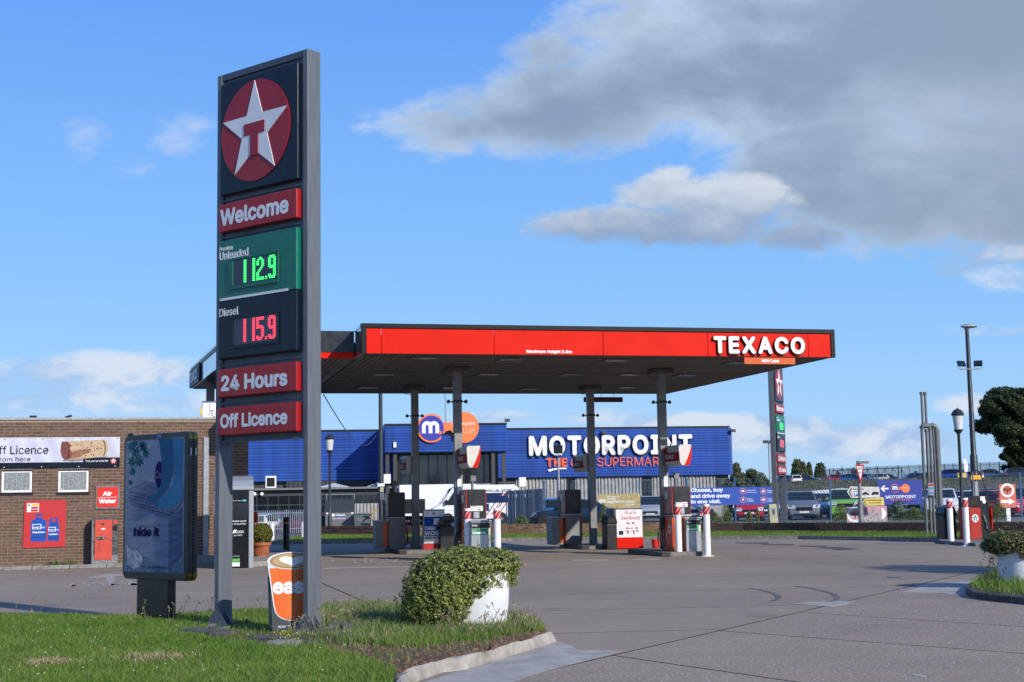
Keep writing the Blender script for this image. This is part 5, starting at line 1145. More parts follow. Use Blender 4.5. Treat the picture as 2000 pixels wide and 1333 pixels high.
# air and water sign
t = thing('air_water_sign', 'red air and water sign in a grey frame on the brick wall', 'sign', sh.o+sh.v*-.02, TH)
a, b, c, d = 2.345, 2.965, 1.515, 2.13
MB().box(a, b, -.02, .0, c, d).build('frame', MIDG, t, bevel=.006); f_ = MB().box(a+.045, b-.045, -.03, -.0205, c+.05, d-.045).build('face', mat('air sign red', (.72, .022, .008), .4, var=.03), t)
text('Air', 2.53, 2.765, 1.86, 1.975, PURE, f_, -.03, .003, .034); MB().box(2.415, 2.89, -.033, -.03, 1.812, 1.822).build('rule', PURE, f_); text('Water', 2.43, 2.875, 1.66, 1.78, PURE, f_, -.03, .003, .034)
# air cabinet
t = thing('air_machine', 'battered red and black air machine chained up against the brick wall', 'cabinet', sh.o+sh.u*2.30+sh.v*-.42, TH)
GAL = mat('scuffed black steel', (.14, .145, .15), .6, c2=(.022, .023, .025), scale=8); GALB = mat('scuffed galvanised steel', (.30, .31, .31), .55, c2=(.16, .165, .17), scale=12)
bd = MB().box(0, .64, 0, .39, .10, 1.30).build('housing', GAL, t, bevel=.008)
MB().box(-.002, .642, -.003, .392, .02, .32).build('lower_skirt', GALB, t); MB().box(-.012, .02, -.012, -.0035, .02, 1.27).build('corner_angle', GALB, t)
dr = MB().box(.065, .495, -.02, -.002, .20, 1.235).build('door', mat('faded red door', (.62, .075, .04), .5, c2=(.52, .05, .03), scale=5), t, bevel=.004)
MB().box(.22, .30, -.024, -.02, 1.10, 1.15).build('display', DARKG, dr); MB().disc(.27, 1.0, .055, -.024, -.02, 20, rz=.022).build('badge', OFFW, dr)
for z in (.86, .78, .62): MB().box(.09, .46, -.022, -.02, z, z+.006).build('groove', REDW, dr)
MB().box(.52, .63, -.02, -.002, 1.12, 1.22).build('red_tag', MATS['faded red door'], t); MB().box(.51, .62, -.015, -.002, .95, 1.08).build('socket', BLACK, t)
MB().box(.13, .30, -.06, -.02, .73, .81).build('lock_box', mat('lock steel', (.28, .28, .27), .4, metal=.6), dr, bevel=.01); MB().box(.19, .24, -.064, -.06, .74, .79).build('keyhole', BLACK, dr)
for (pa_, pb_) in (((.30, .80), (.62, .72)), ((-.02, .70), (.14, .74)), ((.20, .73), (.19, .48))):
    n = 14; mb = MB()
    for k in range(n):
        t0, t1 = k/n, (k+.8)/n; z_ = lambda q: pa_[1]+(pb_[1]-pa_[1])*q-.03*sin(q*pi)*(abs(pb_[0]-pa_[0]) > .1); x_ = lambda q: pa_[0]+(pb_[0]-pa_[0])*q; o_ = .008*(-1)**k
        mb.path([(x_(t0), -.05+o_, z_(t0)+o_), (x_(t1), -.05-o_, z_(t1)+o_)], .006, 5)
    mb.build('chain', STEEL, t, kind='stuff')
# galvanised cable cover
t = thing('cable_cover', 'tall galvanised steel strip covering cables on the brick wall', 'cable cover', sh.o+sh.u*5.13, TH); MB().box(0, .14, -.05, -.009, .18, 3.39).build('cover', STEEL, t, bevel=.006)
for z in (.3, 1.3, 2.3, 3.2): MB().disc(.07, z, .01, -.053, -.05, 8).build('screw', DARKG, t)
# air conditioner on the roof
t = thing('air_conditioner', 'white air conditioning unit standing on the shop roof behind the price sign', 'air conditioner', sh.o+sh.u*5.1+sh.v*.5+Vector((0, 0, WZ+.05)), TH)
MB().box(0, .85, 0, .35, .04, .50).build('housing', WHITE, t, bevel=.012); MB().box(-.006, 0, .04, .31, .08, .46).build('grille', BLACK, t); MB().box(.20, .33, -.03, -.001, .24, .44).build('control_box', OFFW, t, bevel=.005); MB().box(-.06, -.002, -.0, .08, .12, .28).build('isolator', mat('yellow isolator', (.7, .45, .08), .5), t)
MB().path([(.27, -.01, .24), (.26, -.01, .12), (.35, -.01, .05)], .008).path([(.24, -.01, .24), (.15, -.01, .1)], .006).build('cable', BLACK, t); MB().box(0, .85, .02, .33, 0, .04).build('feet', DARKG, t)
# pavement and kerb along the wall
for nm, pts, z1_ in (('shop_pavement', [(-1.5, 0), (-1.5, -.55), (2.2, -.52), (4.2, -.50), (5.0, -.50), (5.0, 0)], .07),):
    o = MB().pxy(pts, 0, z1_).build(nm, CONCG, kind='structure', bevel=.01); o.location = sh.o; o.rotation_euler.z = TH
kb = MB().box(0, .9, 0, .12, 0, .10).mesh('kerbstone', mat('weathered kerb', (.30, .29, .27), .9, var=.18, scale=8, bump=.4, bscale=60))
kr = MB().box(-2.0, 5.6, -.62, -.60, -.04, .0).build('shop_kerb', JOINT, kind='structure'); kr.location = sh.o; kr.rotation_euler.z = TH
for k in range(8): o = put(kb, 'kerbstone', kr, .012); o.location = (-1.9+k*.915, -.68, 0)
o = MB().box(4.9, 5.75, -.58, -.0, 0, .17).box(4.95, 5.75, -.45, .0, .17, .24).build('doorstep', CONC, kind='structure', bevel=.012); o.location = sh.o; o.rotation_euler.z = TH
m = []; 
for x in np.concatenate([rng.normal(1.35, .12, 60), rng.normal(1.75, .07, 30)]): m.append((sh.o+sh.u*x+sh.v*-.06)[:])
m = np.array(m); m[:, 2] = .07; V, F = blades(m, rng.uniform(.05, .17, len(m)), np.full(len(m), .03), .9); tag(fast_mesh('wall_weeds', V, F, WEEDL), 'green weeds sprouting at the foot of the brick wall under the gas board', 'weeds', kind='stuff')

# cash machine pod
cq = G(440, 1111); pod_a = TH; cpn = Plane(cq.x, cq.y, pod_a)
xl, xr = cpn(421, 1020)[0], cpn(493.5, 1020)[0]; ztp = cpn(480, 931)[1]
t = thing('cash_machine_pod', 'black and silver cash machine kiosk against the corner of the brick shop', 'cash machine', (cq.x, cq.y, 0), pod_a)
MB().box(xl, xr, .02, 1.2, 0, ztp-.32).build('body', BLACKG, t, bevel=.01)
pr = [(0, ztp-.36), (-.06, ztp-.33), (-.06, ztp-.24), (.05, ztp-.10), (.25, ztp), (.6, ztp+.03), (1.2, ztp+.03), (1.2, ztp-.36)]
mb = MB(); n = len(pr); mb.add([(xl-.02, y, z) for y, z in pr]+[(xr+.02, y, z) for y, z in pr], [tuple(range(n)), tuple(range(2*n-1, n-1, -1))]+[(i, n+i, n+(i+1) % n, (i+1) % n) for i in range(n)]); mb.build('hood', SILVER, t, bevel=.01)
for a, b in ((xl-.02, xl+.06), (xr-.10, xr+.02)): MB().box(a, b, -.05, .02, .0, ztp-.36).build('side_post', SILVER, t, bevel=.01)
fc = MB().box(xl+.07, xr-.11, -.012, .018, .03, ztp-.37).build('fascia', BLACKG, t)
def ctext(s_, x0, y0, x1, y1, m=PURE, b_=.01):
    a, b = cpn(x0, y1, -.02), cpn(x1, y0, -.02); text(s_, a[0], b[0], a[1], b[1], m, fc, -.013, .003, b_)
S7 = lambda x, y: (400+x/5.794, 900+y/5.794)
ctext('Cash', *S7(215, 548), *S7(468, 650), b_=.0); ctext('withdrawals and', *S7(178, 672), *S7(467, 698), b_=.01); ctext('balance enquiries', *S7(200, 706), *S7(464, 732), b_=.01)
ctext('all cards accepted', *S7(270, 448), *S7(420, 462), b_=0); a, b = cpn(*S7(428, 462), -.02), cpn(*S7(470, 441), -.02); MB().box(a[0], b[0], -.016, -.013, a[1], b[1]).build('teal_label', mat('teal', (.12, .6, .5), .4), fc)
ctext('zoom', *S7(355, 792), *S7(440, 824), b_=0); ctext('you need', *S7(325, 835), *S7(420, 858), b_=0); ctext('in case of faults call', *S7(280, 1076), *S7(393, 1088), b_=0)
a, b = cpn(*S7(312, 822), -.02), cpn(*S7(350, 782), -.02)
for k in range(2): MB().pxz([(a[0]+k*.04, a[1]), (a[0]+.03+k*.04, a[1]), (a[0]+.07+k*.04, b[1]), (a[0]+.04+k*.04, b[1])], -.016, -.013).build('slash_mark', PURE, fc)
a, b = cpn(*S7(220, 1150), -.02), cpn(*S7(396, 1108), -.02); MB().box(a[0], b[0], -.016, -.013, a[1], b[1]).build('green_band', mat('cash green', (.10, .45, .06), .4), fc); a, b = cpn(*S7(220, 1202), -.02), cpn(*S7(396, 1151), -.02); MB().box(a[0], b[0], -.016, -.013, a[1], b[1]).build('grey_band', OFFW, fc)
MB().box(xl+.2, xl+.8, -.02, -.012, 1.2, 1.6).build('screen_panel', GLASS, fc)
# plant pot
q = G(506, 1092); q = W(510.5, 1090, 39.5); t = thing('plant_pot', 'terracotta pot with a bushy shrub right of the cash machine', 'plant pot', (q.x, 39.5, 0.13)); s_ = 2750/39.5
z1_ = W(508, 1060, 39.5).z-.13; z2_ = W(508, 1023, 39.5).z-.13; r_ = 18/s_
MB().lathe([(r_*.72, 0), (r_*.86, z1_*.75), (r_*.9, z1_*.78), (r_*1.05, z1_*.80), (r_*1.08, z1_), (r_*.95, z1_), (r_*.9, z1_*.85)], 28).build('pot', TERRA, t, smooth=True)
mb = MB()
for k in range(24): a_ = 2*pi*k/24; mb.box(-.006, .006, -.006, .006, .05, z1_*.72); n = len(mb.v)-8; mb.v[n:] = [(x+r_*.80*cos(a_), y+r_*.80*sin(a_), z) for x, y, z in mb.v[n:]]
mb.build('ribs', TERRA, t, kind='stuff'); MB().lathe([(r_*.9, z1_*.86), (r_*.9, z1_*.88)], 20).build('soil', SOIL, t)
E_ = [(0, 0, z1_+.24, r_*1.12, r_*1.1, .30), (.14, 0, z1_+.22, r_*.7, r_*.7, .2), (-.12, 0, z1_+.30, r_*.6, r_*.6, .24)]
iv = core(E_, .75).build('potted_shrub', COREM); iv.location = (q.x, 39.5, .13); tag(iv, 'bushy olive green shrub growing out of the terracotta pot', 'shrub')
P_, N_ = ellip_surface(E_, 3800, .3, .3); V, F = leaves(P_, N_, np.full(len(P_), .04), .3, .7); fast_mesh('leaves', V, F, leafmat('potted leaves', (.13, .14, .025), (.07, .09, .02), (.24, .22, .05), .4, .25), iv)['kind'] = 'stuff'
o = MB().pxy([g2(488, 1108), g2(570, 1104), g2(560, 1082), g2(495, 1085)], 0, .13).build('corner_kerb', CONC, kind='structure', bevel=.012)
t = thing('red_cabinet', 'narrow red fire point cabinet between the cash machine and the plant pot', 'cabinet', W(497, 1085, 41)*1.0, 0); t.location.z = .13; MB().box(-.12, -.0, 0, .2, 0, .5).build('housing', REDP, t, bevel=.01); MB().box(-.10, -.02, -.004, 0, .08, .16).build('label', PURE, t); MB().box(-.05, -.01, .05, .1, .5, .9).build('post', REDP, t); MB().box(-.12, .08, -.02, .12, .9, 1.22).build('head', REDP, t, bevel=.01)
# overhead cable from the canopy
p0 = W(632, 771, 45); p1 = W(735, 850, 110); mb = MB(); n = 24
mb.path([p0.lerp(p1, k/n)+Vector((0, 0, -1.2*sin(pi*k/n))) for k in range(n+1)], .02, 4); tag(mb.build('overhead_cable', BLACK), 'thin overhead cable running from the canopy to the blue building', 'cable')
# ------------------------------------------------------------------ blue showroom far behind
MA = radians(8); q = W(1000, 900, 128); mf = Plane(q.x, 128, MA)
def M_(x, y, off=0.0): return mf(x, y, off)
sr = thing('showroom', 'long blue clad car showroom with dark windows behind the forecourt', 'building', (mf.o.x, 128, 0), MA)
def cladding(xa, xb, z0, z1, y, parent, n, m=BLUECL, name='cladding_plank'):
    MB().box(xa, xb, y+.02, y+.2, z0, z1).build('wall', BLACK, parent)
    h = (z1-z0)/n; me = MB().add([(xa, y, 0), (xb, y, 0), (xa, y-.035, h*.25), (xb, y-.035, h*.25), (xa, y-.05, h*.85), (xb, y-.05, h*.85), (xa, y, h*.97), (xb, y, h*.97), (xa, y+.03, 0), (xb, y+.03, 0), (xa, y+.03, h*.97), (xb, y+.03, h*.97)],
        [(0, 1, 3, 2), (2, 3, 5, 4), (4, 5, 7, 6), (6, 7, 11, 10), (9, 8, 10, 11), (8, 9, 1, 0), (8, 0, 2, 4, 6, 10), (9, 11, 7, 5, 3, 1)]).mesh(name, m)
    for k in range(n): o = put(me, name, parent); o.location.z = z0+k*h
xL = M_(430, 900)[0]; xA = M_(745, 900)[0]; xB = M_(988, 880)[0]; xR = M_(1424, 880)[0]
zb = M_(1200, 931)[1]; zt = M_(1200, 838)[1]
cladding(xL, xA+2, zb, zt, 0, sr, 18); cladding(xB-2, xR, zb, zt, 0, sr, 18)
MB().box(xL, xA+2, -.12, .4, zt+.02, zt+.17).build('roof_edge', BLACK, sr); MB().box(xB-2, xR+.1, -.12, .4, zt+.02, zt+.17).build('roof_edge', BLACK, sr)
for k in range(9): MB().box(xR+.002, xR+.30+.02*(k % 2), .05+k*.35, .05+k*.35+.3, zb, zt).build('end_panel', BLUECL, sr)
MB().box(xR-.4, xR+.3, 3.3, 20, zb, zt).build('end_wall', BLUECL, sr); MB().box(xL, xR, .5, 22, 0, zt-.1).build('building_core', DARKG, sr); 
# entrance box standing forward
YB = -6.0; eb0, eb1 = M_(752, 860, YB)[0], M_(989, 860, YB)[0]; ez0, ez1 = M_(870, 883, YB)[1], M_(870, 831, YB)[1]
cladding(eb0, eb1, ez0, ez1, YB, sr, 10); MB().box(eb0-.05, eb1+.05, YB-.1, .4, ez1+.02, ez1+.17).build('roof_edge', BLACK, sr)
for X_, s in ((eb0, -1), (eb1, 1)): MB().box(X_-.05, X_+.05, YB+.06, -.01, ez0, ez1).build('box_side', BLUECL, sr)
MB().box(eb0, eb1, YB+.21, .3, ez0-.1, ez0-.01).build('box_soffit', BLACK, sr)
MB().box(eb0+1.0, eb1-.6, YB+1.2, YB+1.4, 0, ez0-.1).build('dark_frontage', BLACK, sr)
for k in range(10):
    a = eb0+1.4+k*(eb1-eb0-2.4)/10; b = a+(eb1-eb0-2.4)/10-.12
    MB().box(a, b, YB+1.12, YB+1.19, M_(870, 948, YB)[1], ez0-.25).build('window', GLASS, sr)
for px_ in (757, 772, 964, 985):
    x = M_(px_, 900, YB)[0]; MB().box(x-.16, x+.16, YB+.3, YB+.6, 0, ez0-.1).build('pier', DARKG, sr)
# ribbed pale wall under the blue band, dark doors between
RIB = mat('ribbed white steel', (.42, .42, .41), .55, var=.14, scale=1.5); 
def ribbed(xa, xb, z0, z1, y, m, parent, pitch=.33, name='ribbed_sheet'):
    vs = []; x = xa; k = 0; P = []
    while x < xb: P += [(x, y), (x+pitch*.45, y), (x+pitch*.55, y-.12), (x+pitch*.9, y-.12)]; x += pitch
    n = len(P); return MB().add([(a, b, z0) for a, b in P]+[(a, b, z1) for a, b in P], [(i, i+1, n+i+1, n+i) for i in range(n-1)]).build(name, m, parent)
for i, (a, b) in enumerate(((1009, 1103), (1125, 1168), (1172, 1254), (1275, 1333), (1338, 1394))):
    ribbed(M_(a, 940)[0], M_(b, 940)[0], 0, zb-.05, .40, RIB, sr)
for a, b in ((1104, 1124), (1256, 1274), (1395, 1411)): 
    for k in range(2): x0_, x1_ = M_(a, 940)[0], M_(b, 940)[0]; MB().box(x0_+(x1_-x0_)*k/2+.04, x0_+(x1_-x0_)*(k+1)/2-.04, .34, .45, 0, zb-.4).build('door', GLASS, sr)
ribbed(M_(560, 950)[0], M_(752, 950)[0], M_(600, 960)[1], zb-.02, -.0, DARKG, sr, .4)
# big lettering
a, b = M_(1032, 870), M_(1351, 870); zl0, zl1 = M_(1190, 889)[1], M_(1190, 850.5)[1]
letter_row('MOTORPOINT', a[0], b[0], zl0, zl1, -.10, sr, mat('sign white', (.80, .80, .80), .5), MATS['black paint'], .18, .033, .07, .10)
OR2 = mat('sign orange', (.80, .12, .035), .45)
a, b, c, d = M_(1066, 911)[0], M_(1108, 911)[0], M_(1120, 911)[0], M_(1318, 911)[0]; z0_, z1_ = M_(1190, 911)[1], M_(1190, 894)[1]
letter_row('THE', a, b, z0_, z1_, -.08, sr, OR2, None, .12, .03, .06); letter_row('CAR', M_(1114, 911)[0], M_(1160, 911)[0], z0_, z1_, -.08, sr, OR2, None, .12, 0, .08); letter_row('SUPERMARKET', M_(1166, 911)[0], M_(1330, 911)[0], z0_, z1_, -.08, sr, OR2, None, .12, 0, .08)
P = [M_(x, y) for x, y in [(1069, 918), (1080, 915.5), (1095, 914), (1106, 914), (1106, 916.5), (1090, 917), (1080, 919), (1072, 922)]]; MB().pxz(P, -.16, -.08).build('underline_swoosh', PURE, sr)
# link shaped logo on the box
def bubble_logo(place, parent, L=(857, 834.5), R=(904, 836), r1=27.5, r2=29, sc=1.0, y=-.1, d=.14, full=True):
    c1, c2 = place(*L), place(*R); u = (place(L[0]+10, L[1])[0]-c1[0])/10; r1 *= u; r2 *= u; cx0, cx1 = c1[0], c2[0]; cz = c1[1]; cz2 = c2[1]
    P = []; n = 40
    a0 = radians(48)
    P += [(cx0+r1*cos(t), cz+r1*sin(t)) for t in [a0+(2*pi-2*a0)*i/n for i in range(n+1)]]
    lo = [(cx0+(cx1-cx0)*s_, (cz-r1*sin(a0)*(1-s_)-r2*sin(a0)*s_-(cz-cz2)*s_)+r1*.42*sin(pi*s_)) for s_ in [.30, .42, .55, .68]]
    P += [(x, z-0) for x, z in lo]
    P += [(cx1+r2*cos(t), cz2+r2*sin(t)) for t in [-(pi-a0)+(2*(pi-a0))*i/n for i in range(n+1)]]
    P += [(x, 2*((cz+cz2)/2)-z) for x, z in reversed(lo)]
    MB().pxz(P, y-d, y).build('logo_backing', LOGOOR, parent); rb_ = r1*.87
    MB().disc(cx0, cz, rb_, y-d-.03*u*20, y-d, 40).build('logo_roundel', LOGOBLUE, parent); yy = y-d-.03*u*20
    # rounded m drawn as a tube-like ribbon
    w_ = r1*.13; mb = MB(); H = r1*.34; S = r1*.235
    for k in (0, 1):
        cxk = cx0-S*1.0+k*2*S-r1*.06
        arc = [(cxk+S*cos(t), cz+H*.35+S*sin(t)) for t in [pi*i/10 for i in range(11)]]; pts = arc if k else [(cxk-S, cz-H)]+arc[::-1]
        pts = ([(cxk-S, cz-H), (cxk-S, cz+H*.35)] if k == 0 else [])+[(cxk-S*cos(t), cz+H*.35+S*sin(t)) for t in [pi*i/10 for i in range(11)]]+[(cxk+S, cz-H)]
        for p_, q_ in zip(pts, pts[1:]):
            dx_, dz_ = q_[0]-p_[0], q_[1]-p_[1]; l_ = sqrt(dx_*dx_+dz_*dz_) or 1; nx_, nz_ = -dz_/l_*w_, dx_/l_*w_; e = .15*w_/l_
            mb.pxz([(p_[0]+nx_-dx_*e, p_[1]+nz_-dz_*e), (p_[0]-nx_-dx_*e, p_[1]-nz_-dz_*e), (q_[0]-nx_+dx_*e, q_[1]-nz_+dz_*e), (q_[0]+nx_+dx_*e, q_[1]+nz_+dz_*e)], yy-.02-random.uniform(0, .004), yy)
    mb.build('logo_letter', PURE, parent); MB().disc(cx0+r1*.60, cz-H*.95, r1*.12, yy-.025, yy, 16).build('logo_dot', LOGOOR, parent)
    text('motorpoint', cx1-r2*.72, cx1+r2*.76, cz2+r2*.10, cz2+r2*.36, PURE, parent, y-d, .004, 0); text('.CO.UK', cx1-r2*.72, cx1+r2*.76, cz2-r2*.40, cz2-r2*.02, mat('logo pale', (.85, .45, .30), .5) if full else PURE, parent, y-d, .004, 0)
bubble_logo(lambda x, y: M_(x, y, YB), sr, L=(842, 837), R=(904.5, 835.5), r1=28, r2=30.5, y=YB-.06, d=.2)
# fittings on the building
for (px_, py_) in ((990, 822), (1178, 846), (1430, 842)):
    a = M_(px_, py_); o = MB().box(-.22, .22, -.35, 0, -.12, .14).build('floodlight', DARKG, sr, bevel=.03); o.location = (a[0], -.1, a[1])
a = M_(771, 870, YB); MB().box(a[0]-.12, a[0]+.12, YB-.2, YB, a[1]-.2, a[1]+.25).build('security_camera', WHITE, sr)
a = M_(870, 800, -3); b = M_(870, 835, -3); MB().tube((a[0], -3, 2), (a[0], -3, M_(868, 768, -3)[1]+2.5), .05).build('flagpole', STEEL, sr)
for (px_, py_) in ((756, 937), (1020, 943)): a = M_(px_, py_, YB); MB().box(a[0]-.3, a[0]+.3, YB-.2, YB+.2, a[1]-.35, a[1]+.45).build('vent_box', WHITE, sr, bevel=.03)
# low lean-to front on the left
lo = thing('lean_to_offices', 'low black office range with a row of windows under the blue cladding', 'building', (mf.o.x, 128, 0), MA); YL = -5
l0, l1 = M_(470, 970, YL)[0], M_(782, 970, YL)[0]; zr = M_(640, 955, YL)[1]
MB().box(l0, l1, YL, -.2, -.9, zr-.06).build('wall', DARKG, lo); MB().box(l0-.2, l1+.3, YL-.5, -.15, zr-.05, zr+.12).build('flat_roof', MIDG, lo)
x = l0+.5; zt_ = M_(640, 968, YL)[1]; zm_ = M_(640, 985, YL)[1]; zb_ = M_(640, 1000, YL)[1]
while x < l1-2:
    for a, b in ((zm_+.05, zt_), (zb_, zm_-.05)): MB().box(x, x+.82, YL-.03, YL-.001, a, b).build('window', GLASS, lo)
    x += .9
ribbed(M_(693, 990, YL)[0], M_(765, 990, YL)[0], -.9, M_(700, 984, YL)[1], YL-.05, RIB, lo, .3)
a = M_(529, 946, YL); t_ = MB().box(a[0]-.45, a[0]+.45, YL-.2, YL+.4, zr+.13, zr+1.15).build('roof_fan_unit', WHITE, lo, bevel=.03); MB().box(a[0]-.33, a[0]+.33, YL-.215, YL-.2, zr+.25, zr+1.0).build('grille', BLACK, t_)
for px_ in (498, 512): a = M_(px_, 965, YL); MB().tube((a[0], YL-.1, a[1]), (a[0], YL-.4, a[1]), .1, .14, 10).build('spot_lamp', WHITE, lo)
for (px_, w__) in ((652, 1.4), (738, 1.0)): a = M_(px_, 953, YL+1); MB().add([(a[0]-w__, YL+.4, zr+.13), (a[0]+w__, YL+.4, zr+.13), (a[0]+w__, YL+2, zr+.13), (a[0]-w__, YL+2, zr+.13), (a[0], YL+1.2, zr+.50)], [(0, 1, 4), (1, 2, 4), (2, 3, 4), (3, 0, 4)]).build('rooflight', mat('rooflight', (.55, .58, .6), .3), lo)

# ------------------------------------------------------------------ low brick walls and far verge
kpts = [(630, 54.5), (1000, 54.0), (1340, 52.4), (1560, 50.5), (1720, 47.6), (1840, 45.4), (2150, 43.2)]
def gx(px_, Y): return W(px_, 975, Y).x
kw = [(gx(p, Y), Y) for p, Y in kpts]; wb_px = [(628, 65), (820, 61.5), (1060, 60), (1300, 59.2), (1450, 57.9), (1650, 55), (2000, 50.6), (2200, 48.5)]; ww = [(gx(p, Y), Y) for p, Y in wb_px]
kw = [(-19, 55.0), (-9.5, 54.7)]+kw
vg2 = kw[1:]+ww[::-1]+[(-9.5, 64.5)]
MB().pxy(vg2, -.04, .10).build('far_verge', SOIL, kind='structure')
kr = MB().box(-.1, .1, -.1, .1, -.06, -.05).build('far_kerb', JOINT, kind='structure')
for (x0_, y0_), (x1_, y1_) in zip(kw, kw[1:]):
    L_ = math.dist((x0_, y0_), (x1_, y1_)); n = max(1, int(L_/.93)); an = atan2(y1_-y0_, x1_-x0_)
    me = MB().box(0, L_/n-.015, -.13, 0, -.03, .125).mesh('kerbstone', MATS['weathered kerb'])
    for k in range(n): o = put(me, 'kerbstone', kr); o.location = (x0_+(x1_-x0_)*k/n, y0_+(y1_-y0_)*k/n, 0); o.rotation_euler.z = an
def in_scatter(poly, n, h0_, h1_, name, m, label, z=.1, w=(.012, .03), dens=None):
    X, Y = scatter(poly, n, dens); n = len(X); zz_ = np.full(n, z) if not callable(z) else np.array([z(a, b) for a, b in zip(X, Y)])
    V, F = blades(np.stack([X, Y, zz_], 1), rng.uniform(h0_, h1_, n), rng.uniform(*w, n), .9); return tag(fast_mesh(name, V, F, m), label, 'grass', kind='stuff')
in_scatter(vg2, 90000, .03, .10, 'verge_grass', GRASSM, 'strip of grass between the forecourt kerb and the low brick wall', w=(.007, .016))
def lowwall(label, pts, m, z0=.1, h=.27, cat='wall', soldier=True, limit=290):
    t = thing('low_brick_wall', label, cat, (pts[0][0], pts[0][1], z0), 0); full = []; rest = MB(); bm_ = MB().box(0, .215, -.008, .09, 0, .065).mesh('brick', m); sm_ = MB().box(0, .065, -.01, .2, 0, .105).mesh('brick', m); cnt = 0; back = MB()
    for (x0_, y0_), (x1_, y1_) in zip(pts, pts[1:]):
        L_ = math.dist((x0_, y0_), (x1_, y1_)); an = atan2(y1_-y0_, x1_-x0_); ux, uy = cos(an), sin(an); ox, oy = x0_-pts[0][0], y0_-pts[0][1]
        back.add([(ox+.0*ux-uy*a_, oy+ux*a_, z) for a_ in (.0, .19) for z in (0, h+.0)]+[(ox+L_*ux-uy*a_, oy+L_*uy+ux*a_, z) for a_ in (.0, .19) for z in (0, h+.0)], [(0, 4, 5, 1), (2, 3, 7, 6), (1, 5, 7, 3), (0, 2, 6, 4), (0, 1, 3, 2), (4, 6, 7, 5)])
        rows = int((h-(.11 if soldier else 0))/.076); cells = []
        for r in range(rows):
            x = -.113*(r % 2)
            while x < L_-.2:
                if x >= 0: cells.append((x, r*.076+.008, bm_, .215))
                x += .226
        if soldier:
            x = 0
            while x < L_-.07: cells.append((x, h-.105, sm_, .065)); x += .076
        step = 1
        for (x, z, me, bl) in cells:
            e = random.uniform(-.006, .004)
            if cnt < limit and me is bm_ and random.random() < .75: o = put(me, 'brick', t); o.location = (ox+x*ux-uy*e, oy+x*uy+ux*e, z); o.rotation_euler.z = an; cnt += 1
            else:
                hh = .105 if me is sm_ else .065; dd = (-.01, .2) if me is sm_ else (-.008, .09); A = [(x, dd[0]+e, z), (x+bl, dd[0]+e, z), (x+bl, dd[1], z), (x, dd[1], z), (x, dd[0]+e, z+hh), (x+bl, dd[0]+e, z+hh), (x+bl, dd[1], z+hh), (x, dd[1], z+hh)]
                rest.add([(ox+a_*ux-b_*uy, oy+a_*uy+b_*ux, c_) for a_, b_, c_ in A], [(0, 3, 2, 1), (4, 5, 6, 7), (0, 1, 5, 4), (1, 2, 6, 5), (2, 3, 7, 6), (3, 0, 4, 7)])
    back.build('mortar_core', MORTAR if m is BRICKW else DARKG, t); rest.build('brickwork', m, t, kind='stuff'); return t
lowwall('low red brick wall in front of the skip and bins', ww[0:2], mat('red wall brick', (.20, .075, .045), .88, c2=(.10, .05, .035), scale=5, island=.35), h=.40)
lowwall('low buff brick wall with upright bricks on top, in the middle distance', ww[1:4], BRICKW, h=.42)
lowwall('low dark brown brick wall running to the right behind the tall signs', ww[3:], BRICKD, h=.36, soldier=False, limit=299)
bk = [(x, y+.2) for x, y in ww]; MB().pxy(bk+[(p[0], p[1]+9-.0) for p in bk[::-1]], -.04, .34, ).build('yard_bank', SOIL, kind='structure')
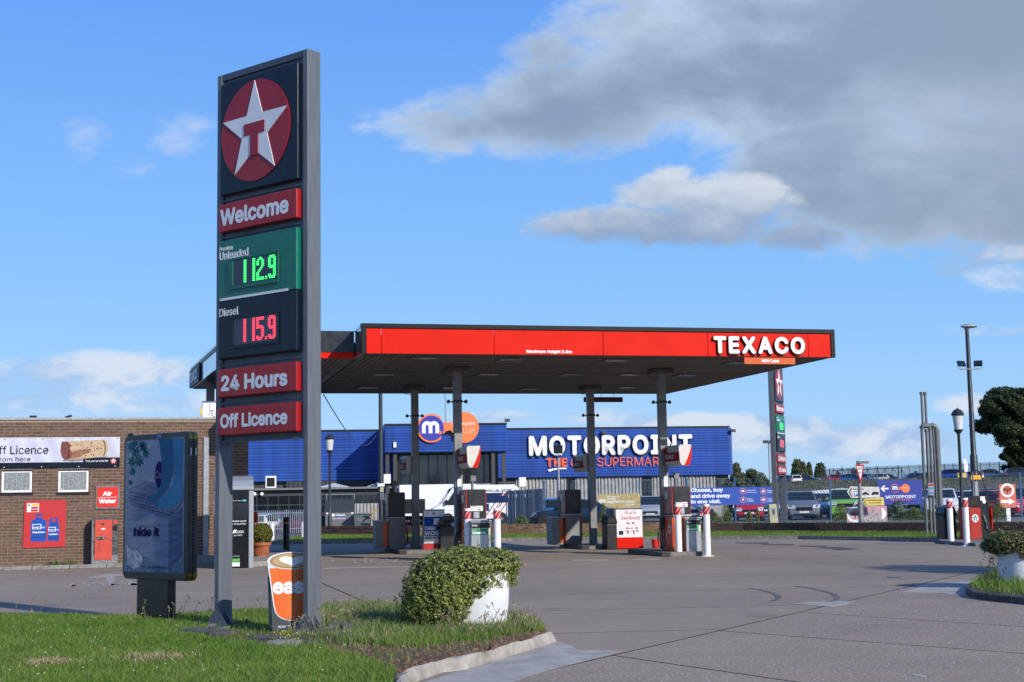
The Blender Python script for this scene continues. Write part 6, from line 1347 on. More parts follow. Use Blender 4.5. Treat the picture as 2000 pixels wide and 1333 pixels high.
# ------------------------------------------------------------------ cars
def paint(n, c, r=.25): return mat('car paint '+n, c, r, metal=0, var=.03, coat=.6, spec=.5)
TYPES = {
 'hatch': dict(L=4.0, Wd=1.72, st=[(-.500, .55, .70, .86, .86), (-.488, .86, .92, .84, .95), (-.40, .93, 1.40, .72, .99), (-.27, .92, 1.47, .74, 1), (-.05, .91, 1.49, .76, 1), (.07, .90, 1.45, .75, 1), (.255, .90, .97, .86, 1), (.40, .84, .87, .84, .98), (.478, .70, .74, .78, .90), (.50, .52, .56, .74, .80)], cab=(2, 5), ws=(5, 6), rw=(1, 2)),
 'mini': dict(L=3.55, Wd=1.63, st=[(-.500, .55, .72, .86, .84), (-.49, .88, .94, .84, .95), (-.41, .95, 1.38, .72, .99), (-.28, .94, 1.47, .74, 1), (-.05, .93, 1.49, .76, 1), (.08, .92, 1.43, .75, 1), (.27, .92, .99, .86, 1), (.42, .86, .90, .82, .96), (.485, .70, .76, .76, .88), (.50, .50, .56, .70, .78)], cab=(2, 5), ws=(5, 6), rw=(1, 2)),
 'saloon': dict(L=4.65, Wd=1.8, st=[(-.500, .55, .62, .84, .86), (-.49, .84, .88, .80, .93), (-.36, .92, .97, .80, .98), (-.20, .93, 1.36, .70, 1), (-.06, .92, 1.43, .74, 1), (.06, .91, 1.40, .74, 1), (.215, .90, .95, .86, 1), (.36, .84, .87, .84, .98), (.465, .70, .73, .78, .90), (.50, .50, .55, .74, .80)], cab=(3, 5), ws=(5, 6), rw=(2, 3)),
 'suv': dict(L=4.4, Wd=1.83, st=[(-.500, .62, .80, .88, .90), (-.49, .98, 1.04, .86, .96), (-.42, 1.05, 1.53, .76, .99), (-.27, 1.04, 1.60, .78, 1), (-.05, 1.03, 1.62, .80, 1), (.08, 1.02, 1.57, .78, 1), (.25, 1.02, 1.09, .88, 1), (.42, .97, 1.01, .86, .98), (.485, .80, .85, .82, .93), (.50, .55, .62, .80, .86)], cab=(2, 5), ws=(5, 6), rw=(1, 2)),
 'boxy': dict(L=4.25, Wd=1.81, st=[(-.500, .62, .85, .92, .95), (-.49, 1.02, 1.08, .90, .98), (-.455, 1.08, 1.60, .82, .99), (-.27, 1.08, 1.68, .84, 1), (-.03, 1.07, 1.69, .86, 1), (.12, 1.06, 1.66, .84, 1), (.24, 1.06, 1.13, .90, 1), (.45, 1.03, 1.07, .90, .99), (.49, .95, 1.0, .88, .97), (.50, .60, .66, .86, .93)], cab=(2, 5), ws=(5, 6), rw=(1, 2)),
}
TYREM = RUBBER; RIMM = mat('alloy rim', (.52, .53, .55), .3, metal=.7)
def wheel_mesh(r=.32, w=.2):
    t = MB(); P = [(r*.66, -w/2), (r*.93, -w/2), (r, -w*.32), (r, w*.32), (r*.93, w/2), (r*.66, w/2)]; seg = 24; vs = []
    for a_, b_ in P:
        for i in range(seg): g = 2*pi*i/seg; vs.append((a_*cos(g), b_, a_*sin(g)))
    t.add(vs, [(k*seg+i, (k+1)*seg+i, (k+1)*seg+(i+1) % seg, k*seg+(i+1) % seg) for k in range(5) for i in range(seg)])
    rm = MB().tube((0, -w*.1, 0), (0, w*.1, 0), r*.66, r*.66, 20, m=1)
    for k in range(7): g = 2*pi*k/7; c, s = cos(g), sin(g); q = r*.05; rm.add([(c*r*.08-s*q, -w*.42, s*r*.08+c*q), (c*r*.08+s*q, -w*.42, s*r*.08-c*q), (c*r*.64+s*q, -w*.36, s*r*.64-c*q), (c*r*.64-s*q, -w*.36, s*r*.64+c*q), (c*r*.08-s*q, -w*.2, s*r*.08+c*q), (c*r*.08+s*q, -w*.2, s*r*.08-c*q), (c*r*.64+s*q, -w*.2, s*r*.64-c*q), (c*r*.64-s*q, -w*.2, s*r*.64+c*q)], [(0, 1, 2, 3), (0, 4, 5, 1), (2, 6, 7, 3), (1, 5, 6, 2), (3, 7, 4, 0)])
    rm.tube((0, -w*.44, 0), (0, -w*.2, 0), r*.14, r*.14, 10); return t.mesh('tyre', TYREM, True), rm.mesh('rim', [RIMM, DARKG])
WT, WR = wheel_mesh()
HLM = mat('headlamp glass', (.70, .73, .76), .1, var=.1, metal=.3); TLM = mat('tail lamp red', (.45, .01, .012), .15); PLW = mat('number plate white', (.7, .7, .66), .5); PLY = mat('number plate yellow', (.72, .52, .06), .5)
def car(kind, label, col, X, Y, z, head, grp='cars on the dealer lot', detail=True, plate='', glass=None, lean=0):
    T = TYPES[kind]; L, Wd = T['L'], T['Wd']; hw = Wd/2; t = thing('parked_car', label, 'car', (X, Y, z), head, grp); ring = []
    for (x, zb_, zt_, wt, wf) in T['st']:
        w = hw*wf; bz = .20 if abs(x) < .48 else .30; wt_ = hw*wt
        h = [(w*.90, bz), (w*.98, bz+.10), (w, min(.55, zb_-.05)), (w*.975, zb_), (wt_, zt_-.035), (wt_*.82, zt_)]
        ring.append([(x*L, -a, b) for a, b in h]+[(x*L, a, b) for a, b in reversed(h)])
    n = len(ring[0]); vs = [v for r in ring for v in r]; m = len(ring)
    fs = [(k*n+i, (k+1)*n+i, (k+1)*n+(i+1) % n, k*n+(i+1) % n) for k in range(m-1) for i in range(n)]+[tuple(range(n)), tuple(range((m-1)*n+n-1, (m-1)*n-1, -1))]
    o = MB().add(vs, fs).build('body', col, t, smooth=True)
    bv = o.modifiers.new('bevel', 'BEVEL'); bv.width = .03; bv.segments = 2; bv.limit_method = 'ANGLE'; bv.angle_limit = radians(28)
    if not detail: 
        pass
    def pane(name, a, b, c, d, ins=.12, off=.012, m_=None):
        P = [Vector(v) for v in (a, b, c, d)]; ce = sum(P, Vector())/4; nrm = (P[1]-P[0]).cross(P[3]-P[0]).normalized()
        if nrm.dot(ce-Vector((ce.x*.9, 0, .6))) < 0: nrm = -nrm
        Q = [p.lerp(ce, ins)+nrm*off for p in P]; R_ = [p.lerp(ce, ins)-nrm*.01 for p in P]
        mb = MB().add(Q+R_, [(0, 1, 2, 3), (7, 6, 5, 4)]+[(i, 4+i, 4+(i+1) % 4, (i+1) % 4) for i in range(4)]); return mb.build(name, m_ or glass or GLASSB, t)
    a, b = T['ws']; pane('windscreen', ring[a][4], ring[a][7], ring[b][7], ring[b][4], .08, .055); a, b = T['rw']; pane('rear_window', ring[a][4], ring[a][7], ring[b][7], ring[b][4], .13, .055)
    c0_, c1_ = T['cab']
    for s in (0, 1):
        i3, i4 = (3, 4) if s == 0 else (8, 7)
        for k in ((c0_, c0_+1), (c0_+1, c1_-1), (c1_-1, c1_)) if c1_-c0_ == 3 else ((c0_, c0_+1), (c0_+1, c1_)):
            if k[1] > k[0]: pane('side_window', ring[k[0]][i3], ring[k[1]][i3], ring[k[1]][i4], ring[k[0]][i4], .09)
        pane('side_window', ring[c1_][i3], ring[c1_+1][i3], ring[c1_+1][i3], ring[c1_][i4], .12)
    r = .34 if kind in ('suv', 'boxy') else .31
    for sx_ in (-.30, .315):
        for s in (-1, 1):
            ar = MB().tube((sx_*L, s*(hw+.004), r), (sx_*L, s*(hw-.25), r), r*1.17, r*1.17, 24).build('wheel_arch', RUBBER, t)
            w = put(WT, 'wheel', t); w.location = (sx_*L, s*(hw-.09), r); w.scale = (r/.32, 1, r/.32); w.rotation_euler.z = pi if s > 0 else 0; rr_ = put(WR, 'rim', w)
    fx = T['st'][-1][0]*L; fz = T['st'][-2][2]; fw = hw*T['st'][-2][4]
    for s in (-1, 1):
        x0_ = T['st'][-2][0]*L
        x1_ = T['st'][-3][0]*L; w1_ = hw*T['st'][-3][4]; F_ = [(x0_+.11, s*fw*.54, fz-.20), (x0_+.065, s*fw*1.02, fz-.19), ((x0_+x1_)/2+.04, s*(w1_+fw)/2*1.045, fz+.01), (x0_+.06, s*fw*.60, fz-.015)]
        MB().add(F_+[(x-.12, y*.93, z) for x, y, z in F_], [(0, 1, 2, 3), (4, 7, 6, 5), (0, 4, 5, 1), (1, 5, 6, 2), (2, 6, 7, 3), (3, 7, 4, 0)]).build('headlight', HLM, t)
        bx_ = T['st'][1][0]*L; MB().box(bx_-.045, bx_+.22, s*hw*.70, s*hw*.975, T['st'][1][1]-.20, T['st'][1][1]-.02).build('tail_light', TLM, t, bevel=.02)
        mx_ = T['st'][c1_+1][0]*L-.22; mz = T['st'][c1_][1]+.06; MB().box(mx_-.09, mx_+.05, s*(hw-.02), s*(hw+.17), mz-.04, mz+.10).build('wing_mirror', col, t, bevel=.03)
    gh = .16 if kind in ('suv', 'boxy') else .10; MB().box(fx-.15, fx+.02, -hw*.50, hw*.50, fz-.17-gh, fz-.12).build('grille', BLACKG, t, bevel=.02); MB().box(fx-.2, fx+.02, -hw*.62, hw*.62, .24, .36).build('lower_grille', BLACKG, t, bevel=.02)
    p = MB().box(fx-.02, fx+.028, -.26, .26, .40, .51).build('number_plate', PLW, t); p2 = MB().box(-fx-.03, -fx+.02, -.26, .26, .50, .61).build('number_plate', PLY, t)
    MB().box(fx+.029, fx+.031, -.20, .20, .43, .48).build('plate_characters', BLACK, p, kind='stuff') if False else None
    MB().box(-L*.5+.02, -L*.5-.015, -hw*.7, hw*.7, .28, .42).build('rear_skirt', RUBBER, t, bevel=.01)
    return t
P_NAVY = paint('navy', (.012, .025, .055)); P_BLUE = paint('blue', (.03, .12, .48)); P_MBLUE = paint('mid blue', (.02, .10, .36)); P_WHITE = paint('white', (.72, .73, .74)); P_SILV = mat('car paint silver', (.50, .51, .52), .38, metal=.25, var=.03, coat=.5)
P_GREY = mat('car paint grey', (.17, .185, .205), .36, metal=.2, var=.03, coat=.5); P_RED = paint('red', (.52, .012, .02)); P_GREEN = paint('green', (.22, .52, .03)); P_BLACK = paint('black', (.014, .016, .02)); P_PLUM = paint('plum', (.13, .006, .045)); P_SLATE = paint('slate blue', (.06, .10, .16))
def carpx(kind, label, col, px_, Y, head, z=None, **k):
    X = W(px_, 965, Y).x; z = hgt(X, Y) if z is None else z; return car(kind, label, col, X, Y, z, radians(head), **k)
YZ = -.02
carpx('saloon', 'dark navy saloon parked side on, facing left, behind the buff brick wall', P_NAVY, 1122, 72.5, 172, z=.12)
carpx('hatch', 'bright blue hatchback seen from behind, left of the navy saloon, by the grey sheet fence', P_BLUE, 1092, 84, 70, z=None)
carpx('hatch', 'silver hatchback facing us below the gold marathon banner', P_SILV, 1271, 83, -97, z=None)
carpx('suv', 'silver white car facing us behind the right front pump, below the blue slogan banner', P_SILV, 1376, 79, -118, z=None)
carpx('hatch', 'white hatchback further back, glimpsed between a silver car and a small red car', P_WHITE, 1415, 97, -85, z=None)
carpx('mini', 'small rounded red car facing us under the blue slogan banner', P_RED, 1461, 80, -98, z=None)
carpx('suv', 'grey crossover facing us behind the distant price sign', P_GREY, 1562, 81, -96, z=None)
carpx('hatch', 'dark blue car wedged between the grey crossover and the green one', P_SLATE, 1608, 86, -85, z=None)
carpx('boxy', 'bright green boxy off roader facing us left of the give way sign', P_GREEN, 1650, 81, -103, z=None)
carpx('saloon', 'black saloon with only its bonnet showing below the blue arrow board', P_BLACK, 1752, 84, -95, z=None)
carpx('suv', 'silver car nose on at the right end of the blue arrow board', P_SILV, 1792, 82, -115, z=None)
carpx('suv', 'white crossover facing us behind the vent pipes', P_WHITE, 1838, 80, -107, z=None)
carpx('hatch', 'white car with its bonnet turned left behind the right hand bollards', P_WHITE, 1893, 81, -125, z=None)
carpx('hatch', 'dark blue car with just its roof visible between two white cars', P_NAVY, 1866, 94, -88, z=None)
carpx('hatch', 'red hatchback behind the right hand diesel pump and its hose', P_RED, 1950, 80, -60, z=None)
carpx('suv', 'dark blue car cut off by the right edge, beyond the red arrow board', P_NAVY, 1990, 82, -108, z=None)
for (k, l, c, px_, Y, h) in (('hatch', 'dark grey car seen between the yellow sign and the blue arrow board', P_GREY, 1708, 90, -100), ('hatch', 'blue hatchback in the second row just left of the green off roader', P_BLUE, 1592, 95, -98), ('suv', 'dark crossover in the second row behind the white bonnet', P_BLACK, 1920, 92, -104), ('hatch', 'pale silver car in the second row right of the navy saloon', P_SILV, 1232, 92, -92), ('saloon', 'dark saloon in the second row behind the small red car', P_SLATE, 1490, 93, -95), ('hatch', 'white hatchback in the second row behind the red one on the right', P_WHITE, 1968, 95, -100)):
    carpx(k, l, c, px_, Y, h)
for (k, l, c, px_, Y, h) in (('hatch', 'white hatchback seen from behind the railings right of the cash machine', P_WHITE, 516, 109, 82), ('suv', 'slate blue car between the white hatchback and the plum one', P_SLATE, 553, 114, 110), ('hatch', 'plum red hatchback behind the railings left of the price sign post', P_PLUM, 592, 109, 190), ('suv', 'mid blue car behind the white and slate cars beyond the railings', P_MBLUE, 535, 121, 80), ('hatch', 'dark red car peeping out beside the skip, right of the price sign', P_PLUM, 634, 118, 60)):
    carpx(k, l, c, px_, Y, h, grp='cars behind the railings on the left')
UP = 'cars on the raised far car park'
for (k, l, c, px_, Y, h, z) in (('saloon', 'navy car facing right, leftmost on the raised car park', P_NAVY, 1579, 225, -28, None), ('hatch', 'red car on the raised car park left of the give way sign', P_RED, 1630, 225, 155, None), ('hatch', 'blue car on the raised car park just behind the give way sign', P_MBLUE, 1668, 205, -20, None), ('hatch', 'silver car on the raised car park just right of the give way sign', P_SILV, 1694, 205, 60, None),
    ('saloon', 'black saloon on the raised car park above the blue arrow board', P_BLACK, 1738, 225, -25, None), ('hatch', 'deep blue car on the raised car park left of the vent pipes', P_MBLUE, 1782, 205, 180, None), ('hatch', 'bright blue hatchback seen from behind between the pipes and lantern post', P_BLUE, 1856, 168, 138, None), ('saloon', 'dark slate saloon on the raised car park right of the tall lamp', P_SLATE, 1940, 168, -22, None), ('hatch', 'navy car on the raised car park at the right edge', P_NAVY, 1998, 165, -10, None), ('hatch', 'silver hatchback on the raised car park above the parking arrow sign', P_SILV, 1712, 212, 170, None), ('hatch', 'dark hatchback on the raised car park left of the bright blue one', P_BLACK, 1818, 190, 160, None), ('saloon', 'grey saloon on the raised car park just left of the tall lamp', P_GREY, 1896, 190, -15, None), ('hatch', 'white and blue vehicle end showing left of the distant price sign', P_WHITE, 1553, 215, 90, None), ('hatch', 'blue car half hidden by the distant price sign', P_SLATE, 1536, 215, 120, None)):
    carpx(k, l, c, px_, Y, h, z=z, grp=UP)

# camper van and the white body behind it
def van(label, px_, Y, head, z):
    X = W(px_, 965, Y).x; t = thing('camper_van', label, 'van', (X, Y, z), head); L, hw = 6.0, 1.02; VW = paint('van white', (.74, .75, .77), .3)
    prof = [(-3.0, .35), (-3.0, 2.35), (-2.85, 2.58), (1.35, 2.60), (1.62, 2.48), (2.42, 1.42), (2.90, 1.12), (3.02, .85), (3.02, .35)]
    n = len(prof); mb = MB(); wz = lambda z_: hw*(1-.06*max(0, z_-1.0)); vs = [(x, -wz(z_), z_) for x, z_ in prof]+[(x, wz(z_), z_) for x, z_ in prof]
    o = mb.add(vs, [tuple(range(n-1, -1, -1)), tuple(range(n, 2*n))]+[(i, (i+1) % n, n+(i+1) % n, n+i) for i in range(n)]).build('body', VW, t); bv = o.modifiers.new('bevel', 'BEVEL'); bv.width = .07; bv.segments = 3; bv.limit_method = 'ANGLE'
    MB().box(-2.8, 1.0, -.7, .7, 2.585, 2.68).build('roof_pod', VW, t, bevel=.03)
    w0, w1 = Vector((1.66, 0, 2.44)), Vector((2.40, 0, 1.46)); nn = Vector((.80, 0, .60)); MB().add([tuple(w0+nn*.02+Vector((0, -.80, 0))), tuple(w0+nn*.02+Vector((0, .80, 0))), tuple(w1+nn*.02+Vector((0, .92, 0))), tuple(w1+nn*.02+Vector((0, -.92, 0)))], [(0, 1, 2, 3)]).build('windscreen', mat('van screen blue', (.12, .25, .45), .08, spec=.8), t)
    for s in (-1, 1):
        Z = lambda z_: s*(wz(z_)+.012)
        d = MB().add([(x, Z(z_), z_) for x, z_ in ((.62, 1.32), (2.10, 1.34), (1.52, 2.22), (1.2, 2.32), (.70, 2.32))], [(0, 1, 2, 3, 4)]).build('door_window', GLASSB, t)
        MB().add([(x, Z(z_)+s*.004, z_) for x, z_ in ((.78, 1.40), (1.35, 1.42), (1.35, 2.2), (1.2, 2.24), (.80, 2.24))], [(0, 1, 2, 3, 4)]).build('window_reflection', mat('painted reflection green', (.32, .45, .42), .1), d)  # pale green reflection painted as a panel over the door window
        MB().add([(x, Z(z_), z_) for x, z_ in ((-2.4, 1.45), (.35, 1.45), (.35, 2.12), (-2.4, 2.12))], [(0, 1, 2, 3)]).build('side_window', mat('van window navy', (.012, .02, .09), .1), t)
        MB().add([(x, Z(z_)+s*.003, z_) for x, z_ in ((.36, 1.0), (2.55, 1.0), (2.6, 1.06), (.36, 1.10))], [(0, 1, 2, 3)]).build('side_rubbing_strip', VW, t)
        MB().add([(x, Z(z_)+s*.002, z_) for x, z_ in ((-.9, .9), (.6, .9), (.6, 1.4), (-.9, 1.4))], [(0, 1, 2, 3)]).build('blue_stripe_panel', mat('van navy', (.012, .02, .12), .3), t) if s > 0 else None
        for k in range(6):
            xa = -2.85+k*.16; MB().add([(x, Z(z_)+s*.006, z_) for x, z_ in ((xa, 2.38), (xa+.06, 2.38), (xa+1.36, .62), (xa+1.29, .62))], [(0, 1, 2, 3)]).build('diagonal_stripe', (REDW, PURE, DARKG)[k % 3] if k != 1 else PURE, t)
        text_van = None
        for xw in (-1.75, 1.95):
            MB().tube((xw, s*(hw+.006), .36), (xw, s*(hw-.3), .36), .44, .44, 24).build('wheel_arch', RUBBER, t); w = put(WT, 'wheel', t); w.location = (xw, s*(hw-.08), .36); w.scale = (1.12, 1.1, 1.12); w.rotation_euler.z = pi if s > 0 else 0; put(WR, 'rim', w)
        MB().box(2.72, 2.98, s*.62, s*.98, .92, 1.10).build('headlight', HLM, t, bevel=.03); MB().box(-3.03, -2.9, s*.86, s*.98, .9, 1.6).build('tail_light', TLM, t); MB().box(1.95, 2.1, s*1.0, s*1.3, 1.40, 1.70).build('wing_mirror', BLACK, t, bevel=.03)
    MB().box(2.9, 3.06, -.9, .9, .36, .58).build('bumper', DARKG, t, bevel=.03); return t
vt = van('white camper van with red and blue stripes facing left behind the left pumps', 926, 98, radians(188), -.1)
vs_, fs_, _ = glyphs('motions.uk.com', 0.0); a_ = [v[0] for v in vs_]; b_ = [v[1] for v in vs_]; V_ = [(.35-2.4*(v[0]-min(a_))/(max(a_)-min(a_))*-1-2.4, 1.0, 2.2+.2*(v[1]-min(b_))/(max(b_)-min(b_))) for v in vs_]
V_ = [(-(x+1.02)-1.02, .975, z) for x, _, z in V_]; MB().add(V_, fs_).build('lettering', DARKG, vt)
X = W(868, 965, 106).x; t = thing('box_body', 'plain white lorry box standing behind the camper van', 'lorry body', (X, 106, -.3), radians(186)); MB().box(-3.4, 3.4, -1.2, 1.2, .75, 3.05).build('box', WHITE, t, bevel=.05)
MB().box(1.5, 3.2, 1.201, 1.22, .95, 2.0).build('dark_panel', BLACK, t); MB().box(-3.2, 3.2, -.4, .4, .45, .75).build('chassis', RUBBER, t)
for xw in (-2, 2.2):
    for s in (-1, 1): w = put(WT, 'wheel', t); w.location = (xw, s*1.0, .36); w.scale = (1.15, 1.2, 1.15); w.rotation_euler.z = pi if s > 0 else 0
MB().box(-3.4, -2.3, 1.201, 1.215, 2.85, 3.05).build('end_rail', STEEL, t)
# rusting sheet fence
p0 = W(990, 965, 88); p1 = W(1060, 965, 74); an = atan2(p1.y-p0.y, p1.x-p0.x); L_ = math.dist((p0.x, p0.y), (p1.x, p1.y)); L0 = L_+4
t = thing('sheet_fence', 'tall grey steel sheet fence beside the camper van', 'fence', (p0.x, p0.y, -.05), an); FS = mat('fence sheet', (.20, .235, .27), .55, c2=(.14, .16, .18), scale=2, stretch=(6, 6, .5))
me = MB().box(0, L_/8-.05, 0, .03, .0, 2.15).mesh('sheet', FS)
for k in range(8): o = put(me, 'sheet', t, .008); o.location = (L_*k/8, .0 if k % 2 else .03, 0); MB().box(L_*k/8-.035, L_*k/8-.005, -.06, -.005, 0, 2.1).build('post', STEEL, t)
for k in range(6): MB().box(L_*(k+.8)/8, L_*(k+.8)/8+.1, -.12, -.07, 1.72, 1.92).build('bracket', OFFW, t)
MB().path([(L_*k/16, -.09, 1.72-.10*(k % 2)) for k in range(17)], .012, 4).build('cable', BLACK, t)
# skip, wheelie bin, timber
X = W(663, 965, 104).x; t = thing('waste_container', 'big grey lidded waste container with white lettering behind the red brick wall', 'waste container', (X, 104, -.62), radians(3)); SK = mat('skip grey', (.17, .175, .18), .6, var=.12)
MB().box(-1.05, 1.05, 0, 1.3, .1, 1.50).build('body', SK, t, bevel=.03); MB().pxz([(-1.1, 1.5), (1.1, 1.5), (1.15, 2.4), (-1.05, 2.4)], -.02, 0).build('lid_edge', mat('lid navy', (.03, .04, .055), .6), t)
me = MB().add([(0, -.06, 1.46), (.10, -.06, 1.46), (.10, .35, 2.42), (0, .35, 2.42), (.0, .0, 1.46), (.10, .0, 1.46), (.1, .41, 2.42), (0, .41, 2.42)], [(0, 1, 2, 3), (4, 7, 6, 5), (0, 3, 7, 4), (1, 5, 6, 2), (3, 2, 6, 7)]).mesh('lid_rib', MATS['lid navy'])
for k in range(15): o = put(me, 'lid_rib', t); o.location.x = -1.09+k*.145
MB().tube((-1.0, .6, 2.4), (-1.0, .6, 2.75), .03).tube((1.05, .6, 2.4), (1.05, .6, 2.75), .03).tube((-1.0, .6, 2.75), (1.05, .6, 2.75), .03).build('lifting_bar', STEEL, t)
text('VEOLIA', -.28, .42, 1.18, 1.32, PURE, t, -.001, .003, .03); text('0845 0360 0360', -.55, .42, .95, 1.05, PURE, t, -.001, .003, .02); MB().disc(-.45, 1.25, .11, -.006, 0, 16).build('logo_disc', PURE, t); MB().box(-.5, .35, -.004, 0, 1.09, 1.14).build('blue_line', BLUEB, t)
for x in (-.98, .85): MB().box(x, x+.16, -.006, 0, 1.33, 1.46).build('sticker', PURE, t)
X = W(707, 965, 103).x; t = thing('wheeled_bin', 'grey four wheeled bin between the lettered container and the timber', 'bin', (X, 103, -.62), 0); GB_ = mat('bin grey green', (.12, .15, .15), .5)
MB().add([(-.52, 0, .25), (.52, 0, .25), (.62, -.05, 1.25), (-.62, -.05, 1.25), (-.52, .8, .25), (.52, .8, .25), (.62, .9, 1.25), (-.62, .9, 1.25)], [(0, 1, 2, 3), (5, 4, 7, 6), (4, 0, 3, 7), (1, 5, 6, 2), (3, 2, 6, 7), (4, 5, 1, 0)]).build('tub', GB_, t, bevel=.03)
MB().box(-.66, .66, -.10, .95, 1.255, 1.36).build('lid', GB_, t, bevel=.03); MB().box(-.38, .38, -.055, -.03, .75, 1.05).build('front_panel', SK, t)
for x in (-.45, .45):
    for y in (.1, .7): MB().tube((x-.03, y, .12), (x+.03, y, .12), .12, .12, 12).build('castor', RUBBER, t)
TM = TIMBER
for i, (px_, Y, w__, h__, lb) in enumerate(((741, 103, .75, .85, 'pale timber crate beside the grey wheeled bin'), (762, 102.5, .42, 1.1, 'orange timber box in the yard left of the left rear pump'), (775, 104, .5, .95, 'timber cabinet partly hidden by the left rear pump'))):
    X = W(px_, 965, Y).x; t = thing('timber_crate', lb, 'crate', (X, Y, -.62), radians(5*i), 'timber crates in the yard')
    me = MB().box(-w__/2, w__/2, -.0, .03, 0, .13).mesh('slat', TM)
    for k in range(int(h__/.15)): o = put(me, 'slat', t); o.location.z = .05+k*.15
    for s in (-1, 1): MB().box(s*w__/2-.04, s*w__/2+.04, -.03, .6, 0, h__).build('corner_post', TM, t)
    MB().box(-w__/2, w__/2, .05, .6, 0, h__-.1).build('side_boards', TM, t)
for i, (a, b, c, d, lb) in enumerate(((722, 1010, 788, 1014, 'long pale plank resting across the timber crates'), (725, 1004, 737, 998, 'short offcut of timber sticking up behind the crates'), (762, 1012, 762, 990, 'upright pale board leaning behind the crates'), (726, 996, 782, 1002, 'thin batten lying slanted over the timber pile'))):
    p, q = W(a, b, 102.2), W(c, d, 102.2); o = MB().tube((0, 0, 0), q-p, .07, .07, 4).build('timber_plank', TM); o.location = p; tag(o, lb, 'plank', 'loose planks on the timber pile')
t = thing('tube_rack', 'red tubular metal frame standing in front of the timber crates', 'frame', (W(737, 965, 101.5).x, 101.5, -.62)); MB().path([(-.12, 0, 0), (-.12, 0, .75), (-.06, 0, .82), (.3, 0, .82)], .05, 8).build('tube', REDP, t); MB().path([(-.12, 0, .3), (.3, 0, .3)], .04, 8).build('rail', REDP, t)
# loose dark bins left of container
X = W(632, 965, 106).x; t = thing('wheeled_bin', 'dark bin squeezed between the price sign and the lettered container', 'bin', (X, 106, -.62), 0); MB().box(-.35, .35, 0, .6, .1, 1.1).build('tub', DARKG, t, bevel=.03); MB().box(-.38, .38, -.04, .64, 1.11, 1.18).build('lid', DARKG, t, bevel=.02)

# ------------------------------------------------------------------ fences
def palisade(label, pts, h, zf, m, pitch=.155, w=.07, limit=290, grp=None, rails=True):
    t = thing('palisade_fence', label, 'fence', (pts[0][0], pts[0][1], 0), 0); cnt = 0; rest = MB(); me = MB().add([(-w/2, 0, 0), (w/2, 0, 0), (w/2, 0, h-.12), (0, 0, h), (-w/2, 0, h-.12), (-w/2, .02, 0), (w/2, .02, 0), (w/2, .02, h-.12), (0, .02, h), (-w/2, .02, h-.12)], [(0, 1, 2, 3, 4), (9, 8, 7, 6, 5), (1, 6, 7, 2), (2, 7, 8, 3), (3, 8, 9, 4), (4, 9, 5, 0)]).mesh('pale', m); rl = MB()
    for (x0_, y0_), (x1_, y1_) in zip(pts, pts[1:]):
        L_ = math.dist((x0_, y0_), (x1_, y1_)); an = atan2(y1_-y0_, x1_-x0_); n = int(L_/pitch)
        for k in range(n):
            x, y = x0_+(x1_-x0_)*k/n, y0_+(y1_-y0_)*k/n; z = zf(x, y)
            if cnt < limit: o = put(me, 'pale', t); o.location = (x-pts[0][0], y-pts[0][1], z); o.rotation_euler.z = an; cnt += 1
            else: c, s = cos(an)*w/2, sin(an)*w/2; X_, Y_ = x-pts[0][0], y-pts[0][1]; rest.add([(X_-c, Y_-s, z), (X_+c, Y_+s, z), (X_+c, Y_+s, z+h-.12), (X_, Y_, z+h), (X_-c, Y_-s, z+h-.12)], [(0, 1, 2, 3, 4)])
        seg = max(1, int(L_/2.75))
        for k in range(seg):
            q0 = (x0_+(x1_-x0_)*k/seg-pts[0][0], y0_+(y1_-y0_)*k/seg-pts[0][1]); q1 = (x0_+(x1_-x0_)*(k+1)/seg-pts[0][0], y0_+(y1_-y0_)*(k+1)/seg-pts[0][1])
            z0_ = zf(q0[0]+pts[0][0], q0[1]+pts[0][1]); z1_ = zf(q1[0]+pts[0][0], q1[1]+pts[0][1])
            for f in (.2, .85): rl.tube((*q0, z0_+h*f), (*q1, z1_+h*f), .03, .03, 4)
            po = MB().box(-.05, .05, .03, .12, -.1, h+.0).build('post', m, t); po.location = (q0[0], q0[1], z0_)
    rl.build('rails', m, t, kind='stuff')
    if rest.v: rest.build('further_pales', m, t, kind='stuff')
    return t
PALG = mat('galvanised pale', (.22, .27, .34), .45, metal=.3, var=.1); PALD = mat('dark palisade', (.05, .06, .075), .5, var=.1)
palisade('pale grey spiked railings in front of the parked cars on the left', [(gx(485, 103.5), 103.5), (gx(632, 105.5), 105.5)], 1.75, lambda x, y: -.66, PALG, .155, .05)
palisade('pale spiked railings behind the timber crates', [(gx(758, 108), 108), (gx(800, 108), 108)], 1.8, lambda x, y: -.6, PALG)
palisade('dark spiked fence along the skyline above the raised car park', [(gx(1605, 262), 262), (gx(1800, 235), 235), (gx(2060, 195), 195)], 2.6, lambda x, y: hgt(x, y)+.3, PALD, .30, .12)
palisade('grey green spiked fence at the foot of the bank behind the car lot', [(gx(1440, 112), 112), (gx(1700, 108), 108), (gx(2050, 102), 102)], 1.85, lambda x, y: hgt(x, y)*.3, mat('weathered palisade', (.12, .14, .15), .5), .17, .075)
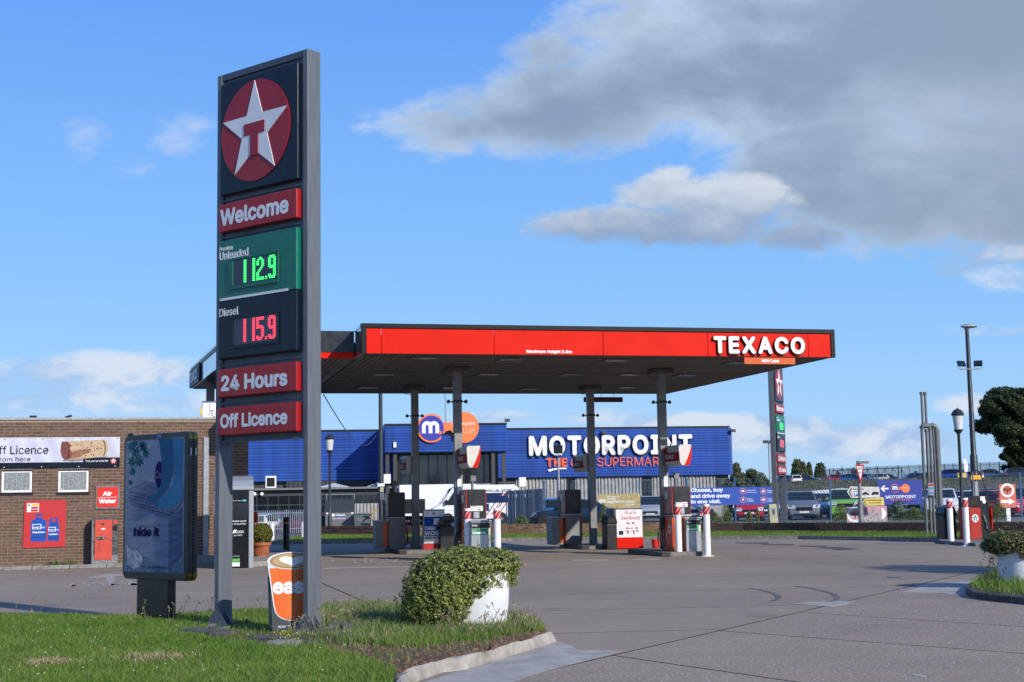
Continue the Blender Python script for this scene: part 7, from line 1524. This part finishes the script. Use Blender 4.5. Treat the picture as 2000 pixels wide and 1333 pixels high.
def mesh_fence(label, px0, px1, Y, h=2.45, z0=0.02, step=92.4, first=1342.6):
    xa, xb = gx(px0, Y), gx(px1, Y); t = thing('mesh_fence', label, 'fence', (xa, Y, z0)); pm = MB().box(-.04, .04, -.04, .04, 0, h+.06).mesh('post', BLUEP); w_ = step*Y/FPX; x = gx(first, Y)
    while x-w_ > xa: x -= w_
    while x < xb: o = put(pm, 'post', t); o.location.x = x-xa; x += w_
    hm = MB().box(0, xb-xa, -.004, .004, -.004, .004).mesh('wire', BLUEP)
    for k in range(13): o = put(hm, 'horizontal_wire', t); o.location.z = .06+k*.198
    mb = MB(); x = 0
    while x < xb-xa: mb.add([(x-.0025, .01, .02), (x+.0025, .01, .02), (x+.0025, .01, h), (x-.0025, .01, h)], [(0, 1, 2, 3)]); x += .075
    mb.build('vertical_wires', BLUEP, t, kind='stuff'); return t
mesh_fence('blue welded mesh fence behind the low brick walls', 1062, 2060, 75)
# slogan banner and other boards on the fence
def board(label, pa, pb, pt, pbt, Y, m, name='banner', d=.03, cat='banner', ang=0):
    a, b = W(pa, pt, Y), W(pb, pbt, Y); w_ = (b.x-a.x)/2; zc = (W((pa+pb)/2, pt, Y).z+W((pa+pb)/2, pbt, Y).z)/2; h_ = (W((pa+pb)/2, pt, Y).z-W((pa+pb)/2, pbt, Y).z)/2
    t = thing(name, label, cat, ((a.x+b.x)/2, Y, zc), ang); pn = Plane((a.x+b.x)/2, Y, ang, z=zc, y=-d/2); o = MB().box(-w_, w_, -d/2, d/2, -h_, h_).build('board', m, t); return t, o, (lambda x, y: (lambda r: (r[0], r[1]-zc))(Plane((a.x+b.x)/2, Y, ang)(x, y, -d/2)))
def btxt(s_, f, x0, y0, x1, y1, m, o, b_=.02, y=-.015): a, b = f(x0, y1), f(x1, y0); return text(s_, a[0], b[0], a[1], b[1], m, o, y, .004, b_)
t, o, f = board('long blue slogan banner on the mesh fence, white words on its left half', 1344.5, 1518, 952, 986.5, 74.7, BLUEB)
q3 = lambda x, y: (1330+x/8.696, 920+y/8.693)
btxt('Choose, buy', f, *q3(165, 285), *q3(712, 380), PURE, o, .03); btxt('and drive away', f, *q3(168, 385), *q3(835, 480), PURE, o, .03); btxt('in one visit.', f, *q3(172, 485), *q3(680, 558), PURE, o, .03)
for (x, y, l1, l2, kk) in ((1050, 348, 'Competitive', 'Part Exchange', 0), (1398, 350, 'Fantastic', 'Savings', 1), (1053, 492, 'Finance', 'Available', 2), (1400, 492, 'Test Drives', 'Available', 3)):
    a = f(*q3(x, y)); b = f(*q3(x+52, y)); r = b[0]-a[0]; rg = MB().disc(a[0], a[1], r, -.019, -.015, 24).build('badge', LOGOOR, o); MB().disc(a[0], a[1], r*.82, -.022, -.019, 24).build('badge_face', BLUEB, rg)
    sh_ = MB()
    if kk in (0, 3): sh_.pxz([(a[0]-r*.55, a[1]-r*.2), (a[0]+r*.55, a[1]-r*.2), (a[0]+r*.5, a[1]+.05*r), (a[0]+r*.25, a[1]+r*.4), (a[0]-r*.25, a[1]+r*.4), (a[0]-r*.5, a[1]+.05*r)], -.026, -.022)
    elif kk == 1: sh_.pxz([(a[0]-r*.5, a[1]), (a[0]-r*.1, a[1]-r*.4), (a[0]+r*.45, a[1]), (a[0]+r*.4, a[1]+r*.4), (a[0]-r*.1, a[1]+r*.35)], -.026, -.022)
    else: text_mb('£', a[0]-r*.3, a[0]+r*.3, a[1]-r*.5, a[1]+r*.5, -.022, .004, .03, mb=sh_)
    sh_.build('badge_symbol', PURE, rg); btxt(l1, f, *q3(x+64, y-28), *q3(x+64+14*len(l1), y-2), PURE, o, .012); btxt(l2, f, *q3(x+64, y+6), *q3(x+64+13*len(l2), y+32), PURE, o, .012)
t, o, f = board('gold half marathon banner hung on the mesh fence', 1167, 1251, 965, 993, 74.7, GOLD)
q2 = lambda x, y: (1120+x/6.667, 940+y/6.667)
for (s_, x0, y0, x1, y1) in (('THE COMPLETE', 430, 195, 600, 215), ('DERBY', 430, 222, 555, 250), ('HALF', 435, 258, 535, 288), ('MARATHON', 545, 252, 795, 285), ('07.06.20', 680, 293, 795, 318)): btxt(s_, f, *q2(x0, y0), *q2(x1, y1), PURE, o, .03 if s_ == 'HALF' else .02)
mbp = MB()
for cx_, cy_ in ((345, 275), (375, 265), (405, 270)): mbp.pxz([f(*q2(cx_+a, cy_+b)) for a, b in ((0, -40), (10, -30), (8, -10), (20, 15), (12, 18), (2, 0), (-12, 20), (-18, 15), (-6, -8), (-10, -25))], -.02, -.015)
mbp.build('runner_figures', PURE, o)
t, o, f = board('blue board with a left arrow and round logo, left of the vent pipes', 1712.5, 1803, 938.5, 985.5, 74.8, mat('arrow board blue', (.035, .06, .36), .45), cat='sign board', name='sign_board')
q4 = lambda x, y: (1540+x/7.404, 880+y/7.405)
MB().pxz([f(*q4(*p)) for p in ((1330, 552), (1385, 505), (1400, 515), (1370, 542), (1445, 542), (1445, 565), (1370, 565), (1400, 592), (1385, 602))], -.02, -.015).build('arrow', PURE, o)
bubble_logo(f, o, L=q4(1540, 550), R=q4(1690, 550), r1=8.4, r2=8.6, y=-.015, d=.01)
btxt('MOTORPOINT', f, *q4(1408, 645), *q4(1845, 698), PURE, o, .026); btxt('THE', f, *q4(1478, 705), *q4(1528, 728), LOGOOR, o, .03); btxt('CAR SUPERMARKET', f, *q4(1540, 705), *q4(1785, 728), LOGOOR, o, 0); 
# direction signs by the give way post
def arrow_sign(label, pts, Y, m, edge, name='direction_sign'):
    cx_ = sum(p[0] for p in pts)/len(pts); cy_ = sum(p[1] for p in pts)/len(pts); c = W(cx_, cy_, Y); t = thing(name, label, 'sign', (c.x, Y, c.z), 0); f = lambda x, y: (lambda p: (p.x-c.x, p.z-c.z))(W(x, y, Y)); P = [f(*p) for p in pts]
    o = MB().pxz(P, -.015, .015).build('plate', m, t); MB().pxz([(x*1.015, z*1.04) for x, z in P], -.01, .0149+.002).build('backing', edge, t); return t, o, f
YS = 60.5
t, o, f = arrow_sign('white arrow shaped lorry and car park sign on the give way post', [q4(845, 600), q4(895, 522), q4(1310, 530), q4(1325, 680), q4(905, 690)], YS, mat('sign white plate', (.62, .62, .60), .5), DARKG)
def onp(l, m, n, lay=1): return MB().pxz([f(*q4(*p)) for p in l], -.015-.003*lay, -.015).build(n, m, o)
onp([(870, 604), (905, 545), (922, 545), (888, 604), (925, 672), (908, 672)], BLACK, 'chevron'); btxt('Markets', f, *q4(938, 548), *q4(1088, 572), BLACK, o, .02); onp([(948, 592), (1012, 590), (1012, 664), (948, 666)], BLUEB, 'parking_panel'); btxt('P', f, *q4(958, 600), *q4(1000, 655), PURE, o, .03, -.018)
onp([(1060, 635), (1075, 620), (1095, 605), (1125, 605), (1145, 620), (1166, 628), (1166, 642), (1150, 648), (1130, 640), (1095, 642), (1075, 650)], BLACK, 'car_symbol'); onp([(1200, 620), (1210, 608), (1226, 606), (1226, 600), (1302, 600), (1302, 640), (1290, 648), (1275, 640), (1230, 642), (1215, 650), (1200, 640)], BLACK, 'lorry_symbol')
t, o, f = arrow_sign('yellow diversion arrow sign below the white one', [q4(1070, 745), q4(1110, 700), q4(1370, 682), q4(1385, 792), q4(1125, 800)], YS-.05, YEL, OFFW)
onp([(1090, 748), (1120, 712), (1132, 712), (1104, 750), (1140, 790), (1128, 790)], BLACK, 'chevron'); btxt('Alternative route', f, *q4(1140, 705), *q4(1350, 735), BLACK, o, .01); btxt('to City Centre', f, *q4(1165, 745), *q4(1340, 775), BLACK, o, .01)
t, o, f = arrow_sign('small grey plate lettered CH behind the give way post', [q4(940, 775), q4(1085, 778), q4(1085, 806), q4(940, 806)], YS+.3, mat('plate grey', (.42, .41, .36), .6), DARKG); btxt('CHADD', f, *q4(955, 780), *q4(1080, 802), DARKG, o, .02)
PINK = mat('faded pink print', (.60, .28, .36), .5, c2=(.62, .42, .46), scale=3); SKET = mat('sketch print', (.60, .56, .57), .5, c2=(.16, .13, .13), scale=11)
t, o, f = board('faded pink club banner left of the give way post at ground level', q4(838, 0)[0], q4(1012, 0)[0], q4(0, 812)[1], q4(0, 1062)[1], YS+.6, PINK)
def fleur(f, q, cx_, cy_, R, o, ring, ink, y=-.015):
    a = f(*q(cx_, cy_)); b = f(*q(cx_+R, cy_)); r = b[0]-a[0]; MB().disc(a[0], a[1], r, y-.003, y, 32).build('roundel', ring, o); MB().disc(a[0], a[1], r*.68, y-.005, y-.003, 32).build('roundel_face', PINK if ring is not PURE or True else PURE, o)
    mb = MB(); mb.pxz([(a[0]-r*.06, a[1]-r*.5), (a[0]+r*.06, a[1]-r*.5), (a[0]+r*.08, a[1]+r*.2), (a[0], a[1]+r*.62), (a[0]-r*.08, a[1]+r*.2)], y-.008, y-.005)
    for s in (-1, 1):
        mb.pxz([(a[0]+s*r*.07, a[1]-r*.1), (a[0]+s*r*.25, a[1]+r*.30), (a[0]+s*r*.48, a[1]+r*.32), (a[0]+s*r*.58, a[1]+r*.08), (a[0]+s*r*.50, a[1]-r*.05), (a[0]+s*r*.48, a[1]+r*.12), (a[0]+s*r*.34, a[1]+r*.16), (a[0]+s*r*.22, a[1]-r*.12)], y-.0085, y-.005)
    mb.pxz([(a[0]-r*.3, a[1]-r*.16), (a[0]+r*.3, a[1]-r*.16), (a[0]+r*.3, a[1]-r*.07), (a[0]-r*.3, a[1]-r*.07)], y-.009, y-.005); mb.build('fleur_emblem', ink, o)
fleur(f, q4, 962, 930, 115, o, OFFW, mat('fleur ink', (.10, .03, .05), .5))
t, o, f = board('faded pink and grey picture banner with a white arrow right of the give way post', q4(1060, 0)[0], q4(1432, 0)[0], q4(0, 805)[1], q4(0, 1058)[1], YS+.6, PINK)
MB().pxz([f(*q4(*p)) for p in ((1066, 1050), (1070, 900), (1100, 930), (1130, 880), (1170, 920), (1205, 900), (1215, 830), (1245, 830), (1255, 900), (1300, 920), (1340, 880), (1425, 930), (1428, 1050))], -.019, -.015).build('townscape_print', SKET, o)
MB().pxz([f(*q4(*p)) for p in ((1345, 835), (1370, 835), (1412, 905), (1412, 940), (1375, 995), (1350, 995))], -.023, -.019).build('arrow', PURE, o)
# give way sign
b = W(1682, 1025, 59.8); a = W(1677, 912, 59.8); t = thing('give_way_sign', 'red bordered triangular give way sign on a grey post with a small lamp', 'road sign', (b.x, 59.8, .35)); zt_ = W(1676, 906, 59.8).z-.35
MB().tube((0, 0, 0), (0, 0, zt_+.12), .075, .075, 14).tube((0, 0, 0), (0, 0, .9), .11, .11, 14).build('post', mat('sign post grey', (.26, .27, .28), .5), t, smooth=True)
f = lambda x, y: (lambda p: (p.x-b.x, p.z-.35))(W(x, y, 59.8))
tri = [f(*q4(*p)) for p in ((958, 206), (1084, 208), (1046, 468), (1028, 472))]; MB().pxz(tri, -.11, -.09).build('red_border', REDW, t); pl2 = MB().pxz([f(*q4(*p)) for p in ((976, 232), (1062, 234), (1034, 420))], -.114, -.11).build('white_face', PURE, t)
a_, b_ = f(*q4(994, 286)), f(*q4(1050, 244)); text('GIVE', a_[0], b_[0], a_[1], b_[1], BLACK, pl2, -.115, .002, .02); a_, b_ = f(*q4(1010, 334)), f(*q4(1038, 306)); text('WAY', a_[0], b_[0], a_[1], b_[1], BLACK, pl2, -.115, .002, .02)
a_ = f(*q4(985, 180)); MB().box(a_[0], a_[0]+.5, -.12, .08, a_[1]-.04, a_[1]+.06).box(a_[0]+.35, a_[0]+.50, -.05, .02, a_[1]+.0, a_[1]+.04).build('sign_lamp', mat('lamp hood grey', (.2, .2, .19), .5), t, bevel=.01)
# red arrow board on a short post
q5 = lambda x, y: (1780+x/7.405, 900+y/7.406)
t, o, f = board('red club board with a white right arrow on a short post near the right edge', q5(1265, 0)[0], q5(1520, 0)[0], q5(0, 342)[1], q5(0, 680)[1], 62, mat('club red print', (.62, .10, .06), .45, c2=(.60, .20, .13), scale=1.2), cat='sign board', name='sign_board')
MB().box(-.09, .09, .0151, .09, -2.0, -.0).build('post', OFFW, t)
MB().pxz([f(*q5(*p)) for p in ((1295, 572), (1408, 572), (1408, 545), (1500, 595), (1410, 638), (1410, 612), (1295, 612))], -.02, -.015).build('arrow', PURE, o)
a = f(*q5(1388, 430)); r = .30; MB().disc(a[0], a[1], r, -.018, -.015, 32).build('roundel', PURE, o); MB().disc(a[0], a[1], r*.70, -.02, -.018, 32).build('roundel_face', MATS['club red print'], o); 
mb = MB(); y = -.02; mb.pxz([(a[0]-r*.05, a[1]-r*.45), (a[0]+r*.05, a[1]-r*.45), (a[0]+r*.07, a[1]+r*.2), (a[0], a[1]+r*.58), (a[0]-r*.07, a[1]+r*.2)], y-.004, y)
for s in (-1, 1): mb.pxz([(a[0]+s*r*.07, a[1]-r*.1), (a[0]+s*r*.25, a[1]+r*.30), (a[0]+s*r*.48, a[1]+r*.32), (a[0]+s*r*.58, a[1]+r*.08), (a[0]+s*r*.50, a[1]-r*.05), (a[0]+s*r*.34, a[1]+r*.16), (a[0]+s*r*.22, a[1]-r*.12)], y-.0045, y)
mb.build('fleur_emblem', BLACK, o)
# utility marker post
b = W(1512, 1036, 57.6); t = thing('marker_post', 'leaning cream concrete utility marker beside the distant price sign', 'marker post', (b.x, 57.6, .08), radians(12), tilt=(0, radians(-3))); CR = mat('cream concrete', (.52, .49, .30), .8, var=.14, scale=9)
MB().pxy([(-.17, -.09), (.17, -.09), (.17, .09), (-.17, .09)], 0, 1.12).build('block', CR, t, bevel=.02); MB().box(-.10, .12, -.098, -.09, .62, 1.0).build('plate', mat('marker blue grey', (.35, .42, .42), .5), t); MB().box(-.04, .06, -.104, -.098, .70, .92).build('plate_mark', DARKG, t)
# poles
def pole(label, px_, pb, Y, zt_, z0, r0, r1, m=POLE): X = W(px_, pb, Y).x; t = thing('lamp_pole', label, 'pole', (X, Y, z0)); MB().lathe([(r0, 0), (r0, (zt_-z0)*.3), (r0*.8, (zt_-z0)*.32), (r1, zt_-z0)], 12).build('post', m, t, smooth=True); return t
t = pole('tall dark pole rising past the blue building, with small notices on it', 744, 905, 82, 9.2, -.3, .16, .11); f = lambda x, y: (lambda p: (p.x-t.location.x, p.z+.3))(W(x, y, 81.7))
a = f(744, 948); MB().box(a[0]-.2, a[0]+.2, -.22, -.19, a[1]-.08, a[1]+.1).build('name_plate', OFFW, t); a = f(745.5, 957); MB().box(a[0]-.1, a[0]+.1, -.22, -.19, a[1]-.12, a[1]+.14).build('notice', mat('notice cream', (.6, .58, .32), .5), t); a = f(745.5, 966); MB().box(a[0]-.09, a[0]-.03, -.2, -.18, a[1]-.3, a[1]+.1).box(a[0]+.03, a[0]+.09, -.2, -.18, a[1]-.3, a[1]+.1).build('plate', STEEL, t)
MB().lathe([(.05, 0), (.22, .04), (.25, .10), (.08, .18)], 12, (.2, 0)).build('lamp_head', DARKG, t).location.z = 9.45
t = pole('slim pole with one floodlight in front of the white lettering', 1091, 930, 70, W(1090, 886, 70).z, 0, .06, .05, STEEL); MB().box(-.22, .22, -.25, .05, -.2, .2).build('floodlight', BLACK, t, bevel=.03).location.z = W(1090, 878, 70).z; MB().box(-.2, .2, -.24, -.0, -.3, -.21).build('lamp_glass', mat('lamp pale', (.6, .65, .7), .2), t).location.z = W(1090, 878, 70).z
t = pole('slim lamp pole in the distance beside the far price sign', 1503, 915, 138, W(1502, 864, 138).z, 0, .10, .07, STEEL); zz = W(1502, 864, 138).z
for s in (-1, 1): MB().box(s*.30-.25, s*.30+.25, -.3, .1, zz-.10, zz+.18).build('floodlight', DARKG, t, bevel=.03)
# roof frame behind the far fence
t = thing('mast_frame', 'row of dark masts with braced tops beyond the skyline fence', 'mast frame', (gx(1690, 300), 300, 3.4)); s_ = 300/FPX
for k in range(9):
    px_ = 1631+k*16.5; x = (px_-1690)*s_; h = W(px_, 911 if k % 2 else 914, 300).z-3.4; MB().tube((x, 0, 0), (x, 0, h), .12, .06, 6).build('mast', DARKG, t)
    mb = MB()
    for s in (-1, 1): mb.tube((x, 0, h-.3), (x+s*.95, 0, h-1.9), .07, .07, 4)
    mb.build('brace', DARKG, t)
mb = MB().tube(((1631-1690)*s_, 0, 3.0), ((1765-1690)*s_, 0, 3.3), .12, .12, 4); mb.build('rail', DARKG, t)

# ------------------------------------------------------------------ vegetation behind
def tree(name, label, X, Y, z, ell, n, size, m, trunk=None, grp=None, cat='tree'):
    t = thing(name, label, cat, (X, Y, z), 0, grp); P, N = ellip_surface(ell, n, .2, .62); f_ = 5.5/max(q[3] for q in ell); gp = (np.sin(P[:, 0]*f_*1.3+P[:, 2]*f_+1)*np.sin(P[:, 1]*f_*1.1-P[:, 2]*f_*.8+2)+np.sin(P[:, 2]*f_*1.9+P[:, 0]*f_*2.3)*.6) > .38; P, N = P[~gp], N[~gp]; V, F = leaves(P, N, np.full(len(P), size), .3, .8); o = fast_mesh('crown', V, F, m, t)
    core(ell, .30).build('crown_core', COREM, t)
    if trunk:
        h, r = trunk; mb = MB(); mb.tube((0, 0, -.3), (0, 0, h*.4), r, r*.75, 10).tube((0, 0, h*.4), (.05*h, 0, h), r*.75, r*.25, 10)
        for k in range(7): a = k*2.4; mb.tube((0, 0, h*(.25+.09*k)), (cos(a)*h*.3, sin(a)*h*.3, h*(.5+.09*k)), r*.35, r*.1, 6)
        mb.build('trunk', BARK, t)
    return t
random.seed(11)
def lump(cx_, cz_, rx_, rz_, n, ry=None, k=.42):
    E = [(cx_, 0, cz_, rx_*.74, (ry or rx_)*.74, rz_*.74)]
    for i in range(n):
        a = 2*pi*i/n*1.0+random.uniform(-.3, .3); e = random.uniform(.55, .85); E.append((cx_+cos(a)*rx_*e, random.uniform(-.6, .6)*(ry or rx_), cz_+sin(a)*rz_*e, rx_*random.uniform(.26, k), rx_*.36, rz_*random.uniform(.22, k*.8)))
    return E
XT, YT = W(1995, 850, 185).x, 185; zt0 = hgt(XT, YT)
E = lump(.6, 7.6, 6.0, 4.6, 22)+lump(.8, 3.0, 4.0, 2.1, 10)
tree('broadleaf_tree', 'large dark round crowned tree standing at the right edge behind the skyline fence', XT, YT, zt0, E, 110000, .25, TREEL, (8, .45))
for (a, b, top, Yd, lb) in ((1548, 1566, 896, 420, 'far tree, tallest of the row left of the give way sign'), (1560, 1576, 902, 420, 'far tree, second of the row seen past the distant sign'), (1577, 1586, 903, 420, 'far slim tree in the middle of the distant row'), (1593, 1612, 904, 410, 'far round tree at the right end of the distant row'), (1430, 1446, 904, 400, 'far tree showing just right of the blue building')):
    X = W((a+b)/2, 930, Yd).x; zt_ = W((a+b)/2, top, Yd).z; z0_ = hgt(X, Yd); w_ = (b-a)/2*Yd/FPX; H = zt_-z0_
    tree('distant_tree', lb, X, Yd, z0_, [(0, 0, H*.55, w_*1.15, w_, H*.45), (-w_*.5, 0, H*.4, w_*.8, w_, H*.35), (w_*.5, 0, H*.42, w_*.7, w_, H*.32), (w_*.1, 0, H*.78, w_*.6, w_*.5, H*.22)], 2600, .62, SHRUBL, (H*.5, .2), 'distant trees on the skyline')
X = W(1462, 940, 104).x; tree('large_shrub', 'tall grey green shrub right of the blue building, with berries and pale leaves', X, 104, 0, [(-.6, 0, 1.7, 1.5, 1.2, 1.5), (.5, 0, 2.0, 1.1, 1.1, 1.3), (-1.3, 0, 1.3, 1.0, 1, 1.2), (1.2, 0, 1.4, .7, .8, 1.1), (.2, 0, 2.7, .6, .6, .8), (-.8, 0, 2.5, .6, .6, .7), (1.2, 0, 2.2, .35, .4, .5)], 26000, .11, SHRUBL, None, None, 'shrub')
# far hedge line
pts = []; N_ = []
mb_P = []
for i in range(30000):
    px_ = random.uniform(1436, 1980); Y = random.uniform(300, 330); X = (px_-1000)/FPX*Y; base = hgt(X, Y); h = (1.6+1.0*sin(px_*.05)+1.0*sin(px_*.17+1)+.6*sin(px_*.41))*(1 if px_ < 1700 else .7); mb_P.append((X, Y, base-1+random.random()**.7*(h+1)))
P = np.array(mb_P); V, F = leaves(P, np.tile([0, -1, .5], (len(P), 1)), np.full(len(P), .75), .3, .8); tag(fast_mesh('treeline', V, F, TREEL), 'dark hedge line on the horizon behind the far car park', 'hedge', kind='stuff')
# scrubby bank between lower and upper car parks
def bank(X, Y): return hgt(X, Y)
bp_ = [(gx(1432, 118), 118), (gx(2080, 106), 106), (gx(2080, 158), 158), (gx(1520, 200), 200), (gx(1432, 150), 150)]
X, Y = scatter(bp_, 90000); n = len(X); Z = np.array([hgt(a, b) for a, b in zip(X, Y)])-.02; V, F = blades(np.stack([X, Y, Z], 1), rng.uniform(.08, .34, n)*np.clip(.7+pnoise(X, Y, .12, 4), .25, 1.5), rng.uniform(.04, .10, n), .9)
tag(fast_mesh('bank_scrub', V, F, leafmat('bank scrub', (.105, .13, .045), (.075, .085, .045), (.20, .17, .11), .35, .3)), 'rough grass and brown scrub on the bank below the raised car park', 'scrub', kind='stuff')
# weeds along the fence foot and on the yard bank behind the wall
yb = [(x, y+.5) for x, y in ww[1:]]; yb = yb+[(p[0], p[1]+8.2) for p in yb[::-1]]
in_scatter(yb, 9000, .03, .11, 'yard_grass', LONGG, 'patchy grass on the ledge behind the low brick wall', z=.335, w=(.012, .03), dens=lambda X, Y: np.clip(pnoise(X, Y, .35, 9)+.35, .02, 1))
def tuft(px_, Y, w_, h_, n, z=.4, m=WEEDL): 
    x = W(px_, 965, Y).x; return [((x+random.gauss(0, w_), Y+random.gauss(0, .2), z), h_) for _ in range(n)]
i = 0
for (px_, Y, w_, h_, lb) in ((1416, 66, .16, .85, 'leafy weed clump between the pump bollards and the small red car'), (1462, 66, .10, .55, 'small weed in front of the red car'), (1478, 66, .05, .70, 'thin upright weed right of the small red car'), (1395, 66, .14, .5, 'low weed clump by the right hand pump bollards'), (1178, 62, .10, 1.05, 'tall weed right of the right rear column'), (1643, 64, .26, .75, 'dark weed clump in front of the green off roader'), (1753, 64, .30, .95, 'bright weed clump below the blue arrow board'), (1783, 64, .25, .6, 'low weed clump left of the vent pipes'), (1810, 64, .2, .5, 'small weeds behind the leftmost vent pipe'), (1948, 62, .22, .8, 'leafy weeds behind the right hand diesel pump'), (1880, 62, .3, .55, 'weeds behind the bin and lantern post'), (1556, 57, .2, .28, 'grass tuft between the marker post and the distant sign'), (1700, 62, .16, .6, 'dry weed in front of the pink banners'), (1018, 68, .25, .5, 'weeds at the foot of the grey sheet fence')):
    zz_ = .33 if Y > 58 else .1; X0 = W(px_, 965, Y).x; n = int(900*max(w_, .12)/.2); P = np.stack([rng.normal(0, w_, n), rng.normal(0, w_*.6, n), rng.uniform(0, 1, n)], 1); P[:, 0] *= (1-.55*P[:, 2]); P[:, 2] *= h_*(1-.4*np.abs(P[:, 0])/w_/2)
    V, F = leaves(P, np.tile([0, -.4, .9], (n, 1)), np.full(n, .055), .3, .9); o = fast_mesh('weed_clump', V, F, WEEDL); o.location = (X0, Y, zz_); tag(o, lb, 'weeds', 'weed clumps along the yard fence')
# white shell roof building glimpsed behind the green car
X = W(1620, 965, 100).x; t = thing('canopy_tent', 'low white striped marquee roof with a blue band behind the green car', 'marquee', (X, 100, 0)); 
me = MB().add([(0, 0, 2.05), (.16, 0, 2.05), (.16, 1.0, 2.4), (0, 1.0, 2.4), (0, 0, 2.0), (.16, 0, 2.0)], [(0, 1, 2, 3), (4, 5, 1, 0)]).mesh('roof_strip', WHITE)
for k in range(22): o = put(me, 'roof_strip', t); o.location.x = -1.5+k*.21; o.location.z = -.45-.02*abs(k-12)*.8
MB().box(-1.1, 3.0, .05, .1, .9, 1.32).build('blue_band', BLUEB, t); MB().pxz([(-1.6, 1.1), (-1.3, 1.3), (-1.11, 1.3), (-1.11, .9), (-1.3, .9)], .04, .1).build('white_tab', PURE, t)
for x in (-1.2, 3.0): MB().tube((x, .08, 0), (x, .08, 1.6), .04).build('leg', STEEL, t)
t = thing('traffic_cone', 'orange and white traffic cone on the raised car park near the tall lamp', 'cone', (W(1920, 945, 160).x, 160, hgt(W(1920, 945, 160).x, 160))); MB().lathe([(.28, 0), (.28, .05), (.2, .06), (.05, .95)], 14).build('cone', mat('cone orange', (.8, .14, .03), .5), t); MB().lathe([(.17, .3), (.115, .6)], 14).build('white_sleeve', PURE, t)
t = thing('hoop_sign', 'curly white post sign on the raised car park between the lantern and tall lamp', 'sign', (W(1888, 935, 160).x, 160, hgt(W(1888, 935, 160).x, 160))); MB().pxz([(-.2, 1.0), (.1, 1.0), (.25, 1.5), (.15, 2.1), (-.05, 2.5), (-.3, 2.4), (-.2, 1.8)], -.02, .02).build('panel', PURE, t); MB().box(-.03, .03, 0, .04, 0, 1.0).build('post', STEEL, t); 
t = thing('grit_bin', 'yellow grit bin behind the bright blue hatchback', 'bin', (W(1880, 945, 164).x, 164, hgt(W(1880, 945, 164).x, 164))); MB().box(-.5, .5, 0, .5, 0, .8).build('tub', YEL, t, bevel=.05); MB().box(-.52, .52, -.03, .5, .81, .95).build('lid', YEL, t, bevel=.04)
MB().add([(0, 0, 0)]*1, []) 
# blue slanting panel right of the showroom
a = M_(1411, 938, 3); b = M_(1438, 952, 3); t = thing('blue_ramp_panel', 'slanting blue panel leaning beyond the right end of the blue building', 'panel', (mf.o.x, 128, 0), MA); P = [M_(x, y, 3) for x, y in ((1411, 938), (1418, 940), (1445, 955), (1411, 955))]; MB().pxz(P, 2.9, 3.1).build('panel', BLUEB, t)
# tree out of sight to the right whose shade falls on the concrete
XO, YO = 15.5, 22.0
tree('roadside_tree', 'roadside tree just outside the picture whose shade falls by the right planter', XO, YO, 0, [(0, 0, 4.6, 1.1, 1.2, 1.0), (.7, .4, 5.1, .8, .8, .7), (-.6, -.3, 4.2, .6, .6, .5)], 6000, .10, TREEL, (4.4, .11))
